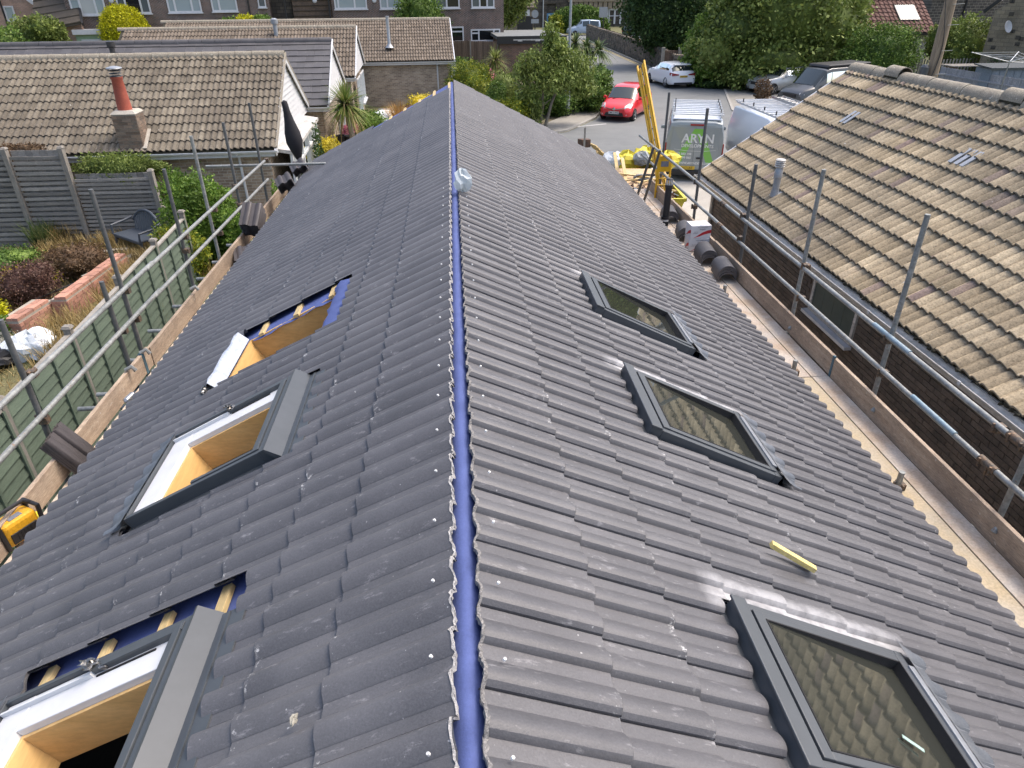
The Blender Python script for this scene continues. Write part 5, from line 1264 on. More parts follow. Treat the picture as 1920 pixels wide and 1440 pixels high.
# dry-stone wall by the road
mat('rubble', (.17, .145, .11), .95, (.10, .088, .072), scale=2, fine=14, finevar=.4, bmp=.6, island=.35)
sw = thing('stone_wall', 'rough stone wall along the right side of the road', 'wall', (16.3, 66, 0))
WP = [(16.5, 93), (16.45, 80), (16.35, 66), (16.1, 58), (15.7, 52.4), (16.6, 51.2)]
core = MB(); st = MB()
for i in range(len(WP)-1):
    A, B = Vector((*WP[i], 0)), Vector((*WP[i+1], 0)); U = (B-A); L = U.length; U.normalize(); N = Vector((U.y, -U.x, 0)); N = -N if N.x > 0 and i < 4 else N
    core.prism([A-N*.01, B-N*.01, B-N*.4, A-N*.4], (0, 0, 1.42))
    for r in range(8):
        x = random.uniform(-.2, 0)
        while x < L:
            w2 = random.uniform(.28, .6); a, c = max(0, x), min(L, x+w2-.03)
            if c-a > .08: p = A+U*a+Vector((0, 0, r*.18+.02)); st.prism([p, p+U*(c-a), p+U*(c-a)+Vector((0, 0, .155)), p+Vector((0, 0, .155))], N*random.uniform(.01, .06))
            x += w2
    x = 0
    while x < L: w2 = random.uniform(.35, .6); p = A+U*min(x, L-.3)+Vector((0, 0, 1.43))-N*.2; st.blob((p.x+U.x*w2/2, p.y+U.y*w2/2, 1.45), (.28, .28, .13), 6, .3); x += w2
core.build('mortar', 'mortar_dark', sw); st.build('stone', 'rubble', sw, kind='stuff')
# gate between posts beside the white car
gt = thing('timber_gate', 'dark boarded gate between two posts behind the white hatchback', 'gate', (17.6, 52, 0))
g0, g1 = gy(1247, 90, 53), gy(1273, 90, 53)
for i in range(8): x = g0.x+(g1.x-g0.x)*i/8; part('board', 'wood_brown', gt, lambda b: b.bbox((x+.01, 53, .05), (x+(g1.x-g0.x)/8-.01, 53.04, 1.75)))
for x in (g0.x-.1, g1.x+.1): part('post', 'wood_silver', gt, lambda b: b.bbox((x-.1, 52.9, 0), (x+.1, 53.1, 1.95)))

# ---- right background
rh = thing('tiled_house', 'house with maroon tiles and one skylight beyond the hedge on the right', 'house', (34.5, 57, 0))
RY = 52; e0, e1 = gy(1590, 62, RY), gy(1757, 60, RY); dep = 5.0
z_e = e0.z-.05; rz_ = z_e+3.6
msl = bpy.data.objects.new('roof_slope', None); col.objects.link(msl); msl.parent = rh; msl.location = Vector((32, RY+2, 4))-rh.location
Dm = (Vector((0, RY, z_e))-Vector((0, RY+dep, rz_))); Sm = Dm.length
PM = [(0, .015)]+dr_profile(.34, .05, per=1)[1:]
tiled_slope(msl, Vector((e1.x, RY+dep, rz_)), (-1, 0, 0), Dm, int((e1.x-e0.x+2)/.34), [Sm*(k+1)/15 for k in range(15)], Sm/15+.08, PM, 'tile_maroon', nparts=0, lift=.05, thick=.025, first_len=Sm/15-.01)
part('back_slope', 'tile_maroon', rh, lambda b: b.prism([(e0.x-2, RY+dep+.05, rz_), (e1.x, RY+dep+.05, rz_), (e1.x, RY+2*dep, z_e), (e0.x-2, RY+2*dep, z_e)], (0, 0, -.06)))
part('underlay', 'moss', rh, lambda b: b.prism([(e0.x-2, RY+.03, z_e-.02), (e1.x-.03, RY+.03, z_e-.02), (e1.x-.03, RY+dep, rz_-.03), (e0.x-2, RY+dep, rz_-.03)], (0, 0, -.04)))
part('wall', 'blockwork', rh, lambda b: b.bbox((e0.x-1.8, RY+.35, .003), (e1.x-.2, RY+2*dep-.3, z_e-.02)))
part('gable_wall', 'blockwork', rh, lambda b: b.prism([(e1.x-.195, RY+.35, z_e-.1), (e1.x-.195, RY+2*dep-.35, z_e-.1), (e1.x-.195, RY+dep, rz_-.25)], (.1, 0, 0)))
part('gutter', 'gutter_black', rh, lambda b: b.bbox((e0.x-2, RY-.12, z_e-.12), (e1.x+.05, RY-.01, z_e-.0)))
swn = bpy.data.objects.new('skylight', None); col.objects.link(swn); swn.parent = rh; swn.location = Vector((36.6, RY+1.9, 4.1))-rh.location
Dn = Dm.normalized(); nM = Vector((-1, 0, 0)).cross(Dn)
def mhit(px, py, off):
    d = Vector(_ray(px, py)); p0 = Vector((0, RY, z_e-CAMZ))+nM*off; t = nM.dot(p0)/nM.dot(d); return d*t+Vector((0, 0, CAMZ))
ca, cb_ = mhit(1678, 11, .12), mhit(1708, 35, .12); hw = abs(cb_.x-mhit(1685, 35, .12).x)/2; cx_ = (mhit(1678, 11, .12).x+mhit(1697, 11, .12).x)/2+.35
topc = Vector((cx_, ca.y, ca.z)); botc = Vector((cx_, cb_.y, cb_.z))
part('frame', 'frame_grey', swn, lambda b: b.prism([topc+Vector((-.75, 0, 0))-Dn*.1, topc+Vector((.75, 0, 0))-Dn*.1, botc+Vector((.75, 0, 0))+Dn*.1, botc+Vector((-.75, 0, 0))+Dn*.1], nM*-.12))
mat('sky_white', (.72, .75, .76), .25)
part('pane', 'glass_sky', swn, lambda b: (b.prism([topc+Vector((-.62, 0, 0)), topc+Vector((-.03, 0, 0)), botc+Vector((-.03, 0, 0)), botc+Vector((-.62, 0, 0))], nM*.02), b.prism([topc+Vector((.03, 0, 0)), topc+Vector((.62, 0, 0)), botc+Vector((.62, 0, 0)), botc+Vector((.03, 0, 0))], nM*.02))) if glassmat('glass_sky', (.55, .58, .59), 2.5) else None
# black-pointed stone house and tan stone gable
bh = thing('stone_house', 'blackened stone house with pale pointing behind the telegraph pole', 'house', (44, 68, 0))
part('wall', 'stone_black', bh, lambda b: b.bbox((gy(1738, 40, 66).x, 66, .003), (gy(1850, 40, 66).x+2, 74, 12)))
window(bh, -1.6, -.2, 4.6, 5.6, -2.02, bh, (0, 1), 'glass_mid', bar=.12) 
part('downpipe', 'gutter_black', bh, lambda b: b.tube([(gy(1808, 20, 65.9).x, 65.9, 0), (gy(1808, 20, 65.9).x, 65.9, 12)], .09, 6))
th_ = thing('stone_house', 'tan stone gable with a small satellite dish at the right edge', 'house', (40, 48, 0))
t0, t1 = gy(1838, 110, 44), gy(1990, 130, 40)
tz = lambda px, py: gy(px, py, 44).z
U_ = (Vector((t1.x, t1.y, 0))-Vector((t0.x, t0.y, 0))).normalized()
def onw(px, py):      # point on the tan wall plane
    d = Vector(_ray(px, py)); n = Vector((-U_.y, U_.x, 0)); p0 = Vector((t0.x, t0.y, 0)); t = n.dot(p0)/n.dot(d); return d*t+Vector((0, 0, CAMZ))
lf, tp = onw(1838, 105), onw(1852, 18)
part('wall', 'stone_tan', th_, lambda b: b.prism([Vector((t0.x, t0.y, .003)), Vector((t0.x, t0.y, 0))+U_*7+Vector((0, 0, .003)), Vector((t0.x, t0.y, 8.0))+U_*7, Vector((t0.x, t0.y, 7.0))+U_*4.0, Vector((t0.x, t0.y, onw(1850, 20).z))], (-U_.y*8, U_.x*8, 0)))
part('bargeboard', 'gutter_black', th_, lambda b: b.beam(onw(1846, 22)+Vector((-.1, -.1, 0)), onw(1876, -2)+Vector((0, -.1, 0)), .15, .2))
q = onw(1888, 50); part('satellite_dish', 'upvc', th_, lambda b: b.lathe([(.02, 0), (.2, .02), (.34, .09), (.33, .10), (.2, .04), (.02, .02)], q+Vector((-.3, -.4, 0)), 14, Matrix.Rotation(math.radians(70), 3, 'X') @ Matrix.Rotation(math.radians(20), 3, 'Y')), smooth='auto')
for (px, py) in ((1893, 6), (1903, 74), (1910, 76), (1902, 86), (1891, 30), (1852, 78), (1857, 92), (1893, 62)):
    q = onw(px, py); part('stained_stone', 'stone_dark', th_, lambda b: b.prism([q, q+U_*.26, q+U_*.26+Vector((0, 0, .2)), q+Vector((0, 0, .2))], (U_.y*.03, -U_.x*.03, 0)))
# fences, shed, table, dryer at the right
fence('slate grey vertical board fence behind the neighbour roof ridge', (gz(1765, 125, 1.8).x, gz(1765, 125, 1.8).y, 0), (gz(1925, 160, 1.8).x+1.5, gz(1925, 160, 1.8).y-1.0, 0), 1.8, 0, 'fence_slate', 'fence_slate', bw=.085, gap=.025, posts=False, side=-1)
pk0, pk1, pk2 = gz(1682, 106, 1.75), gz(1745, 112, 1.75), gz(1838, 108, 1.75)
fence('grey picket fence with gaps left of the telegraph pole', (pk0.x, pk0.y, 0), (pk1.x, pk1.y, 0), 1.75, 0, 'wood_silver', 'wood_silver', bw=.10, gap=.08, posts=False)
fence('grey picket fence to the right of the telegraph pole', (pk1.x+.6, pk1.y, 0), (pk2.x, pk2.y, 0), 1.75, 0, 'wood_silver', 'wood_silver', bw=.12, gap=.15, posts=False)
sd_ = thing('shed', 'low blue-grey garden shed with a felt roof', 'shed', (29, 36, 0)); mat('shed_blue', (.155, .19, .235), .7, (.18, .215, .26), scale=2, fine=20); mat('felt', (.075, .085, .09), .9)
s0 = gy(1862, 125, 36)
part('wall', 'shed_blue', sd_, lambda b: b.bbox((s0.x, 36, .003), (s0.x+4, 37.2, s0.z-.12)))
part('roof', 'felt', sd_, lambda b: b.prism([(s0.x-.12, 35.85, s0.z-.11), (s0.x+4.1, 35.85, s0.z-.11), (s0.x+4.1, 37.3, s0.z-.02), (s0.x-.12, 37.3, s0.z-.02)], (0, 0, .06)))
part('plank', 'shed_blue', sd_, lambda b: [b.bbox((s0.x+.05+i*.4, 35.975, .1), (s0.x+.42+i*.4, 35.995, s0.z-.2)) for i in range(9)], kind='stuff')
pt = gy(1815, 122, 41); tb = thing('picnic_table', 'brown slatted table top beyond the slate grey fence', 'table', (pt.x, 41, 0))
for i in range(6): part('slat', 'wood_grey_post', tb, lambda b: b.bbox((pt.x-1.3, 40.4+i*.2, pt.z-.03), (pt.x+1.3, 40.57+i*.2, pt.z+.02)))
for sx in (-1, 1): part('leg', 'wood_brown', tb, lambda b: b.bbox((pt.x+sx*1.0-.06, 40.5, 0), (pt.x+sx*1.0+.06, 41.4, pt.z-.035)))
dr = gy(1893, 116, 30); ry = thing('rotary_dryer', 'rotary clothes dryer with spread silver arms at the right edge', 'clothes dryer', (dr.x, 30, 0))
part('pole', 'galv', ry, lambda b: b.tube([(dr.x, 30, 0), (dr.x, 30, dr.z+.05)], .025, 8), smooth='auto')
ends = []
for k, (px, py) in enumerate([(1822, 98), (1910, 97), (1960, 118), (1925, 108)]):
    e = gy(px, py, [30.2, 31.5, 30.0, 28.8][k]); ends.append(e); part('arm', 'upvc', ry, lambda b: b.tube([(dr.x, 30, dr.z), e], .018, 6))
for t in (.5, .75, .97):
    for a, c in ((0, 1), (1, 2), (2, 3), (3, 0)):
        o_ = Vector((dr.x, 30, dr.z)); part('line', 'upvc', ry, lambda b: b.tube([o_.lerp(ends[a], t), o_.lerp(ends[c], t)], .006, 4))
# telegraph pole
tp_ = thing('telegraph_pole', 'weathered wooden telegraph pole leaning slightly beyond the sand-coloured roof', 'telegraph pole', (gy(1748, 150, 27).x, 27, 0))
mat('pole_wood', (.30, .235, .165), .9, (.20, .155, .11), scale=3, stretch=(8, 8, .4), fine=20, finevar=.35, bmp=.6)
pb0, pb1 = gy(1745, 150, 27), gy(1783, 0, 27); dd = (pb1-pb0)
part('pole', 'pole_wood', tp_, lambda b: b.tube([pb0-dd*1.05, pb0, pb1, pb1+dd*.8], [.24, .21, .19, .17], 14), smooth='auto')
part('cable', 'gutter_black', tp_, lambda b: b.tube([pb0+dd*t+Vector((-.2+.30*math.sin(t*4)*.6, -.22, 0)) for t in np.linspace(-.2, 1.4, 20)], .018, 5))
for t in (.08, .38, .7, .95): part('step_iron', 'galv', tp_, lambda b: b.tube([pb0+dd*t+Vector((-.02, -.2, 0)), pb0+dd*t+Vector((.42, -.2, .02))], .012, 5))
part('equipment_can', 'frame_grey', tp_, lambda b: b.lathe([(.14, 0), (.15, .05), (.15, .42), (.08, .5)], pb0+dd*.13+Vector((-.42, -.1, -.3)), 12), smooth='auto')
# lamp post
lp = gz(1063, 220, 0); lpo = thing('lamp_post', 'slim grey street lamp post with a wider base, standing in the hedge', 'lamp post', (lp.x, lp.y, 0))
mat('lamp_grey', (.33, .36, .38), .45, (.28, .31, .33), metal=.2)
part('base_column', 'lamp_grey', lpo, lambda b: b.tube([(lp.x, lp.y, .38), (lp.x, lp.y, 1.35), (lp.x, lp.y, 1.42)], [.13, .13, .08], 12), smooth='auto')
part('foot', 'gutter_black', lpo, lambda b: b.tube([(lp.x, lp.y, 0), (lp.x, lp.y, .379)], .133, 12), smooth='auto')
part('shaft', 'lamp_grey', lpo, lambda b: b.tube([(lp.x, lp.y, 1.42), (lp.x+.02, lp.y, 8)], .07, 10, r2=.055), smooth='auto')
part('lantern', 'lamp_grey', lpo, lambda b: b.box((lp.x+.35, lp.y, 8.02), (.7, .22, .12)))
# signs and poles further up the road
for (px, py0, kind, lb) in ((1003, 55, 'round', 'round road sign on a black pole, seen from behind, left of the blue door'), (1131, 50, 'square', 'pale square sign on a tall pole beside the parked light blue car')):
    p = gz(px, py0, 0) if kind == 'round' else gz(px, 62, 0)
    d_ = 92; p = gy(px, py0, d_); s_ = thing('road_sign', lb, 'sign', (p.x, d_, 0))
    part('pole', 'gutter_black', s_, lambda b: b.tube([(p.x, d_, 0), (p.x, d_, gy(px, 14, d_).z)], .06, 6))
    q = gy(px, 26 if kind == 'round' else 22, d_)
    if kind == 'round': part('plate', 'lamp_grey', s_, lambda b: (b.lathe([(.42, 0), (.42, .03)], (q.x, d_-.08, q.z), 16, Matrix.Rotation(PI/2, 3, 'X')), b.bbox((q.x-.45, d_-.12, q.z-1.0), (q.x+.45, d_-.09, q.z-.55))))
    else: part('plate', 'zinc', s_, lambda b: b.bbox((q.x-.5, d_-.12, q.z-.6), (q.x+.5, d_-.09, q.z+.5)))
for (px, lb) in ((1018, 'thin pale pole left of the blue door'), ):
    p = gy(px, 50, 88); MB().tube([(p.x, 88, 0), (p.x, 88, 9)], .06, 6).build('street_pole', 'lamp_grey', None, label=lb, cat='pole')
# ================================================================== VEHICLES
def paint(name, c, rough=.3, metal=0.0):
    m, nt, b, geo = base(name); b.inputs['Base Color'].default_value = (*c, 1); b.inputs['Roughness'].default_value = rough; b.inputs['Metallic'].default_value = metal
    b.inputs['Coat Weight'].default_value = .7; b.inputs['Coat Roughness'].default_value = .06; return m
paint('paint_red', (.62, .012, .022)); paint('paint_white', (.74, .75, .77)); paint('paint_silver', (.38, .40, .41), .35, .5); paint('paint_dark', (.050, .056, .062), .4, .0)
paint('paint_lightblue', (.30, .37, .45), .35, .3); paint('paint_vangrey', (.25, .28, .285), .35, .1); paint('paint_vanwhite', (.66, .70, .76)); paint('paint_black', (.02, .022, .026)); paint('paint_green', (.16, .42, .055), .4)
mat('rubber', (.018, .018, .018), .85); mat('alloy', (.42, .43, .44), .3, metal=.7); mat('plastic_black', (.015, .015, .017), .5); mat('lamp_clear', (.62, .64, .66), .12, spec=.8); mat('lamp_red', (.30, .012, .012), .2)
mat('plate_white', (.74, .74, .72), .4, fine=5, finevar=.03); mat('plate_yellow', (.72, .46, .03), .4, fine=5, finevar=.03); mat('ink', (.01, .01, .012), .6); mat('chrome', (.6, .6, .6), .15, metal=1)
glassmat('car_glass', (.015, .02, .022), 1.9); 
def car(name, label, cat, loc, head, st, color, wheels, wr=.31, track=.74, glass=(), roof_color=None, light_z=.66, front=None, rear=None, group=None, plate=None, mirrors=True, rn=5):
    """st: stations (x, zb, z_waist, z_belt, z_roof, w_low, w_belt, w_roof); x forward"""
    o = thing(name, label, cat, loc, head, group); rings = []
    for (x, zb, zw, ze, zr, wl, wb, wr_) in st:
        half = [(wl*.90, zb), (wl, zb+.10), (wl*1.005, zw), (wb, ze), ((wb+wr_)/2+.015, (ze+zr)/2+.01 if zr-ze > .1 else (ze+zr)/2), (wr_, zr-.03 if zr-ze > .1 else zr-.004), (wr_*.72, zr+.012), (0, zr+.02)]
        rings.append([(x, -y, z) for y, z in half]+[(x, y, z) for y, z in reversed(half[:-1])])
    n = len(rings[0]); V = [v for r in rings for v in r]; F = []
    for i in range(len(rings)-1):
        for k in range(n-1): F.append((i*n+k, i*n+k+1, (i+1)*n+k+1, (i+1)*n+k))
        F.append((i*n+n-1, i*n, (i+1)*n, (i+1)*n+n-1))
    F.append(tuple(range(n))); F.append(tuple(reversed([(len(rings)-1)*n+k for k in range(n)])))
    b = MB(); b.add(V, F); body = b.build('body', color, o, local=True, smooth=True)
    body.data.set_sharp_from_angle(angle=math.radians(48))
    bv = body.modifiers.new('bevel', 'BEVEL'); bv.width = .03; bv.segments = 2; bv.limit_method = 'ANGLE'; bv.angle_limit = math.radians(48)
    R = [[Vector(v) for v in r] for r in rings]
    def patch(i, k0, k1, m, nm, inset=(.05, .05, .05, .05), off=.012, i1=None):
        """glass laid over stations i..i+1, following ring points k0..k1"""
        ra, rb = R[i], R[i1 or i+1]; st_ = 1 if k1 > k0 else -1; ks = list(range(k0, k1+st_, st_)); u0, u1, v0, v1 = inset; n_ = len(ks)-1
        def at(t, u):
            f = t*n_; j = min(int(f), n_-1); q = f-j; A_ = ra[ks[j]].lerp(ra[ks[j+1]], q); B_ = rb[ks[j]].lerp(rb[ks[j+1]], q); return A_.lerp(B_, u)
        ts = [v0]+[j/n_ for j in range(1, n_) if v0 < j/n_ < 1-v1]+[1-v1]; us = [u0, .5*(u0+1-u1), 1-u1]
        P = [[at(t, u) for u in us] for t in ts]; cen = sum([p for r in P for p in r], Vector())/(len(ts)*3); VV = []
        for a_ in range(len(ts)):
            for c_ in range(3):
                a0_, a1_ = max(0, a_-1), min(len(ts)-1, a_+1); c0_, c1_ = max(0, c_-1), min(2, c_+1)
                nn = (P[a1_][c_]-P[a0_][c_]).cross(P[a_][c1_]-P[a_][c0_]).normalized(); ref = P[a_][c_]-Vector((P[a_][c_].x*.9, 0, .6)); nn = nn if nn.dot(ref) > 0 else -nn
                VV.append(P[a_][c_]+nn*off)
        mb = MB(); mb.add(VV, [(a_*3+c_, a_*3+c_+1, a_*3+c_+4, a_*3+c_+3) for a_ in range(len(ts)-1) for c_ in range(2)]); mb.build(nm, m, o, local=True, smooth=True)
    for g in glass: patch(*g[:5], **(g[5] if len(g) > 5 else {}))
    for (wx) in wheels:
        for s in (-1, 1):
            w_ = bpy.data.objects.new('wheel', None); col.objects.link(w_); w_.parent = o; w_.location = (wx, s*track, wr)
            Rm = Matrix.Rotation(PI/2, 3, 'X')
            mb = MB(); mb.lathe([(wr*.66, -.09), (wr*.92, -.10), (wr, -.06), (wr, .06), (wr*.92, .10), (wr*.66, .09)], (0, 0, 0), 22, Rm); mb.build('tyre', 'rubber', w_, local=True, smooth='auto')
            mb = MB(); mb.lathe([(wr*.15, s*-.085), (wr*.62, s*-.075), (wr*.66, s*-.10), (wr*.67, s*-.06), (.05, s*-.0)], (0, 0, 0), 20, Rm)
            for q in range(5): a = q*2*PI/5; mb.beam((0, s*.095, 0), (math.cos(a)*wr*.63, s*.088, math.sin(a)*wr*.63), .05, .03)
            mb.build('rim', 'alloy', w_, local=True)
            mb = MB(); mb.lathe([(wr*1.17, -.02), (wr*1.17, .02)], (wx, s*(track+.055), wr+.02), 22, Rm); mb.build('wheel_arch', 'plastic_black', o, local=True)
            w_.location = (wx, s*(track+.09), wr)
    if mirrors:
        mx, my, mz = mirrors
        for s in (-1, 1): mb = MB(); mb.box((mx, s*my, mz), (.12, .20, .13), taper=.8); mb.build('mirror', color, o, local=True, bevel=.03)
    return o, R, patch
def cp(o, nm, m, fn, **k): b = MB(); fn(b); return b.build(nm, m, o, local=True, **k)
def shadow_text(o, s, size, m, x, y, z, fwd, bold=.0, name='lettering', **k):
    """lettering on a face of the car; fwd=+1 front, -1 rear"""
    M = frame_mat((x, y, z), (0, fwd, 0), (0, 0, 1), (fwd, 0, 0)); return text(name, s, size, m, o, M, local=True, bold=bold, **k)
HATCH = [(-1.92, .32, .55, .80, .84, .70, .72, .62), (-1.86, .24, .6, .92, .98, .80, .78, .66), (-1.60, .22, .62, .95, 1.38, .84, .80, .60), (-1.0, .20, .62, .95, 1.50, .85, .82, .60), (-.1, .20, .60, .93, 1.51, .85, .82, .61), (.42, .20, .58, .90, 1.44, .85, .81, .58),
         (1.12, .20, .56, .90, .93, .84, .78, .66), (1.62, .22, .52, .76, .80, .82, .72, .58), (1.86, .24, .50, .64, .68, .72, .62, .5), (1.96, .30, .46, .56, .58, .56, .5, .42)]
G = 15
# ring index: 0..7 right side up to roof centre (7), 8..14 left. belt idx 3 / 11, roof edge 5 / 9
hd = math.atan2(-2.42, -1.42)
rc, R_, P_ = car('red_hatchback', 'bright red hatchback facing the camera on the road beside the hedge', 'car', (8.80, 36.95, .004), hd, HATCH, 'paint_red', (-1.25, 1.26), .30, .68, mirrors=(.72, .92, .98),
    glass=[(5, 4, 10, 'car_glass', 'windscreen', {'inset': (.05, .10, .03, .03)}), (3, 11, 9, 'car_glass', 'side_window', {'inset': (.03, .03, .10, .12)}), (4, 11, 9, 'car_glass', 'side_window', {'inset': (.03, .03, .10, .12)}),
           (3, 3, 5, 'car_glass', 'side_window', {'inset': (.03, .03, .10, .12)}), (4, 3, 5, 'car_glass', 'side_window', {'inset': (.03, .03, .10, .12)}), (1, 4, 10, 'car_glass', 'rear_window', {'inset': (.1, .1, .05, .05)})])
for s in (-1, 1):
    cp(rc, 'headlight', 'lamp_clear', lambda b: b.prism([(1.50, s*.60, .80), (1.86, s*.50, .70), (1.90, s*.50, .60), (1.66, s*.76, .62), (1.42, s*.78, .76)], (.04, 0, .03)))
    cp(rc, 'fog_light', 'lamp_clear', lambda b: b.box((1.90, s*.58, .36), (.05, .09, .07)))
cp(rc, 'lower_grille', 'plastic_black', lambda b: b.prism([(1.985, -.42, .45), (1.985, .42, .45), (1.975, .50, .28), (1.975, -.50, .28)], (.02, 0, 0)))
cp(rc, 'grille_bar', 'chrome', lambda b: (b.beam((1.93, -.48, .655), (2.005, 0, .585), .03, .03), b.beam((1.93, .48, .655), (2.005, 0, .585), .03, .03)))
cp(rc, 'badge', 'chrome', lambda b: b.lathe([(.03, 0), (.075, .012), (.03, .024)], (2.0, 0, .62), 12, Matrix.Rotation(PI/2, 3, 'Y')))
cp(rc, 'number_plate', 'plate_white', lambda b: b.box((2.022, 0, .45), (.012, .52, .115)))
shadow_text(rc, 'DM13 BYD', .105, 'ink', 2.030, 0, .45, 1, .002)
for z in (1.45,): cp(rc, 'wiper', 'plastic_black', lambda b: b.beam((1.1, -.4, .965), (.95, .2, 1.06), .02, .015))
# white hatchback seen from behind
BM = [(-2.12, .40, .58, .70, .74, .74, .76, .66), (-2.06, .25, .60, .94, .99, .84, .82, .68), (-1.72, .22, .62, 1.00, 1.34, .90, .84, .60), (-1.1, .20, .62, .98, 1.43, .90, .85, .60), (-.1, .20, .60, .96, 1.44, .90, .85, .61), (.35, .20, .58, .94, 1.38, .90, .84, .58),
      (1.05, .20, .56, .93, .97, .89, .82, .70), (1.75, .22, .54, .84, .88, .88, .78, .64), (2.08, .26, .50, .70, .73, .78, .68, .56), (2.18, .34, .48, .6, .62, .6, .55, .46)]
hb = math.radians(98)
bw, R_, P_ = car('white_hatchback', 'white hatchback seen from behind, parked by the timber gate', 'car', (14.45, 48.9, .004), hb, BM, 'paint_white', (-1.35, 1.33), .32, .72, mirrors=(.62, .98, .98),
    glass=[(1, 4, 10, 'car_glass', 'rear_window', {'inset': (.12, .12, .03, .03)}), (2, 11, 9, 'car_glass', 'side_window', {'inset': (.3, .03, .12, .12)}), (3, 11, 9, 'car_glass', 'side_window', {'inset': (.03, .03, .10, .12)}), (4, 11, 9, 'car_glass', 'side_window', {'inset': (.03, .1, .10, .12)}),
           (3, 3, 5, 'car_glass', 'side_window', {'inset': (.03, .03, .10, .12)}), (5, 4, 10, 'car_glass', 'windscreen', {'inset': (.05, .10, .03, .03)})])
for s in (-1, 1): cp(bw, 'tail_light', 'lamp_red', lambda b: b.prism([(-2.10, s*.32, .84), (-2.09, s*.80, .93), (-1.86, s*.875, .93), (-1.88, s*.88, .80), (-2.13, s*.78, .76), (-2.13, s*.34, .79)], (-.03, 0, .01)))
cp(bw, 'number_plate', 'plate_yellow', lambda b: b.box((-2.145, 0, .72), (.012, .52, .115))); shadow_text(bw, 'YG20 ODA', .10, 'ink', -2.153, 0, .72, -1, .002)
cp(bw, 'spoiler', 'paint_white', lambda b: b.prism([(-1.84, -.58, 1.36), (-1.84, .58, 1.36), (-1.55, .58, 1.42), (-1.55, -.58, 1.42)], (0, 0, .03)))
cp(bw, 'rear_diffuser', 'plastic_black', lambda b: b.box((-2.10, 0, .31), (.1, 1.2, .12)))
# silver saloon front
SV = [(a-.1, *r) for a, *r in BM]
so, R_, P_ = car('silver_car', 'silver car nosing out from under the big green tree', 'car', (20.2, 44.6, .01), math.radians(201), SV, 'paint_silver', (-1.35, 1.33), .33, .74, mirrors=(.55, .98, .98),
    glass=[(5, 4, 10, 'car_glass', 'windscreen', {'inset': (.05, .10, .03, .03)}), (4, 11, 9, 'car_glass', 'side_window'), (3, 11, 9, 'car_glass', 'side_window')])
for s in (-1, 1): cp(so, 'headlight', 'lamp_clear', lambda b: b.prism([(1.60, s*.66, .86), (1.98, s*.50, .76), (2.04, s*.48, .66), (1.85, s*.78, .68)], (.05, 0, .03)))
cp(so, 'grille', 'plastic_black', lambda b: (b.box((2.06, 0, .62), (.06, .62, .16)), b.box((2.04, .55, .36), (.08, .3, .14)), b.box((2.04, -.55, .36), (.08, .3, .14))))
# dark grey pop-top van
VN = [(-2.42, .35, .7, 1.05, 1.88, .88, .90, .78), (-2.35, .28, .7, 1.08, 1.96, .94, .93, .80), (-.8, .26, .7, 1.08, 1.99, .95, .94, .82), (.55, .26, .68, 1.06, 1.97, .95, .93, .81), (.85, .26, .66, 1.05, 1.88, .95, .92, .80), (1.62, .26, .64, 1.04, 1.10, .95, .90, .76), (2.2, .28, .58, .92, .97, .93, .84, .70), (2.42, .32, .5, .7, .74, .84, .76, .62)]
dv, R_, P_ = car('dark_grey_van', 'dark grey passenger van with a black raised roof, parked beyond the neighbour verge', 'van', (20.3, 39.2, .01), math.radians(200), VN, 'paint_dark', (-1.5, 1.5), .34, .80, mirrors=(1.1, 1.06, 1.12),
    glass=[(4, 4, 10, 'car_glass', 'windscreen', {'inset': (.04, .06, .03, .03)}), (3, 11, 9, 'car_glass', 'side_window', {'inset': (.0, .0, .10, .2)}), (2, 11, 9, 'car_glass', 'side_window', {'inset': (.05, .03, .10, .2)}), (1, 11, 9, 'car_glass', 'side_window', {'inset': (.05, .05, .10, .2)}), (3, 3, 5, 'car_glass', 'side_window', {'inset': (.05, .05, .10, .2)})])
cp(dv, 'pop_top', 'plastic_black', lambda b: b.prism([(.75, -.70, 1.98), (.75, .70, 1.98), (-2.3, .72, 2.01), (-2.3, -.72, 2.01)], (-.1, 0, .12)), bevel=.04)
cp(dv, 'front_grille', 'plastic_black', lambda b: b.box((2.44, 0, .66), (.05, .9, .16)))
for s in (-1, 1): cp(dv, 'headlight', 'lamp_clear', lambda b: b.prism([(2.05, s*.74, .92), (2.34, s*.66, .80), (2.40, s*.70, .66), (2.2, s*.88, .74)], (.04, 0, .02)))
# light blue MPV far up the road
MP = [(-2.1, .4, .6, .8, 1.3, .8, .8, .7), (-2.0, .3, .6, 1.0, 1.70, .85, .84, .68), (-.6, .25, .6, .98, 1.80, .86, .84, .66), (.35, .25, .6, .96, 1.74, .86, .83, .64), (1.2, .25, .58, .98, 1.02, .85, .8, .68), (1.9, .28, .54, .8, .84, .8, .7, .58), (2.1, .35, .5, .6, .62, .6, .6, .5)]
pm = gz(1093, 66, 0)
car('light_blue_car', 'light blue family car side-on at the top of the road', 'car', (pm.x, pm.y, .004), math.radians(186), MP, 'paint_lightblue', (-1.3, 1.3), .31, .74, mirrors=(.9, .95, 1.05),
    glass=[(3, 4, 10, 'car_glass', 'windscreen', {'inset': (.05, .10, .03, .03)}), (2, 11, 9, 'car_glass', 'side_window', {'inset': (.05, .05, .10, .12)}), (1, 11, 9, 'car_glass', 'side_window', {'inset': (.12, .05, .10, .12)}), (2, 3, 5, 'car_glass', 'side_window'), (1, 3, 5, 'car_glass', 'side_window')])
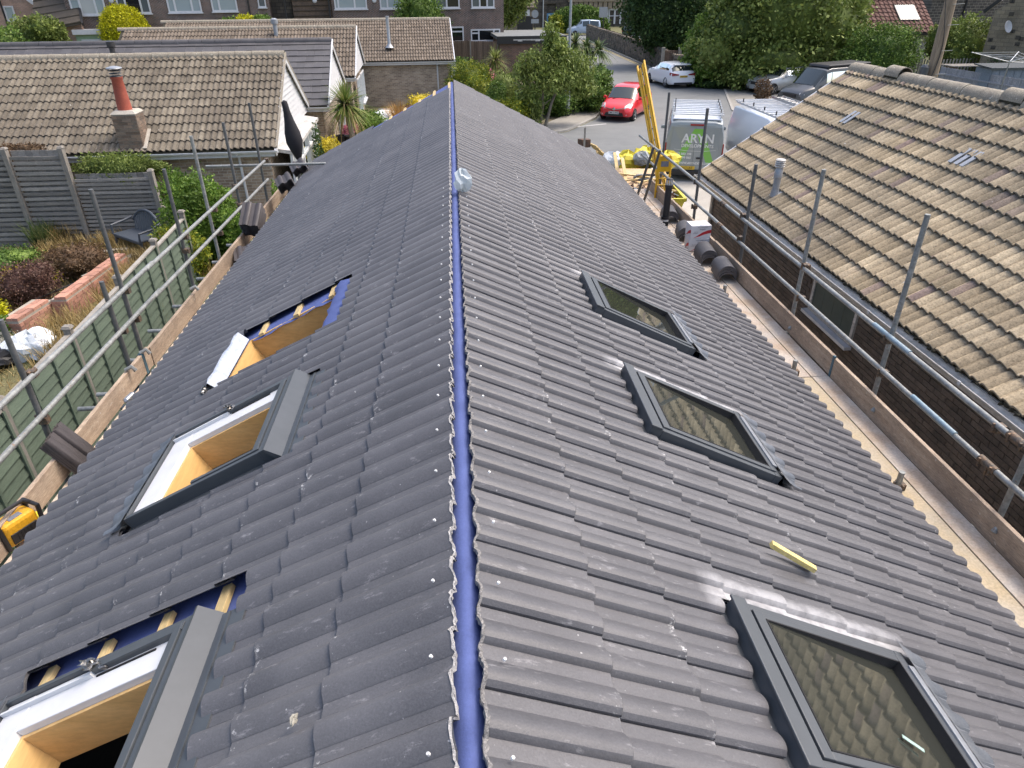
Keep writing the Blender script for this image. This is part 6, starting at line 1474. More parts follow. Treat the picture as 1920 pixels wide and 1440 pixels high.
for (px, py, c, hdg, lb, pl) in [(1172, 70, 'paint_dark', 60, 'dark grey car with a red tail lamp parked behind the stone wall', 1), (1188, 84, 'paint_white', 62, 'white car mostly hidden between the stone wall and the dark tree', 1), (1207, 96, 'paint_black', 64, 'black car in shade behind the stone wall under the dark tree', 1)]:
    p = gz(px, py, 0); c_, R_, P_ = car('parked_car', lb, 'car', (max(p.x+1.0, 18.0), p.y, .004), math.radians(hdg), BM, c, (-1.35, 1.33), .32, .72, mirrors=None, group='cars parked behind the stone wall',
        glass=[(1, 4, 10, 'car_glass', 'rear_window', {'inset': (.12, .12, .03, .03)}), (3, 11, 9, 'car_glass', 'side_window'), (4, 11, 9, 'car_glass', 'side_window'), (3, 3, 5, 'car_glass', 'side_window')])
    for s in (-1, 1): cp(c_, 'tail_light', 'lamp_red', lambda b: b.prism([(-2.08, s*.5, .84), (-2.06, s*.84, .93), (-2.10, s*.84, .70), (-2.12, s*.5, .72)], (-.04, 0, .01)))
    cp(c_, 'number_plate', 'plate_yellow', lambda b: b.box((-2.15, 0, .66), (.02, .52, .12)))
# grey liveried van
VG = [(-2.50, .40, .75, 1.15, 1.80, .93, .93, .80), (-2.47, .34, .75, 1.15, 1.93, .965, .955, .83), (-2.3, .30, .75, 1.15, 1.98, .985, .97, .85), (-.6, .28, .7, 1.12, 2.0, .985, .97, .86), (.75, .28, .7, 1.10, 1.99, .985, .96, .85), (1.02, .28, .7, 1.08, 1.90, .98, .95, .82), (1.72, .28, .66, 1.08, 1.14, .97, .92, .80), (2.25, .3, .6, .94, .99, .94, .86, .72), (2.47, .34, .5, .7, .74, .84, .78, .64)]
hv = math.radians(73)
gvx = Vector((8.02, 23.45, 0))+Vector((math.cos(hv), math.sin(hv), 0))*2.5
vv, R_, P_ = car('grey_van', 'grey builders van with green and white lettering on its rear doors', 'van', (gvx.x, gvx.y, .006), hv, VG, 'paint_vangrey', (-1.45, 1.48), .33, .82, mirrors=(1.2, 1.12, 1.15),
    glass=[(5, 4, 10, 'car_glass', 'windscreen', {'inset': (.05, .08, .03, .03)}), (4, 11, 9, 'car_glass', 'side_window', {'inset': (.0, .1, .08, .12)})])
XD = -2.508
cp(vv, 'rear_door', 'paint_vangrey', lambda b: b.prism([(XD, -.80, .42), (XD, -.006, .42), (XD, -.006, 1.80), (XD+.02, -.74, 1.80), (XD, -.80, 1.2)], (-.02, 0, 0)), bevel=.012)
cp(vv, 'rear_door', 'paint_vangrey', lambda b: b.prism([(XD, .80, .42), (XD, .006, .42), (XD, .006, 1.80), (XD+.02, .74, 1.80), (XD, .80, 1.2)], (-.02, 0, 0)), bevel=.012)
XF = XD-.021
def flatp(nm, m, pts, d=.003, x=XF): cp(vv, nm, m, lambda b: b.prism([(x, -y, z) for y, z in pts], (-d, 0, 0)))
flatp('green_stripe', 'paint_green', [(-.05, 1.74), (.10, 1.74), (-.42, .55), (-.72, .55)]); flatp('green_stripe', 'paint_green', [(.10, 1.74), (.24, 1.74), (.72, .60), (.46, .60), (.04, 1.60)], .002)
XT = XF-.0045
def vtext(s, size, y, z, bold=0.0, al='CENTER'): text('lettering', s, size, 'plate_white', vv, frame_mat((XT, -y, z), (0, -1, 0), (0, 0, 1), (-1, 0, 0)), local=True, bold=bold, align=al)
vtext('ARYN', .40, .10, 1.42, .008); vtext('DEVELOPMENTS', .145, .10, 1.19, .003)
flatp('swoosh_line', 'plate_white', [(-.66, 1.075), (-.2, 1.03), (.3, 1.03), (.72, 1.075), (.72, 1.068), (.3, 1.02), (-.2, 1.02), (-.66, 1.068)], .002, XF-.003)
vtext('01902 883 198', .105, -.70, .92, .003, 'LEFT'); vtext('07939 099 860', .105, -.70, .80, .003, 'LEFT'); vtext('WWW.ARYNDEVELOPMENTS', .10, -.50, .62, .003, 'LEFT')
cp(vv, 'door_handle', 'plastic_black', lambda b: b.box((XF-.02, -.22, .80), (.03, .22, .05)))
cp(vv, 'number_plate', 'plate_yellow', lambda b: b.box((XF-.012, .16, .47), (.02, .52, .11))); text('lettering', 'YJ17 LKE', .095, 'ink', vv, frame_mat((XF-.024, .16, .47), (0, -1, 0), (0, 0, 1), (-1, 0, 0)), local=True)
cp(vv, 'bumper', 'plastic_black', lambda b: b.box((-2.53, 0, .30), (.14, 1.86, .18)), bevel=.03)
cp(vv, 'high_brake_lamp', 'lamp_red', lambda b: b.box((-2.50, -.05, 1.86), (.03, .5, .05)))
for s in (-1, 1): cp(vv, 'tail_light', 'lamp_red', lambda b: b.box((-2.50, s*.945, 1.0), (.05, .045, .55)), bevel=.01)
cp(vv, 'roof_panel', 'paint_vanwhite', lambda b: b.prism([(-2.35, -.80, 1.99), (-2.35, .80, 1.99), (1.0, .78, 1.99), (1.0, -.78, 1.99)], (0, 0, .04)), bevel=.02)
def rack(o, x0, x1, z, w_, n, bars=8):
    rk = bpy.data.objects.new('roof_rack', None); col.objects.link(rk); rk.parent = o; rk.location = (0, 0, z)
    for s in (-1, 1):
        b = MB(); b.beam((x0, s*w_, 0), (x1, s*w_, 0), .05, .06); b.build('side_rail', 'upvc', rk, local=True)
    for i in range(bars): x = x0+(x1-x0)*i/(bars-1); b = MB(); b.beam((x, -w_-.08, .06), (x, w_+.08, .06), .05, .035); b.build('cross_bar', 'upvc', rk, local=True)
    for i in range(4):
        x = x0+(x1-x0)*(i+.5)/4
        for s in (-1, 1): b = MB(); b.box((x, s*(w_-.02), .12), (.05, .03, .12)); b.build('rack_clamp', 'plastic_black', rk, local=True)
rack(vv, -2.3, .9, 2.10, .78, 3, 9)
# white van with rack and ladder
wv, R_, P_ = car('white_van', 'white van with roof rack and ladder, half hidden by the neighbour roof', 'van', (11.35, 24.3, .006), math.radians(-90), VG[::1], 'paint_vanwhite', (-1.45, 1.48), .33, .82, mirrors=(1.2, 1.12, 1.15),
    glass=[(5, 4, 10, 'car_glass', 'windscreen', {'inset': (.05, .08, .03, .03)}), (4, 11, 9, 'car_glass', 'side_window', {'inset': (.0, .1, .08, .12)}), (3, 11, 9, 'car_glass', 'side_window', {'inset': (.70, .05, .1, .12)})])
rack(wv, -2.3, 1.6, 2.10, .80, 3, 12)
lad = thing('ladder', 'silver ladder tied on the white van roof rack', 'ladder', (11.75, 24.3, 2.25), math.radians(90))
for s in (-1, 1): cp(lad, 'stile', 'alloy', lambda b: b.beam((-2.2, s*.2-.2, .03), (2.1, s*.2-.2, .03), .03, .09))
for i in range(14): cp(lad, 'rung', 'alloy', lambda b: b.tube([(-2.1+i*.31, -.4, .03), (-2.1+i*.31, 0, .03)], .015, 6))

# ================================================================== VEGETATION
leafmat('leaf_green', (0.046, 0.093, 0.019), (0.101, 0.178, 0.031), (0.217, 0.310, 0.070))
leafmat('leaf_dark', (0.025, 0.052, 0.016), (0.052, 0.096, 0.026), (0.101, 0.161, 0.051))
leafmat('leaf_olive', (0.081, 0.120, 0.026), (0.169, 0.223, 0.050), (0.302, 0.356, 0.097))
leafmat('leaf_bright', (0.055, 0.115, 0.015), (0.115, 0.206, 0.027), (0.206, 0.303, 0.055))
leafmat('leaf_gold', (0.26, 0.27, 0.011), (0.54, 0.53, 0.016), (0.70, 0.66, 0.034), scale=3)
leafmat('leaf_yellowgreen', (0.052, 0.098, 0.014), (0.161, 0.207, 0.021), (0.391, 0.380, 0.034), scale=2)
leafmat('leaf_brown', (0.086, 0.052, 0.025), (0.149, 0.092, 0.052), (0.196, 0.138, 0.081), scale=4)
leafmat('leaf_purple', (0.081, 0.040, 0.034), (0.138, 0.075, 0.057), (0.196, 0.127, 0.092), scale=4)
leafmat('flower_pink', (.50, .12, .22), (.65, .22, .33), (.75, .4, .5)); leafmat('flower_yellow', (.45, .36, .02), (.62, .50, .03), (.7, .6, .1))
leafmat('straw', (.22, .15, .055), (.36, .27, .11), (.46, .36, .18), scale=3); leafmat('straw_orange', (.26, .14, .04), (.40, .24, .08), (.5, .34, .14))
leafmat('blade_green', (.07, .12, .02), (.17, .22, .05), (.30, .29, .11)); leafmat('blade_mid', (.045, .085, .025), (.10, .15, .05), (.22, .23, .09))
mat('bark', (.16, .13, .10), .95, (.10, .085, .065), scale=6, stretch=(4, 4, .8), fine=30, finevar=.4, bmp=.7)
mat('bark_pale', (.27, .24, .19), .95, (.18, .15, .12), scale=6, stretch=(4, 4, .8), fine=30, finevar=.4, bmp=.7)
def limbs(b, base_, top, r0, n=5, spread=1.0, rng=random):
    base_, top = Vector(base_), Vector(top); mid = base_.lerp(top, .5)+Vector((rng.uniform(-.1, .1), rng.uniform(-.1, .1), 0))
    b.tube([base_, mid, top], [r0, r0*.72, r0*.45], 9)
    for i in range(n):
        a = rng.uniform(0, 2*PI); p = mid.lerp(top, rng.uniform(-.2, .9)); l = spread*rng.uniform(.5, 1); q = p+Vector((math.cos(a)*l, math.sin(a)*l, l*rng.uniform(.5, 1.0)))
        b.tube([p, p.lerp(q, .5)+Vector((0, 0, .08*l)), q], [r0*.4, r0*.28, r0*.12], 6)
def tree(name, label, loc, blobs, n, size, m, trunk, r0=.15, cat='tree', bark='bark', group=None, lm=5, spread=1.0, **kw):
    t = thing(name, label, cat, loc, 0, group); leafobj('crown', blobs, n, size, m, t, **kw)
    b = MB()
    for (a, c) in trunk: limbs(b, a, c, r0, lm, spread)
    b.build('trunk', bark, t, smooth='auto'); return t
def shrub(name, label, c, r, n, size, m, cat='shrub', sub=1, group=None, **kw):
    """bush of one or several lobes standing on the ground"""
    bl = [(c[0], c[1], c[2], *r)]
    for i in range(sub-1):
        a = random.uniform(0, 2*PI); q = random.uniform(.4, .8); s = random.uniform(.35, .55)
        bl.append((c[0]+math.cos(a)*r[0]*q, c[1]+math.sin(a)*r[1]*q, c[2]+random.uniform(-.1, .6)*r[2], r[0]*s, r[1]*s, r[2]*s))
    t = thing(name, label, cat, (c[0], c[1], max(0, c[2]-r[2])), 0, group); leafobj('foliage', bl, n, size, m, t, **kw)
    b = MB()
    for i in range(4): a = i*PI/2+.3; b.tube([(c[0]+.05*math.cos(a), c[1]+.05*math.sin(a), 0.0), (c[0]+r[0]*.4*math.cos(a), c[1]+r[1]*.4*math.sin(a), c[2])], [.035, .015], 5)
    b.build('stem', 'bark', t); return t
def px_blob(px, py, y, rx, rz, ry=None, dz=0): p = gy(px, py, y); return (p.x, p.y, p.z+dz, rx, ry or rx, rz)
# tree in front of the garage (drooping narrow leaves, pale stems)
bl = [px_blob(1032, 72, 34.5, .45, .75), px_blob(1045, 92, 34.5, .6, .6), px_blob(1010, 120, 34.2, .95, .75), px_blob(1070, 130, 34.4, 1.25, .85), px_blob(985, 135, 34.0, .65, .75), px_blob(1040, 150, 33.8, 1.2, .6), px_blob(990, 175, 33.8, .55, .5), px_blob(1090, 165, 34.4, .8, .5), px_blob(1045, 108, 34.5, .8, .6), px_blob(1000, 205, 33.6, .5, .7)]
tree('small_tree', 'small tree with drooping narrow leaves and pale twin stems beside the lamp post', (4.2, 34.2, 0), bl, 15000, .20, 'leaf_olive', [((4.0, 34.3, 0), (4.15, 34.4, 2.0)), ((4.25, 34.1, 0), (5.1, 34.5, 2.2)), ((3.8, 34.4, 0), (3.6, 34.5, 1.6))], .085, bark='bark_pale', droop=.9, aspect=3.5, shell=.55, spread=1.0, core=False)
# large green tree over the silver car
bl = [px_blob(1470, 30, 47, 3.4, 3.0), px_blob(1390, 60, 47.5, 2.8, 2.6), px_blob(1545, 50, 46.5, 2.8, 2.5), px_blob(1340, 100, 47.5, 2.0, 1.7), px_blob(1450, 110, 46, 2.8, 1.5), px_blob(1540, 105, 46, 2.3, 1.2), px_blob(1400, 140, 46, 2.0, .9), px_blob(1500, -40, 47, 3.2, 2.6), px_blob(1420, -30, 48, 3, 2.5), px_blob(1580, 10, 47, 2.0, 2.2)]
tree('broadleaf_tree', 'large mid-green broadleaf tree over the parked cars on the right', (20.4, 47, 0), bl, 44000, .24, 'leaf_olive', [((20.3, 47, 0), (20.5, 47, 4.5)), ((20.8, 47.2, 0), (22, 47.3, 4.2)), ((19.9, 47, 0), (19, 47, 3.8))], .2, shell=.7)
bl = [px_blob(1325, 95, 48.5, 1.7, 1.4), px_blob(1318, 130, 47.8, 1.5, 1.2), px_blob(1345, 60, 49.2, 1.6, 1.5)]
tree('laurel_bush', 'bright glossy laurel bush at the left foot of the big tree', (17.5, 48.5, 0), bl, 13000, .17, 'leaf_bright', [((17.6, 48.5, 0), (17.8, 48.6, 2.2))], .10, cat='bush', shell=.75)
# dark tree behind the wall
bl = [px_blob(1245, 30, 60, 2.9, 3.0), px_blob(1290, 10, 60, 3.0, 3.4), px_blob(1215, 10, 61, 2.4, 2.8), px_blob(1270, 75, 59, 1.8, 1.4), px_blob(1320, 55, 58, 2.2, 2.2), px_blob(1240, -50, 60, 3, 3), px_blob(1230, 75, 60, 1.3, .8)]
tree('dark_tree', 'very dark dense tree behind the stone wall and the timber gate', (20, 60, 0), bl, 26000, .24, 'leaf_dark', [((20, 60, 0), (20.2, 60, 5)), ((19, 60.2, 0), (18.4, 60, 4))], .24, shell=.75)
# hedge by lamp
shrub('hedge', 'rounded green hedge at the road corner beside the lamp post', (7.15, 38.8, .95), (1.35, 1.9, 1.15), 12000, .11, 'leaf_green', 'hedge', 4)
shrub('hedge', 'darker low hedge between the small tree and the lamp post', (5.3, 37.8, .8), (1.2, 1.5, 1.05), 9000, .11, 'leaf_green', 'hedge', 3)
shrub('variegated_bush', 'small yellow-edged clipped bush beyond the ridge of the new roof', gy(955, 192, 33.5)[:2]+(.75,) if False else (gy(958, 190, 33.5).x, 33.5, .85), (.95, .8, .62), 6000, .10, 'leaf_yellowgreen', 'bush', 2)
shrub('golden_conifer', 'rounded golden-green conifer behind the far end of the roof', (gy(877, 145, 40.5).x, 40.5, 1.15), (1.25, 1.2, 1.35), 12000, .11, 'leaf_yellowgreen', 'conifer', 2, aspect=2.6)
shrub('hydrangea', 'pink flowering hydrangea to the right of the golden-green conifer', (gy(917, 138, 42.5).x, 42.5, .95), (.42, .4, .85), 1500, .12, 'flower_pink', 'flower', 2)
shrub('green_bush', 'dark green bush behind the conifer, left of the brown fence', (gy(858, 112, 48).x, 48, 1.0), (1.1, 1, 1.0), 5000, .13, 'leaf_green', 'bush', 2)
for (px, py, y, rr, m, lb) in [(905, 175, 38, .8, 'leaf_yellowgreen', 'loose pale shrub at the foot of the conifer'), (945, 160, 41, 1.0, 'leaf_olive', 'mixed low shrub left of the small tree'), (930, 185, 36, .6, 'leaf_green', 'low green shrub beside the roof verge'), (985, 195, 35.5, .7, 'leaf_green', 'low green shrub under the small tree'), (1015, 175, 41, .9, 'leaf_dark', 'dark shrub behind the stems of the small tree')]:
    p = gy(px, py, y); shrub('shrub', lb, (p.x, y, max(.4, p.z-.2)), (rr, rr, max(.45, p.z)), 3500, .10, m, 'shrub', 2)
# clipped golden dome, shrubs against the terrace
p = gy(236, 62, 56); shrub('golden_dome_bush', 'bright yellow clipped dome bush in front of the terrace', (p.x, 56, p.z-.2), (1.68, 1.5, 1.95), 22000, .11, 'leaf_gold', 'bush', 1, shell=.93)
p = gy(281, 55, 58); shrub('shrub', 'small dark shrub to the right of the golden dome bush', (p.x, 58, p.z-.5), (1.1, .8, 1.1), 3500, .14, 'leaf_dark', 'shrub', 2)
p = gy(785, 18, 57); shrub('bushy_conifer', 'bushy green conifer against the terrace windows', (p.x, 57, p.z-1.2), (2.1, 1.6, 2.6), 16000, .16, 'leaf_green', 'conifer', 3)
p = gy(66, 62, 52); shrub('bush', 'green bush in front of the brown side roof on the far left', (p.x, 52, p.z-.8), (1.9, 1.4, 2.0), 9000, .17, 'leaf_olive', 'bush', 4)
p = gy(8, 72, 50); shrub('bush', 'second green bush at the very left edge', (p.x, 50, p.z-.6), (1.4, 1.2, 1.4), 4500, .17, 'leaf_green', 'bush', 3)
for (px, py, rr, m, lb) in [(430, 48, .8, 'leaf_bright', 'light green clump rising behind the brown ridge'), (460, 42, .8, 'leaf_gold', 'yellow clump behind the brown ridge'), (492, 42, .8, 'leaf_bright', 'green clump at the right of the yellow one')]:
    p = gy(px, py, 54); shrub('shrub', lb, (p.x, 54, p.z-.3), (rr, rr, .85), 2500, .14, m, 'shrub', 2)
# tree between the terrace and the stone building
bl = [px_blob(960, 10, 78, 1.6, 2.0), px_blob(945, 35, 78, 1.2, 1.1), px_blob(975, -20, 78, 2, 2)]
tree('garden_tree', 'light green tree at the right end of the terrace', (5.5, 78, 0), bl, 7000, .24, 'leaf_olive', [((5.2, 78, 0), (5.5, 78, 4))], .12, shell=.6, core=False)
p = gy(1085, 40, 104); shrub('clipped_hedge', 'big clipped hedge in front of the stone building', (p.x, 104, p.z-.7), (4.2, 1.6, 2.6), 16000, .24, 'leaf_green', 'hedge', 1, shell=.93)
p = gy(1042, 40, 102); shrub('bush', 'small yellowish bush at the left end of the clipped hedge', (p.x, 102, p.z-.6), (1.1, 1, 1.5), 2500, .24, 'leaf_yellowgreen', 'bush', 1)
# right side hedge and shrubs
p = gy(1650, 95, 43.5); shrub('hedge', 'dense bright green hedge below the maroon roof', (p.x, 43.5, p.z-.6), (2.6, 1.5, 2.2), 22000, .13, 'leaf_green', 'hedge', 2)
p = gy(1805, 85, 46); shrub('bush', 'olive green bush between the telegraph pole and the tan gable', (p.x, 46, p.z-.5), (2.0, 1.5, 2.4), 12000, .16, 'leaf_olive', 'bush', 3)
p = gy(1693, 60, 51.2); shrub('climber', 'loose climbing plant under the maroon roof eave', (p.x, 51.4, p.z-.6), (1.1, .3, 1.1), 1600, .16, 'leaf_olive', 'plant', 2, core=False)
p = gy(1870, 112, 44); shrub('shrub', 'small dark shrub at the foot of the tan gable', (p.x, 43, p.z-.6), (1.4, .8, .9), 3000, .13, 'leaf_dark', 'shrub', 2)
p = gz(1430, 190, .5); shrub('dry_shrub', 'brown straggly shrub in front of the silver car', (17.6, 40.9, .55), (.5, .5, .75), 1200, .11, 'leaf_brown', 'shrub', 1, core=False)
shrub('ground_cover', 'low ivy at the foot of the big tree left of the silver car', (16.9, 46.9, .25), (1.1, .7, .35), 3500, .10, 'leaf_dark', 'ivy', 2)
# fan palm
pc = [gy(1100, 90, 43.8), gy(1078, 82, 43.9), gy(1122, 95, 43.6), gy(1118, 130, 43.5)]
pa_ = thing('fan_palm', 'fan palm with shaggy fronds between the lamp post and the road', 'palm', (7.9, 43.8, 0))
for i, c in enumerate(pc[:3]): blades(150, c, 1.15, .085, 'blade_mid', pa_, 'frond', up=.5, droop=.75)
c = gy(1125, 128, 43.5); blades(90, c, .75, .07, 'blade_mid', pa_, 'frond', up=.9, droop=1.0); c = gy(1125, 140, 43.4); blades(40, c, .6, .06, 'straw_orange', pa_, 'dead_frond', up=.95, droop=1.2)
c = gy(1098, 128, 43.8); blades(60, c, .7, .06, 'leaf_brown', pa_, 'dead_frond', up=.9, droop=1.4)
b = MB(); c0 = gy(1100, 90, 43.8); b.tube([(c0.x, 43.8, 0), (c0.x, 43.8, c0.z)], [.16, .13], 10); c0 = gy(1122, 128, 43.5); b.tube([(c0.x-.3, 43.6, 0), (c0.x, 43.5, c0.z)], [.12, .10], 10); b.build('trunk', 'bark', pa_, smooth='auto')
# cabbage palms
def cordyline(label, c, base_, n, L, wd, ndead=50):
    t = thing('cabbage_palm', label, 'palm', (base_[0], base_[1], 0)); blades(n, c, L, wd, 'blade_green', t, 'leaf_blades', up=.62, droop=.42); blades(ndead, c, L*.85, wd*.8, 'straw', t, 'dead_leaves', up=.95, droop=1.6)
    b = MB(); b.tube([base_, Vector(base_).lerp(Vector(c), .6)+Vector((.04, 0, 0)), c], [.12, .10, .08], 9); b.build('trunk', 'bark_pale', t, smooth='auto')
c = gy(648, 196, 25.3); cordyline('cabbage palm with sword leaves in front of the white gables on the left', c, (c.x+.12, 25.3, 0), 330, 1.0, .05, 80)
c = gy(928, 113, 50); cordyline('smaller cabbage palm before the brown fence', c, (c.x, 50, 0), 170, 1.25, .06, 60)
# plants near house A and the far path
p = gy(617, 276, 22.5); shrub('flowering_shrub', 'orange and yellow flowering shrub beside the stone corner on the left', (p.x, 22.5, p.z-.1), (.42, .4, .45), 1600, .07, 'flower_yellow', 'shrub', 2)
p = gy(690, 222, 29); shrub('green_bush', 'low green bush behind the white tarpaulin', (p.x, 29, p.z-.15), (.75, .6, .5), 3500, .08, 'leaf_bright', 'bush', 2)
for (px, py, lb) in ((650, 245, 'pink flowers in a dark planter beside the cabbage palm'), (662, 238, 'pink flowering pot plant behind the palm trunk')): p = gy(px, py, 26.5); shrub('pink_flowers', lb, (p.x, 26.5, p.z), (.2, .2, .22), 300, .07, 'flower_pink', 'flower', 1)
for (px, lb) in ((640, 'tall dark planter left of the palm trunk'), (657, 'tall dark planter right of the palm trunk')): p = gy(px, 262, 25.7); MB().lathe([(.14, 0), (.2, p.z+.15), (.17, p.z+.15), (.16, p.z+.1)], (p.x, 25.7, .0), 12).build('planter', 'plastic_black', None, smooth='auto', label=lb, cat='planter')
pg = gy(748, 205, 33); t_ = thing('ornamental_grass', 'rusty ornamental grass clump beyond the left edge of the roof', 'grass', (pg.x, 33, 0)); blades(420, (pg.x, 33, .1), 1.55, .035, 'straw_orange', t_, up=-1, droop=.25, seg=3)
pg = gy(795, 188, 36); shrub('orange_shrub', 'orange-yellow low shrub right of the rusty grass', (pg.x, 36, .75), (.95, .7, .65), 3500, .09, 'flower_yellow', 'shrub', 2)
pg = gy(760, 200, 35); shrub('shrub', 'dark purple low shrub beside the rusty grass', (pg.x, 35, .5), (.7, .6, .5), 1800, .08, 'leaf_purple', 'shrub', 2)
# climbers on house A porch
p = gy(523, 340, 16.9); shrub('climber', 'leafy climber growing at the white glazed porch', (-4.45, 17.3, .95), (.18, .35, .95), 1600, .07, 'leaf_bright', 'plant', 1, core=False)
p = gy(583, 230, 21.5); shrub('climber', 'dark climber hanging on the corner of the mossy roofed bungalow', (p.x, 22.0, 1.3), (.16, .25, 1.2), 1200, .07, 'leaf_dark', 'plant', 1, core=False)
# left garden
p = gy(345, 335, 16.4)
shrub('conifer_bush', 'large feathery green conifer bush between the slatted fence and the scaffold', (-5.95, 15.8, 1.3), (.72, 1.0, 1.22), 17000, .09, 'leaf_bright', 'bush', 5, aspect=2.6)
shrub('golden_conifer_bush', 'yellower feathery conifer in front of the larger green one', (-5.95, 14.3, .95), (.55, .7, .85), 9000, .08, 'leaf_yellowgreen', 'bush', 4, aspect=2.8)
shrub('green_bush', 'bright green bush behind the green fence near the far toe board', (-4.7, 15.5, .95), (.6, .8, .8), 6500, .07, 'leaf_bright', 'bush', 3)
shrub('heather_hedge', 'olive brown feathery evergreen hanging over the lower slatted fence', (-8.3, 17.85, 2.12), (1.1, .42, .42), 9000, .08, 'leaf_olive', 'shrub', 4, aspect=3)
shrub('heather_hedge', 'dry feathery evergreen behind the tall slatted fence at the left', (-11.0, 18.0, 2.35), (.9, .35, .40), 4000, .08, 'leaf_brown', 'shrub', 3, aspect=3)
shrub('purple_brown_shrub', 'dense purple-brown shrub behind the front garden wall', (-8.75, 13.6, .78), (.62, .62, .5), 9000, .045, 'leaf_purple', 'shrub', 3)
shrub('brown_shrub', 'loose brown shrub behind the purple-brown one', (-8.5, 15.3, .68), (.75, .6, .42), 6000, .05, 'leaf_brown', 'shrub', 4)
shrub('yellow_shrub', 'bright yellow leaved plant at the left edge above the front garden wall', (-8.95, 12.4, .70), (.42, .4, .55), 3600, .065, 'leaf_gold', 'shrub', 3)
shrub('yellow_flowers', 'yellow flowering patch behind the purple-brown shrub', (-9.4, 14.7, .55), (.7, .4, .25), 2500, .05, 'flower_yellow', 'flower', 3)
shrub('green_plant', 'leafy green plant below the yellow leaved one', (-8.5, 12.0, .5), (.3, .3, .35), 1500, .07, 'leaf_bright', 'plant', 2)
shrub('green_plant', 'grey-green leafy patch at the left edge of the dry bed', (-10.6, 16.0, .5), (.9, .8, .3), 3200, .05, 'leaf_green', 'plant', 3)
shrub('silver_plant', 'small silvery plant beside the end of the front wall', (-8.3, 11.6, .42), (.45, .4, .25), 2500, .04, 'leaf_silver', 'plant', 2) if leafmat('leaf_silver', (0.253, 0.253, 0.207), (0.414, 0.414, 0.356), (0.575, 0.575, 0.506)) else None
shrub('weed', 'green weeds between the white bag and the green fence', (-5.95, 9.9, .6), (.4, .5, .45), 2000, .07, 'leaf_bright', 'plant', 3)
shrub('weed', 'tall green weeds against the near end of the fence', (-6.1, 8.0, .5), (.4, .7, .5), 2500, .08, 'leaf_green', 'plant', 3)
for (x, y, z, lb) in ((-4.95, 6.0, .75, 'small leafy weed growing on the green fence near the tile stack'), (-4.95, 7.4, .9, 'small leafy weed on the green fence further along')): shrub('weed', lb, (x, y, z), (.14, .22, .3), 220, .07, 'leaf_bright', 'plant', 1, core=False)
def grassclump(label, c, n, L, m, r=.25, wd=.012, name='grass_clump'):
    t = thing(name, label, 'grass', (c[0], c[1], c[2])); cs = [(c[0]+random.gauss(0, r), c[1]+random.gauss(0, r), c[2]) for i in range(40)]
    blades(n, cs, L, wd, m, t, up=-1, droop=.35, seg=3, r0=.01)
p = gz(88, 465, .4); grassclump('tuft of tall green grass in the dry bed', (p.x, p.y, .38), 260, .95, 'blade_mid', .09, .02)
grassclump('straw coloured grass tuft beside the tall green one', (p.x+.35, p.y+.3, .38), 350, .8, 'straw', .2)
for i, (x, y, L, n, lb) in enumerate([(-6.6, 13.2, .85, 1300, 'dense straw grass right of the low brick wall'), (-6.35, 11.9, .75, 900, 'straw grass in front of the brick wall end'), (-6.3, 14.6, .8, 1100, 'straw grass under the yellow conifer'), (-6.7, 16.0, .7, 800, 'straw grass below the plastic bench'), (-6.9, 11.0, .6, 700, 'dry grass behind the white bag'), (-8.6, 17.0, .6, 700, 'dry straw at the foot of the slatted fence'), (-7.2, 12.2, .6, 600, 'thin dry grass at the foot of the front wall'), (-6.2, 10.9, .6, 500, 'thin straw grass near the green fence post'), (-9.9, 17.0, .5, 500, 'low dry grass under the tall slatted fence'), (-7.5, 16.0, .55, 900, 'dry grass in front of the plastic bench'), (-9.4, 13.2, .5, 700, 'dry grass at the left picture edge behind the yellow plant'), (-7.0, 14.6, .65, 900, 'dry grass leaning on the low brick wall')]):
    grassclump(lb, (x, y, .36), n, L, 'straw', .38)
V = []; 
for i in range(9000):
    x, y = random.uniform(-12, -5.5), random.uniform(8, 17.3); a = random.uniform(0, 2*PI); l = random.uniform(.05, .16); s = .008; p = Vector((x, y, .36)); q = p+Vector((math.cos(a)*l*.7, math.sin(a)*l*.7, l)); sd_ = Vector((-math.sin(a), math.cos(a), 0))*s
    V += [p-sd_, p+sd_, q+sd_*.3, q-sd_*.3]
np_mesh('dry_ground_cover', np.array([list(v) for v in V]), np.arange(len(V)).reshape(-1, 4), 'straw', None, label='short dry grass covering the left garden soil', cat='ground cover', kind='stuff')

# ================================================================== OBJECTS
# plastic bench
mat('bench_plastic', (.052, .065, .082), .5, (.062, .075, .094), fine=20, finevar=.08)
bn = thing('garden_bench', 'dark blue-grey plastic garden bench with slatted curved back in the left garden', 'bench', (-7.72, 16.62, .40), math.radians(-40))
cp(bn, 'seat', 'bench_plastic', lambda b: [b.box((0, -.02, .42), (1.18, .50, .045)), b.box((0, -.27, .40), (1.18, .04, .08))], bevel=.015)
N = 15
def arc(t): return (-.62+1.24*t, .80+.16*math.sin(PI*t)-.15*(abs(t-.5)*2)**3)
def back(b):
    P = [Vector((arc(i/24)[0], .30+.05*math.sin(PI*i/24), arc(i/24)[1]-.02)) for i in range(25)]
    b.tube(P, .032, 7)
cp(bn, 'back_rim', 'bench_plastic', back, smooth='auto')
for i in range(1, N): t = i/N; x, z = arc(t); cp(bn, 'back_slat', 'bench_plastic', lambda b: b.beam((x*.86, .22, .44), (x, .30+.05*math.sin(PI*t), z-.02), .045, .018, up=(0, 1, 0)))
for s in (-1, 1):
    cp(bn, 'armrest', 'bench_plastic', lambda b: b.tube([(s*.60, .27, .72), (s*.64, .05, .66), (s*.62, -.26, .63), (s*.60, -.28, .42)], .028, 7), smooth='auto')
    for y in (-.24, .24): cp(bn, 'leg', 'bench_plastic', lambda b: b.beam((s*.55, y, .41), (s*.58, y*1.15, 0), .07, .06))
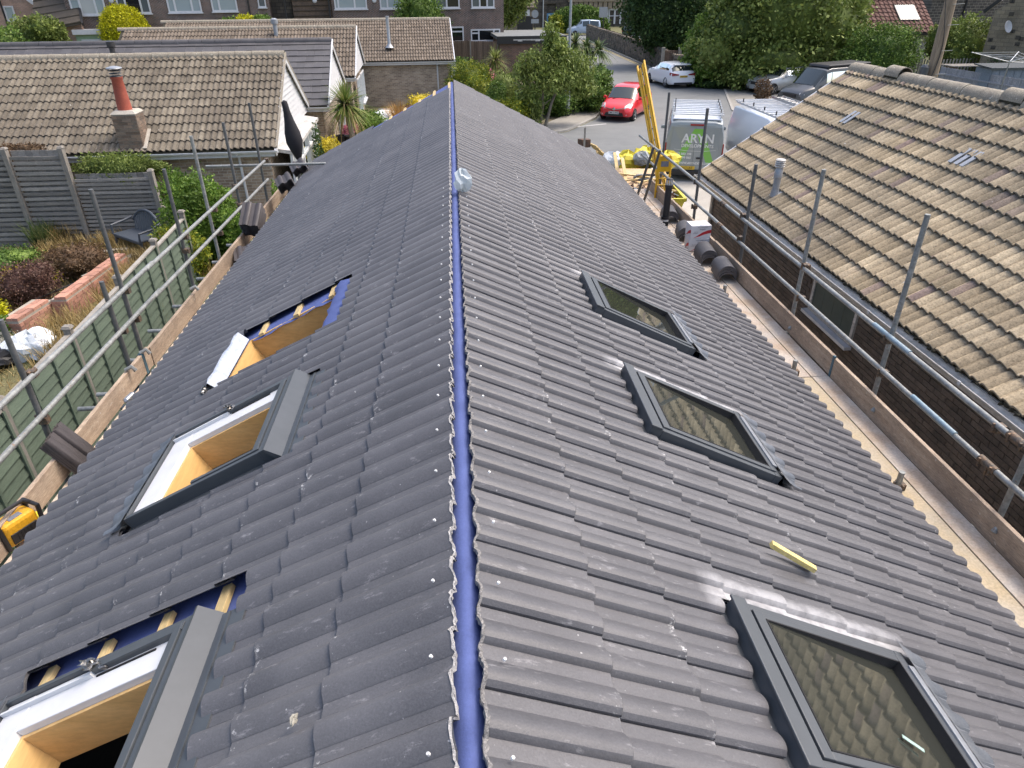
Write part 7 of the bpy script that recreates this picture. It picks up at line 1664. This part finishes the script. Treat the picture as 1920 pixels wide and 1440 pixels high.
cp(bn, 'leg', 'bench_plastic', lambda b: b.beam((0, .2, .41), (0, .26, 0), .07, .05))
# closed parasol
q0, q1 = gy(562, 352, 14.6), gy(532, 188, 14.6); ps = thing('closed_parasol', 'closed black parasol standing in front of the white gable', 'parasol', (q0.x, 14.6, 0))
mat('parasol_black', (.010, .010, .013), .85, (.016, .016, .02), scale=8); cc_ = gy(560, 295, 14.6)
part('pole', 'galv_dark', ps, lambda b: b.tube([(q0.x+.0, 14.6, 0), (q0.x, 14.6, q0.z), cc_], .03, 8), smooth='auto')
d = (q1-cc_)
part('canopy', 'parasol_black', ps, lambda b: b.tube([cc_-d*.03, cc_+d*.02, cc_+d*.12, cc_+d*.28, cc_+d*.45, cc_+d*.65, cc_+d*.82, cc_+d*.97, cc_+d*1.0], [.05, .075, .115, .165, .150, .095, .066, .058, .02], 14), smooth=True)
part('base', 'concrete', ps, lambda b: b.lathe([(.28, 0), (.28, .08), (.05, .12)], (q0.x, 14.6, .0), 16))
# white tarpaulin over a low heap behind the roof
mat('tarp_white', (.62, .66, .66), .6, (.70, .73, .72), scale=4, bmp=.3)
tp0 = gy(715, 232, 29.5); tt = thing('white_tarpaulin', 'white tarpaulin draped over a long low shape beyond the left roof edge', 'tarpaulin', (tp0.x, 29.5, 0))
nx, ny = 22, 12; V = []
A, B = Vector((gz(678, 252, .35).x, gz(678, 252, .35).y, 0)), Vector((gz(752, 222, .35).x, gz(752, 222, .35).y, 0)); U_2 = (B-A).normalized(); N2 = Vector((-U_2.y, U_2.x, 0))
for i in range(nx+1):
    for j in range(ny+1):
        t, s = i/nx, j/ny*2-1; h = (.35+.65*math.sin(PI*min(1, t*.9+.06)))*(1-abs(s)**2.4)*.95+.02*math.sin(i*2+j); p = A.lerp(B, t)+N2*s*1.0*(.6+.4*math.sin(PI*(t*.9+.05))); V.append((p.x, p.y, .06+max(0, h)))
F = [(i*(ny+1)+j, (i+1)*(ny+1)+j, (i+1)*(ny+1)+j+1, i*(ny+1)+j+1) for i in range(nx) for j in range(ny)]
np_mesh('sheet', np.array(V), np.array(F), 'tarp_white', tt, smooth=True)
# white bulk bag in the garden
def crumple(name, c, r, m, label, cat, n=16, amp=.3, seed=1):
    rs = random.Random(seed); b = MB(); m_ = n//2; vs = []
    for i in range(m_+1):
        th = PI*i/m_
        for k in range(n):
            a = 2*PI*k/n; q = 1+rs.uniform(-amp, amp)*.6+.15*math.sin(3*a+seed); vs.append((c[0]+r[0]*q*math.sin(th)*math.cos(a), c[1]+r[1]*q*math.sin(th)*math.sin(a), c[2]+r[2]*q*math.cos(th)))
    b.add(vs, [(i*n+k, (i+1)*n+k, (i+1)*n+(k+1) % n, i*n+(k+1) % n) for i in range(m_) for k in range(n)])
    return b.build(name, m, None, label=label, cat=cat)
mat('bag_white', (.66, .69, .72), .6, (.55, .60, .63), scale=6)
crumple('bulk_bag', (-7.55, 11.3, .55), (.40, .36, .26), 'bag_white', 'crumpled white bulk bag beside the green fence', 'bag', seed=3)
crumple('dark_tub', (-8.2, 10.9, .5), (.5, .35, .2), 'plastic_black', 'dark plastic sheet lying left of the white bag', 'sheet', seed=5)
# clear plastic bag on the ridge
m, nt_, b_, g_ = base('clear_plastic'); b_.inputs['Base Color'].default_value = (.62, .68, .70, 1); b_.inputs['Roughness'].default_value = .25; b_.inputs['Alpha'].default_value = .72
bp_ = gy(867, 330, rp(1, .1, 7.0).y) if False else on_roof(867, 352, 1, .06)
crumple('plastic_bag', (bp_.x+.0, bp_.y, bp_.z+.07), (.078, .08, .10), 'clear_plastic', 'crumpled clear plastic bag caught on the roof ridge', 'bag', n=14, amp=.35, seed=9)
# black soil pipe with cage
pp = gz(1238, 435, 2.62); sp_ = thing('vent_pipe', 'black soil vent pipe with a ribbed cap rising beside the right eave', 'pipe', (3.40, 10.95, 2.3))
x_, y_ = 3.40, 10.95
part('pipe', 'plastic_black', sp_, lambda b: b.tube([(x_, y_, 0), (x_+.01, y_, 3.12)], .055, 16), smooth='auto')
part('collar', 'plastic_black', sp_, lambda b: (b.tube([(x_, y_, 2.50), (x_, y_, 2.56)], .068, 16), b.tube([(x_, y_, 2.60), (x_, y_, 2.64)], .066, 16)), smooth='auto')
part('pale_ring', 'upvc_dirty', sp_, lambda b: b.tube([(x_, y_, 2.565), (x_, y_, 2.595)], .062, 16), smooth='auto')
part('cap_ring', 'flue_black', sp_, lambda b: b.tube([(x_+.01, y_, 3.12), (x_+.01, y_, 3.16)], .064, 16), smooth='auto')
for k in range(10): a = k*2*PI/10; part('cap_rib', 'upvc_dirty', sp_, lambda b: b.beam((x_+.01+.055*math.cos(a), y_+.055*math.sin(a), 3.16), (x_+.01+.05*math.cos(a), y_+.05*math.sin(a), 3.24), .014, .014))
part('cap_top', 'flue_black', sp_, lambda b: b.lathe([(.055, 3.24), (.05, 3.255), (.01, 3.265)], (x_+.01, y_, 0), 14))
# stacks of half round ridge tiles on the right deck
mat('ridge_tile_new', (.075, .071, .073), .6, (.09, .086, .088), scale=6, fine=60, finevar=.15, bmp=.2)
ridge_stacks = [(3.72, 11.75, 4, 'farthest stack of dark half-round ridge tiles, beyond the black pipe'), (3.70, 10.75, 5, 'stack of half-round ridge tiles just behind the two white boxes'), (3.70, 9.66, 5, 'stack of half-round ridge tiles in front of the white boxes'), (3.74, 9.0, 5, 'nearest stack of half-round ridge tiles on the right deck')]
for (x, y, n, lb) in ridge_stacks:
    t = thing('ridge_tile_stack', lb, 'roof tiles', (x, y, 2.325), math.radians(random.uniform(-14, -4)), 'stacks of half-round ridge tiles on the right deck')
    for k in range(n):
        b = MB(); halfround(b, (random.uniform(-.008, .008), -.21, .012+k*.024), (random.uniform(-.008, .008), .21, .012+k*.024), .135, 11, .017, a0=0.12); b.build('ridge_tile', 'ridge_tile_new', t, local=True, smooth='auto')
# two white boxes
mat('box_white', (.62, .62, .63), .6, (.58, .58, .6), fine=6, finevar=.04); mat('print_red', (.50, .02, .03), .6); mat('print_grey', (.18, .19, .22), .6); mat('tape', (.58, .60, .60), .3)
bc_ = gz(1303, 455, 2.65)
for k, lb in enumerate(('lower of the two white cartons with red swoosh stacked on the right deck', 'upper of the two white cartons with red swoosh stacked on the right deck')):
    t = thing('carton', lb, 'box', (3.73, 10.22+.004*k, 2.3265+k*.206), math.radians(-3+4*k), 'white cartons stacked on the right deck')
    cp(t, 'box', 'box_white', lambda b: b.box((0, 0, .102), (.32, .26, .202)), bevel=.003)
    cp(t, 'tape', 'tape', lambda b: b.box((0, 0, .2042), (.05, .262, .0015)))
    sw_ = [(.16, .135), (.10, .125), (.02, .095), (-.06, .040), (-.11, .012), (-.02, .035), (.06, .065), (.16, .085)]
    cp(t, 'red_swoosh', 'print_red', lambda b: b.prism([(a, -.1305, z) for a, z in sw_], (0, -.0015, 0)))
    cp(t, 'red_swoosh', 'print_red', lambda b: b.prism([(-.1605, -a*.75, z) for a, z in sw_], (-.0015, 0, 0)))
    for (s, sz, x, z) in (('MULTI RIDGE KIT', .020, .02, .175), ('Ridgefit', .030, .02, .145), ('DRY FIX', .018, -.08, .105), ('UNIVERSAL', .016, -.09, .085)):
        text('lettering', s, sz, 'print_grey', t, frame_mat((x, -.1315, z), (1, 0, 0), (0, 0, 1), (0, -1, 0)), depth=.0006, local=True)
# left: stacks of spare tiles
def tilestack(label, M, n, lean=0, m='tile_new', step=.03, group='stacks of spare roof tiles on the left deck'):
    t = thing('tile_stack', label, 'roof tiles', M.translation, 0, group); t.matrix_basis = M
    V, F, UV = tile_geo([(.3-u, z) for u, z in reversed(PROF)], .42); F = F[:, ::-1]; V = V-np.array([.15, .21, 0])
    for k in range(n):
        vv_ = V+np.array([random.uniform(-.008, .008), random.uniform(-.01, .01), k*step]); me = bpy.data.meshes.new('tile'); me.from_pydata(vv_.tolist(), [], F.tolist()); ul = me.uv_layers.new(name='UVMap'); ul.data.foreach_set('uv', (UV*.8)[F.ravel()].astype(np.float32).ravel())
        me.materials.append(MATS['tile_stack_dark']); me.shade_smooth(); me.set_sharp_from_angle(angle=math.radians(38)); o = bpy.data.objects.new('tile', me); col.objects.link(o); o.parent = t
mat('tile_stack_dark', (.050, .044, .045), .55, (.068, .06, .061), scale=5, fine=60, finevar=.2)
def TM(loc, ex, ey): 
    ex, ey = Vector(ex).normalized(), Vector(ey).normalized(); ez = ex.cross(ey).normalized(); ex = ey.cross(ez); return Matrix(((ex.x, ey.x, ez.x, loc[0]), (ex.y, ey.y, ez.y, loc[1]), (ex.z, ey.z, ez.z, loc[2]), (0, 0, 0, 1)))
tilestack('leaning stack of spare dark tiles against the left toe board', TM((-3.45, 5.07, 2.54), (0, -1, .0), (.50, .08, -.86)), 4, step=.026)
tilestack('upright stack of spare tiles at the far end of the left deck', TM((-3.32, 11.2, 2.62), (1, .12, 0), (.1, .75, .65)), 12, step=.03)
tilestack('small flat pile of spare tiles before the upright stack', TM((-3.30, 10.3, 2.42), (1, .3, .1), (-.3, 1, .15)), 3, step=.03)
tilestack('tilted pile of spare tiles overhanging the far left eave', TM((-3.12, 12.9, 2.80), (.9, .3, .35), (-.3, .9, .1)), 6, step=.03)
tilestack('farthest pile of spare tiles beside the left eave', TM((-3.05, 13.9, 2.86), (.9, .3, .45), (-.3, .9, .1)), 5, step=.03)
# drinks can, yellow hose, radio, paper scrap
cn = gz(238, 745, 2.60); MB().tube([(cn.x-.0, cn.y-.055, 2.585), (cn.x+.01, cn.y-.05, 2.587), (cn.x+.035, cn.y+.05, 2.597), (cn.x+.04, cn.y+.055, 2.597)], [.024, .033, .033, .026], 14).build('drinks_can', 'can_silver' if 'can_silver' in MATS else 'alloy', None, smooth='auto', label='silver drinks can lying on the left toe board', cat='can')
crumple('paper_scrap', (-3.33, 5.62, 2.36), (.045, .05, .03), 'upvc', 'scrap of white paper on the left deck beside the tile stack', 'litter', n=8, amp=.8, seed=2)
mat('radio_yellow', (.70, .36, .015), .5); mat('hose_yellow', (.72, .66, .05), .5)
rd = thing('site_radio', 'yellow and black site radio on the left deck at the picture edge', 'radio', (-3.46, 4.22, 2.33), math.radians(62))
cp(rd, 'body', 'radio_yellow', lambda b: b.box((0, 0, .13), (.26, .16, .20)), bevel=.03)
cp(rd, 'front_panel', 'plastic_black', lambda b: b.box((0, -.085, .10), (.20, .012, .09)), bevel=.004)
cp(rd, 'display', 'print_grey', lambda b: b.box((0, -.02, .2315), (.10, .05, .004)))
for s in (-1, 1): cp(rd, 'bumper', 'plastic_black', lambda b: b.tube([(s*.14, -.08, .03), (s*.15, -.08, .25), (s*.15, .08, .25), (s*.14, .08, .03)], .018, 8), smooth='auto')
cp(rd, 'handle', 'plastic_black', lambda b: b.tube([(-.15, 0, .25), (-.10, 0, .30), (.10, 0, .30), (.15, 0, .25)], .016, 8), smooth='auto')
for i in range(5): cp(rd, 'speaker_slot', 'ink', lambda b: b.box((-.05+.025*i, -.0925, .10), (.012, .003, .07)))
yh = [gz(70, 962, 2.40), gz(62, 975, 2.40), gz(52, 990, 2.37), gz(45, 1002, 2.36)]
MB().tube(yh, [.02, .026, .026, .022], 10).build('yellow_glove', 'hose_yellow', None, smooth=True, label='yellow glove lying on the left deck beside the radio', cat='glove')
# skip with rubbish, ladder, gate
mat('skip_yellow', (.55, .50, .02), .55, (.42, .38, .05), scale=3, fine=20, finevar=.25); mat('ladder_yellow', (.74, .42, .012), .45, fine=8, finevar=.06); mat('bag_yellow', (.68, .58, .03), .6, (.6, .5, .05), scale=8); mat('orange_mark', (.75, .15, .02), .5); mat('osb', (.50, .34, .19), .85, (.58, .43, .27), scale=4, fine=40, finevar=.25); mat('rust', (.16, .09, .06), .9, (.08, .06, .05), scale=10)
sk = thing('skip', 'yellow builders skip on the driveway behind the scaffold', 'skip', (4.98, 18.9, 0), math.radians(-4))
W1, W2, L1, L2, H = .72, .88, 1.25, 1.95, 1.22
def trap(s=1.0, dz=0): return [(-W1*s, -L1*s, .08+dz), (W1*s, -L1*s, .08+dz), (W1*s, L1*s, .08+dz), (-W1*s, L1*s, .08+dz)]
b = MB(); B0 = trap(); T0 = [(-W2, -L2, H), (W2, -L2, H), (W2, L2, H), (-W2, L2, H)]; Bi = [(x*.95, y*.95, z+.04) for x, y, z in B0]; Ti = [(x*.955, y*.975, z) for x, y, z in T0]
b.add(B0+T0+Bi+Ti, [(3, 2, 1, 0)]+[(i, (i+1) % 4, 4+(i+1) % 4, 4+i) for i in range(4)]+[(8+(i+1) % 4, 8+i, 12+i, 12+(i+1) % 4) for i in range(4)]+[(4+i, 4+(i+1) % 4, 12+(i+1) % 4, 12+i) for i in range(4)]+[(8, 9, 10, 11)])
b.build('body', 'skip_yellow', sk, local=True)
cp(sk, 'rim', 'skip_yellow', lambda b: (b.beam((-W2, -L2, H), (W2, -L2, H), .08, .08), b.beam((-W2, L2, H), (W2, L2, H), .08, .08), b.beam((-W2, -L2, H), (-W2, L2, H), .08, .08), b.beam((W2, -L2, H), (W2, L2, H), .08, .08)))
cp(sk, 'hazard_panel', 'orange_mark', lambda b: b.prism([(.46, -1.70, .86), (.70, -1.71, .86), (.72, -1.80, 1.05), (.50, -1.80, 1.08)], (0, -.02, 0)))
for s in (-1, 1): cp(sk, 'rib', 'skip_yellow', lambda b: [b.beam((s*(W1+.03), y, .12), (s*(W2+.03), y*1.2, H-.05), .05, .04) for y in (-.9, 0, .9)])
for y in (-.7, .7):
    for s in (-1, 1): cp(sk, 'lifting_lug', 'skip_yellow', lambda b: b.tube([(s*(W2-.02), y, .8), (s*(W2+.10), y, .8)], .04, 8))
rub = thing('rubbish_heap', 'heap of broken timber, tiles and rubble filling the skip', 'rubbish', (4.98, 18.9, 1.0), math.radians(-4)); rub['kind'] = 'stuff'
cp(rub, 'rubble', 'rust', lambda b: [b.box((random.uniform(-.75, .75), random.uniform(-1.8, -.8), .12+random.uniform(-.05, .15)), (random.uniform(.1, .35), random.uniform(.05, .2), random.uniform(.02, .06)), Matrix.Rotation(random.uniform(0, 3), 3, (random.random(), random.random(), 1))) for i in range(90)], kind='stuff')
cp(rub, 'rubble_bed', 'rust', lambda b: b.box((0, 0, .02), (1.55, 3.4, .2)))
cp(rub, 'plasterboard', 'bag_white', lambda b: [b.box((random.uniform(-.7, .7), random.uniform(-1.7, 1.2), .2+random.uniform(-.05, .1)), (random.uniform(.1, .3), random.uniform(.1, .25), .02), Matrix.Rotation(random.uniform(0, 3), 3, (random.random()*.4, random.random()*.4, 1))) for i in range(18)], kind='stuff')
for i in range(9): 
    x, y, a = random.uniform(-.6, .6), random.uniform(-1.5, .2), random.uniform(-.5, .9)
    cp(rub, 'timber_piece', 'batten', lambda b: b.box((x, y, .30+.02*i), (random.uniform(.5, 1.1), .07, .04), Matrix.Rotation(a, 3, 'Z') @ Matrix.Rotation(random.uniform(-.2, .2), 3, 'Y')))
pl_ = thing('board_sheet', 'tan board sheet lying across the top of the skip', 'board', (4.95, 18.65, 1.36), math.radians(-8)); cp(pl_, 'sheet', 'osb', lambda b: b.box((0, 0, 0), (1.55, 1.5, .02), Matrix.Rotation(.10, 3, 'X')))
cb2 = thing('cable_tangle', 'tangle of dark hose and wire on the board sheet', 'cable', (5.1, 18.55, 1.40))
for k in range(5):
    pts = [Vector((5.08+.32*math.cos(t+k)*(1+.15*math.sin(3*t+k)), 18.45+.26*math.sin(t*(1+.03*k)+k), 1.40+.03*math.sin(2*t+k)+.012*k)) for t in np.linspace(0, 5.6, 26)]
    part('cable', ['flue_black', 'galv_dark', 'frame_grey', 'galv', 'flue_black'][k], cb2, lambda b: b.tube(pts, .022, 6), smooth='auto')
for i, (x, y, r, lb) in enumerate([(5.0, 20.3, .42, 'left of the yellow rubbish sacks at the back of the skip'), (5.65, 20.7, .48, 'large yellow rubbish sack at the back of the skip'), (6.15, 20.3, .38, 'yellow rubbish sack at the right rear of the skip')]):
    crumple('rubbish_sack', (x, y, 1.45), (r, r*.8, r*.62), 'bag_yellow', lb, 'sack', seed=20+i)['group'] = 'yellow rubbish sacks on the skip'
crumple('rubbish_sack', (5.35, 20.0, 1.58), (.24, .2, .18), 'bag_grey', 'small grey-white sack between the yellow ones', 'sack', seed=30) if mat('bag_grey', (.40, .42, .42), .5, (.18, .2, .2), scale=9) else None
crumple('rubbish_sack', (4.6, 20.4, 1.42), (.34, .3, .24), 'bag_white', 'white sack at the left rear corner of the skip', 'sack', seed=31)
for i, (x, y, lb) in enumerate([(4.45, 19.6, 'long pale battens propped on the left rim of the skip'), (4.52, 18.9, 'short pale plank propped on the left rim of the skip')]):
    MB().beam((x, y-.6, 1.3), (x+.12, y+.6, 1.72), .09, .03).build('plank', 'batten', None, label=lb, cat='timber')
# timber bits standing beyond the far right verge
fb = gz(1135, 265, 1.5)
tb_ = thing('timber_pile', 'pile of old tiling battens and a post beyond the right roof edge', 'timber', (3.9, 21.5, 0))
for i in range(9): 
    p = gy(1112+i*2.6, 272+i*2.6, 20.8); part('batten', 'batten', tb_, lambda b: b.beam((p.x-.12, 21.0, p.z+.05+random.uniform(-.02, .02)), (p.x+.10, 20.7+random.uniform(-.1, .1), p.z-.03), .045, .03))
for i in range(4): p = gy(1090+i*4, 268, 21); part('old_tile', 'rust', tb_, lambda b: b.box((p.x, 21, p.z), (.12, .2, .22), random.uniform(0, 1)))
p = gy(1096, 262, 20.8); part('post', 'wood_silver', tb_, lambda b: b.beam((p.x, 20.8, 0), (p.x, 20.8, p.z+.35), .05, .05))
part('leg', 'batten', tb_, lambda b: [b.beam((gy(px, 285, 20.6).x, 20.6, 0), (gy(px, 285, 20.6).x, 20.6, gy(px, 285, 20.6).z), .05, .05) for px in (1120, 1140)])
# yellow ladder
lt, lb_ = gy(1204, 128, 16.3), Vector((4.62, 14.1, 1.35)); 
la = thing('ladder', 'yellow fibreglass extension ladder leaning over the scaffold end', 'ladder', (lb_.x, lb_.y, 0)); dl = (lb_-lt).normalized()
foot = gy(1262, 385, 14.3)
topL = gy(1195, 125, 16.3); side = (gy(1213, 130, 16.0)-topL); side = side-dl*side.dot(dl); side = side.normalized()*.36
mid = gy(1240, 285, 14.9)
P0 = topL; P1 = gy(1243, 400, 13.6)-Vector((0, 0, .0)); dd = (P1-P0); gt_ = P0+dd*(P0.z/(P0.z-P1.z)) if P1.z < P0.z else P1
for k, (o1, tp_k) in enumerate(((0, 0), (.07, .03), (.16, .015), (.22, .0))):
    s_ = side.normalized()*o1; part('stile', 'ladder_yellow', la, lambda b: b.beam(P0+s_+dd*tp_k, P0+s_+(gt_-P0)*.98, .03, .07, up=(0, 1, 0)))
n_r = int((gt_-P0).length/.27)
for i in range(1, n_r): q = P0+(gt_-P0)*(i/n_r); part('rung', 'galv', la, lambda b: b.tube([q+side*.05, q+side*.58], .014, 6))
# yellow ladder gate frame
lg = thing('ladder_gate', 'yellow scaffold ladder gate with a rounded top panel', 'gate', (3.75, 13.1, 2.3))
c_ = gy(1240, 300, 13.2); x0_, x1_ = gy(1227, 380, 13.2).x, gy(1250, 380, 13.2).x; zt_, zb_ = gy(1240, 292, 13.2).z, 2.32
for x in (x0_, x1_): part('stile', 'ladder_yellow', lg, lambda b: b.tube([(x, 13.2, zb_), (x, 13.2, zt_-.05), (x+(.04 if x == x0_ else -.04), 13.2, zt_)], .02, 8), smooth='auto')
part('top_panel', 'ladder_yellow', lg, lambda b: b.bbox((x0_, 13.18, zt_-.30), (x1_, 13.21, zt_+.0)), bevel=.01)
part('print', 'print_grey', lg, lambda b: b.bbox((x0_+.05, 13.172, zt_-.2), (x1_-.05, 13.179, zt_-.1)))
for z in (.25, .5, .75): part('bar', 'ladder_yellow', lg, lambda b: b.tube([(x0_, 13.2, zb_+(zt_-.3-zb_)*z), (x1_, 13.2, zb_+(zt_-.3-zb_)*z)], .014, 7), smooth='auto')
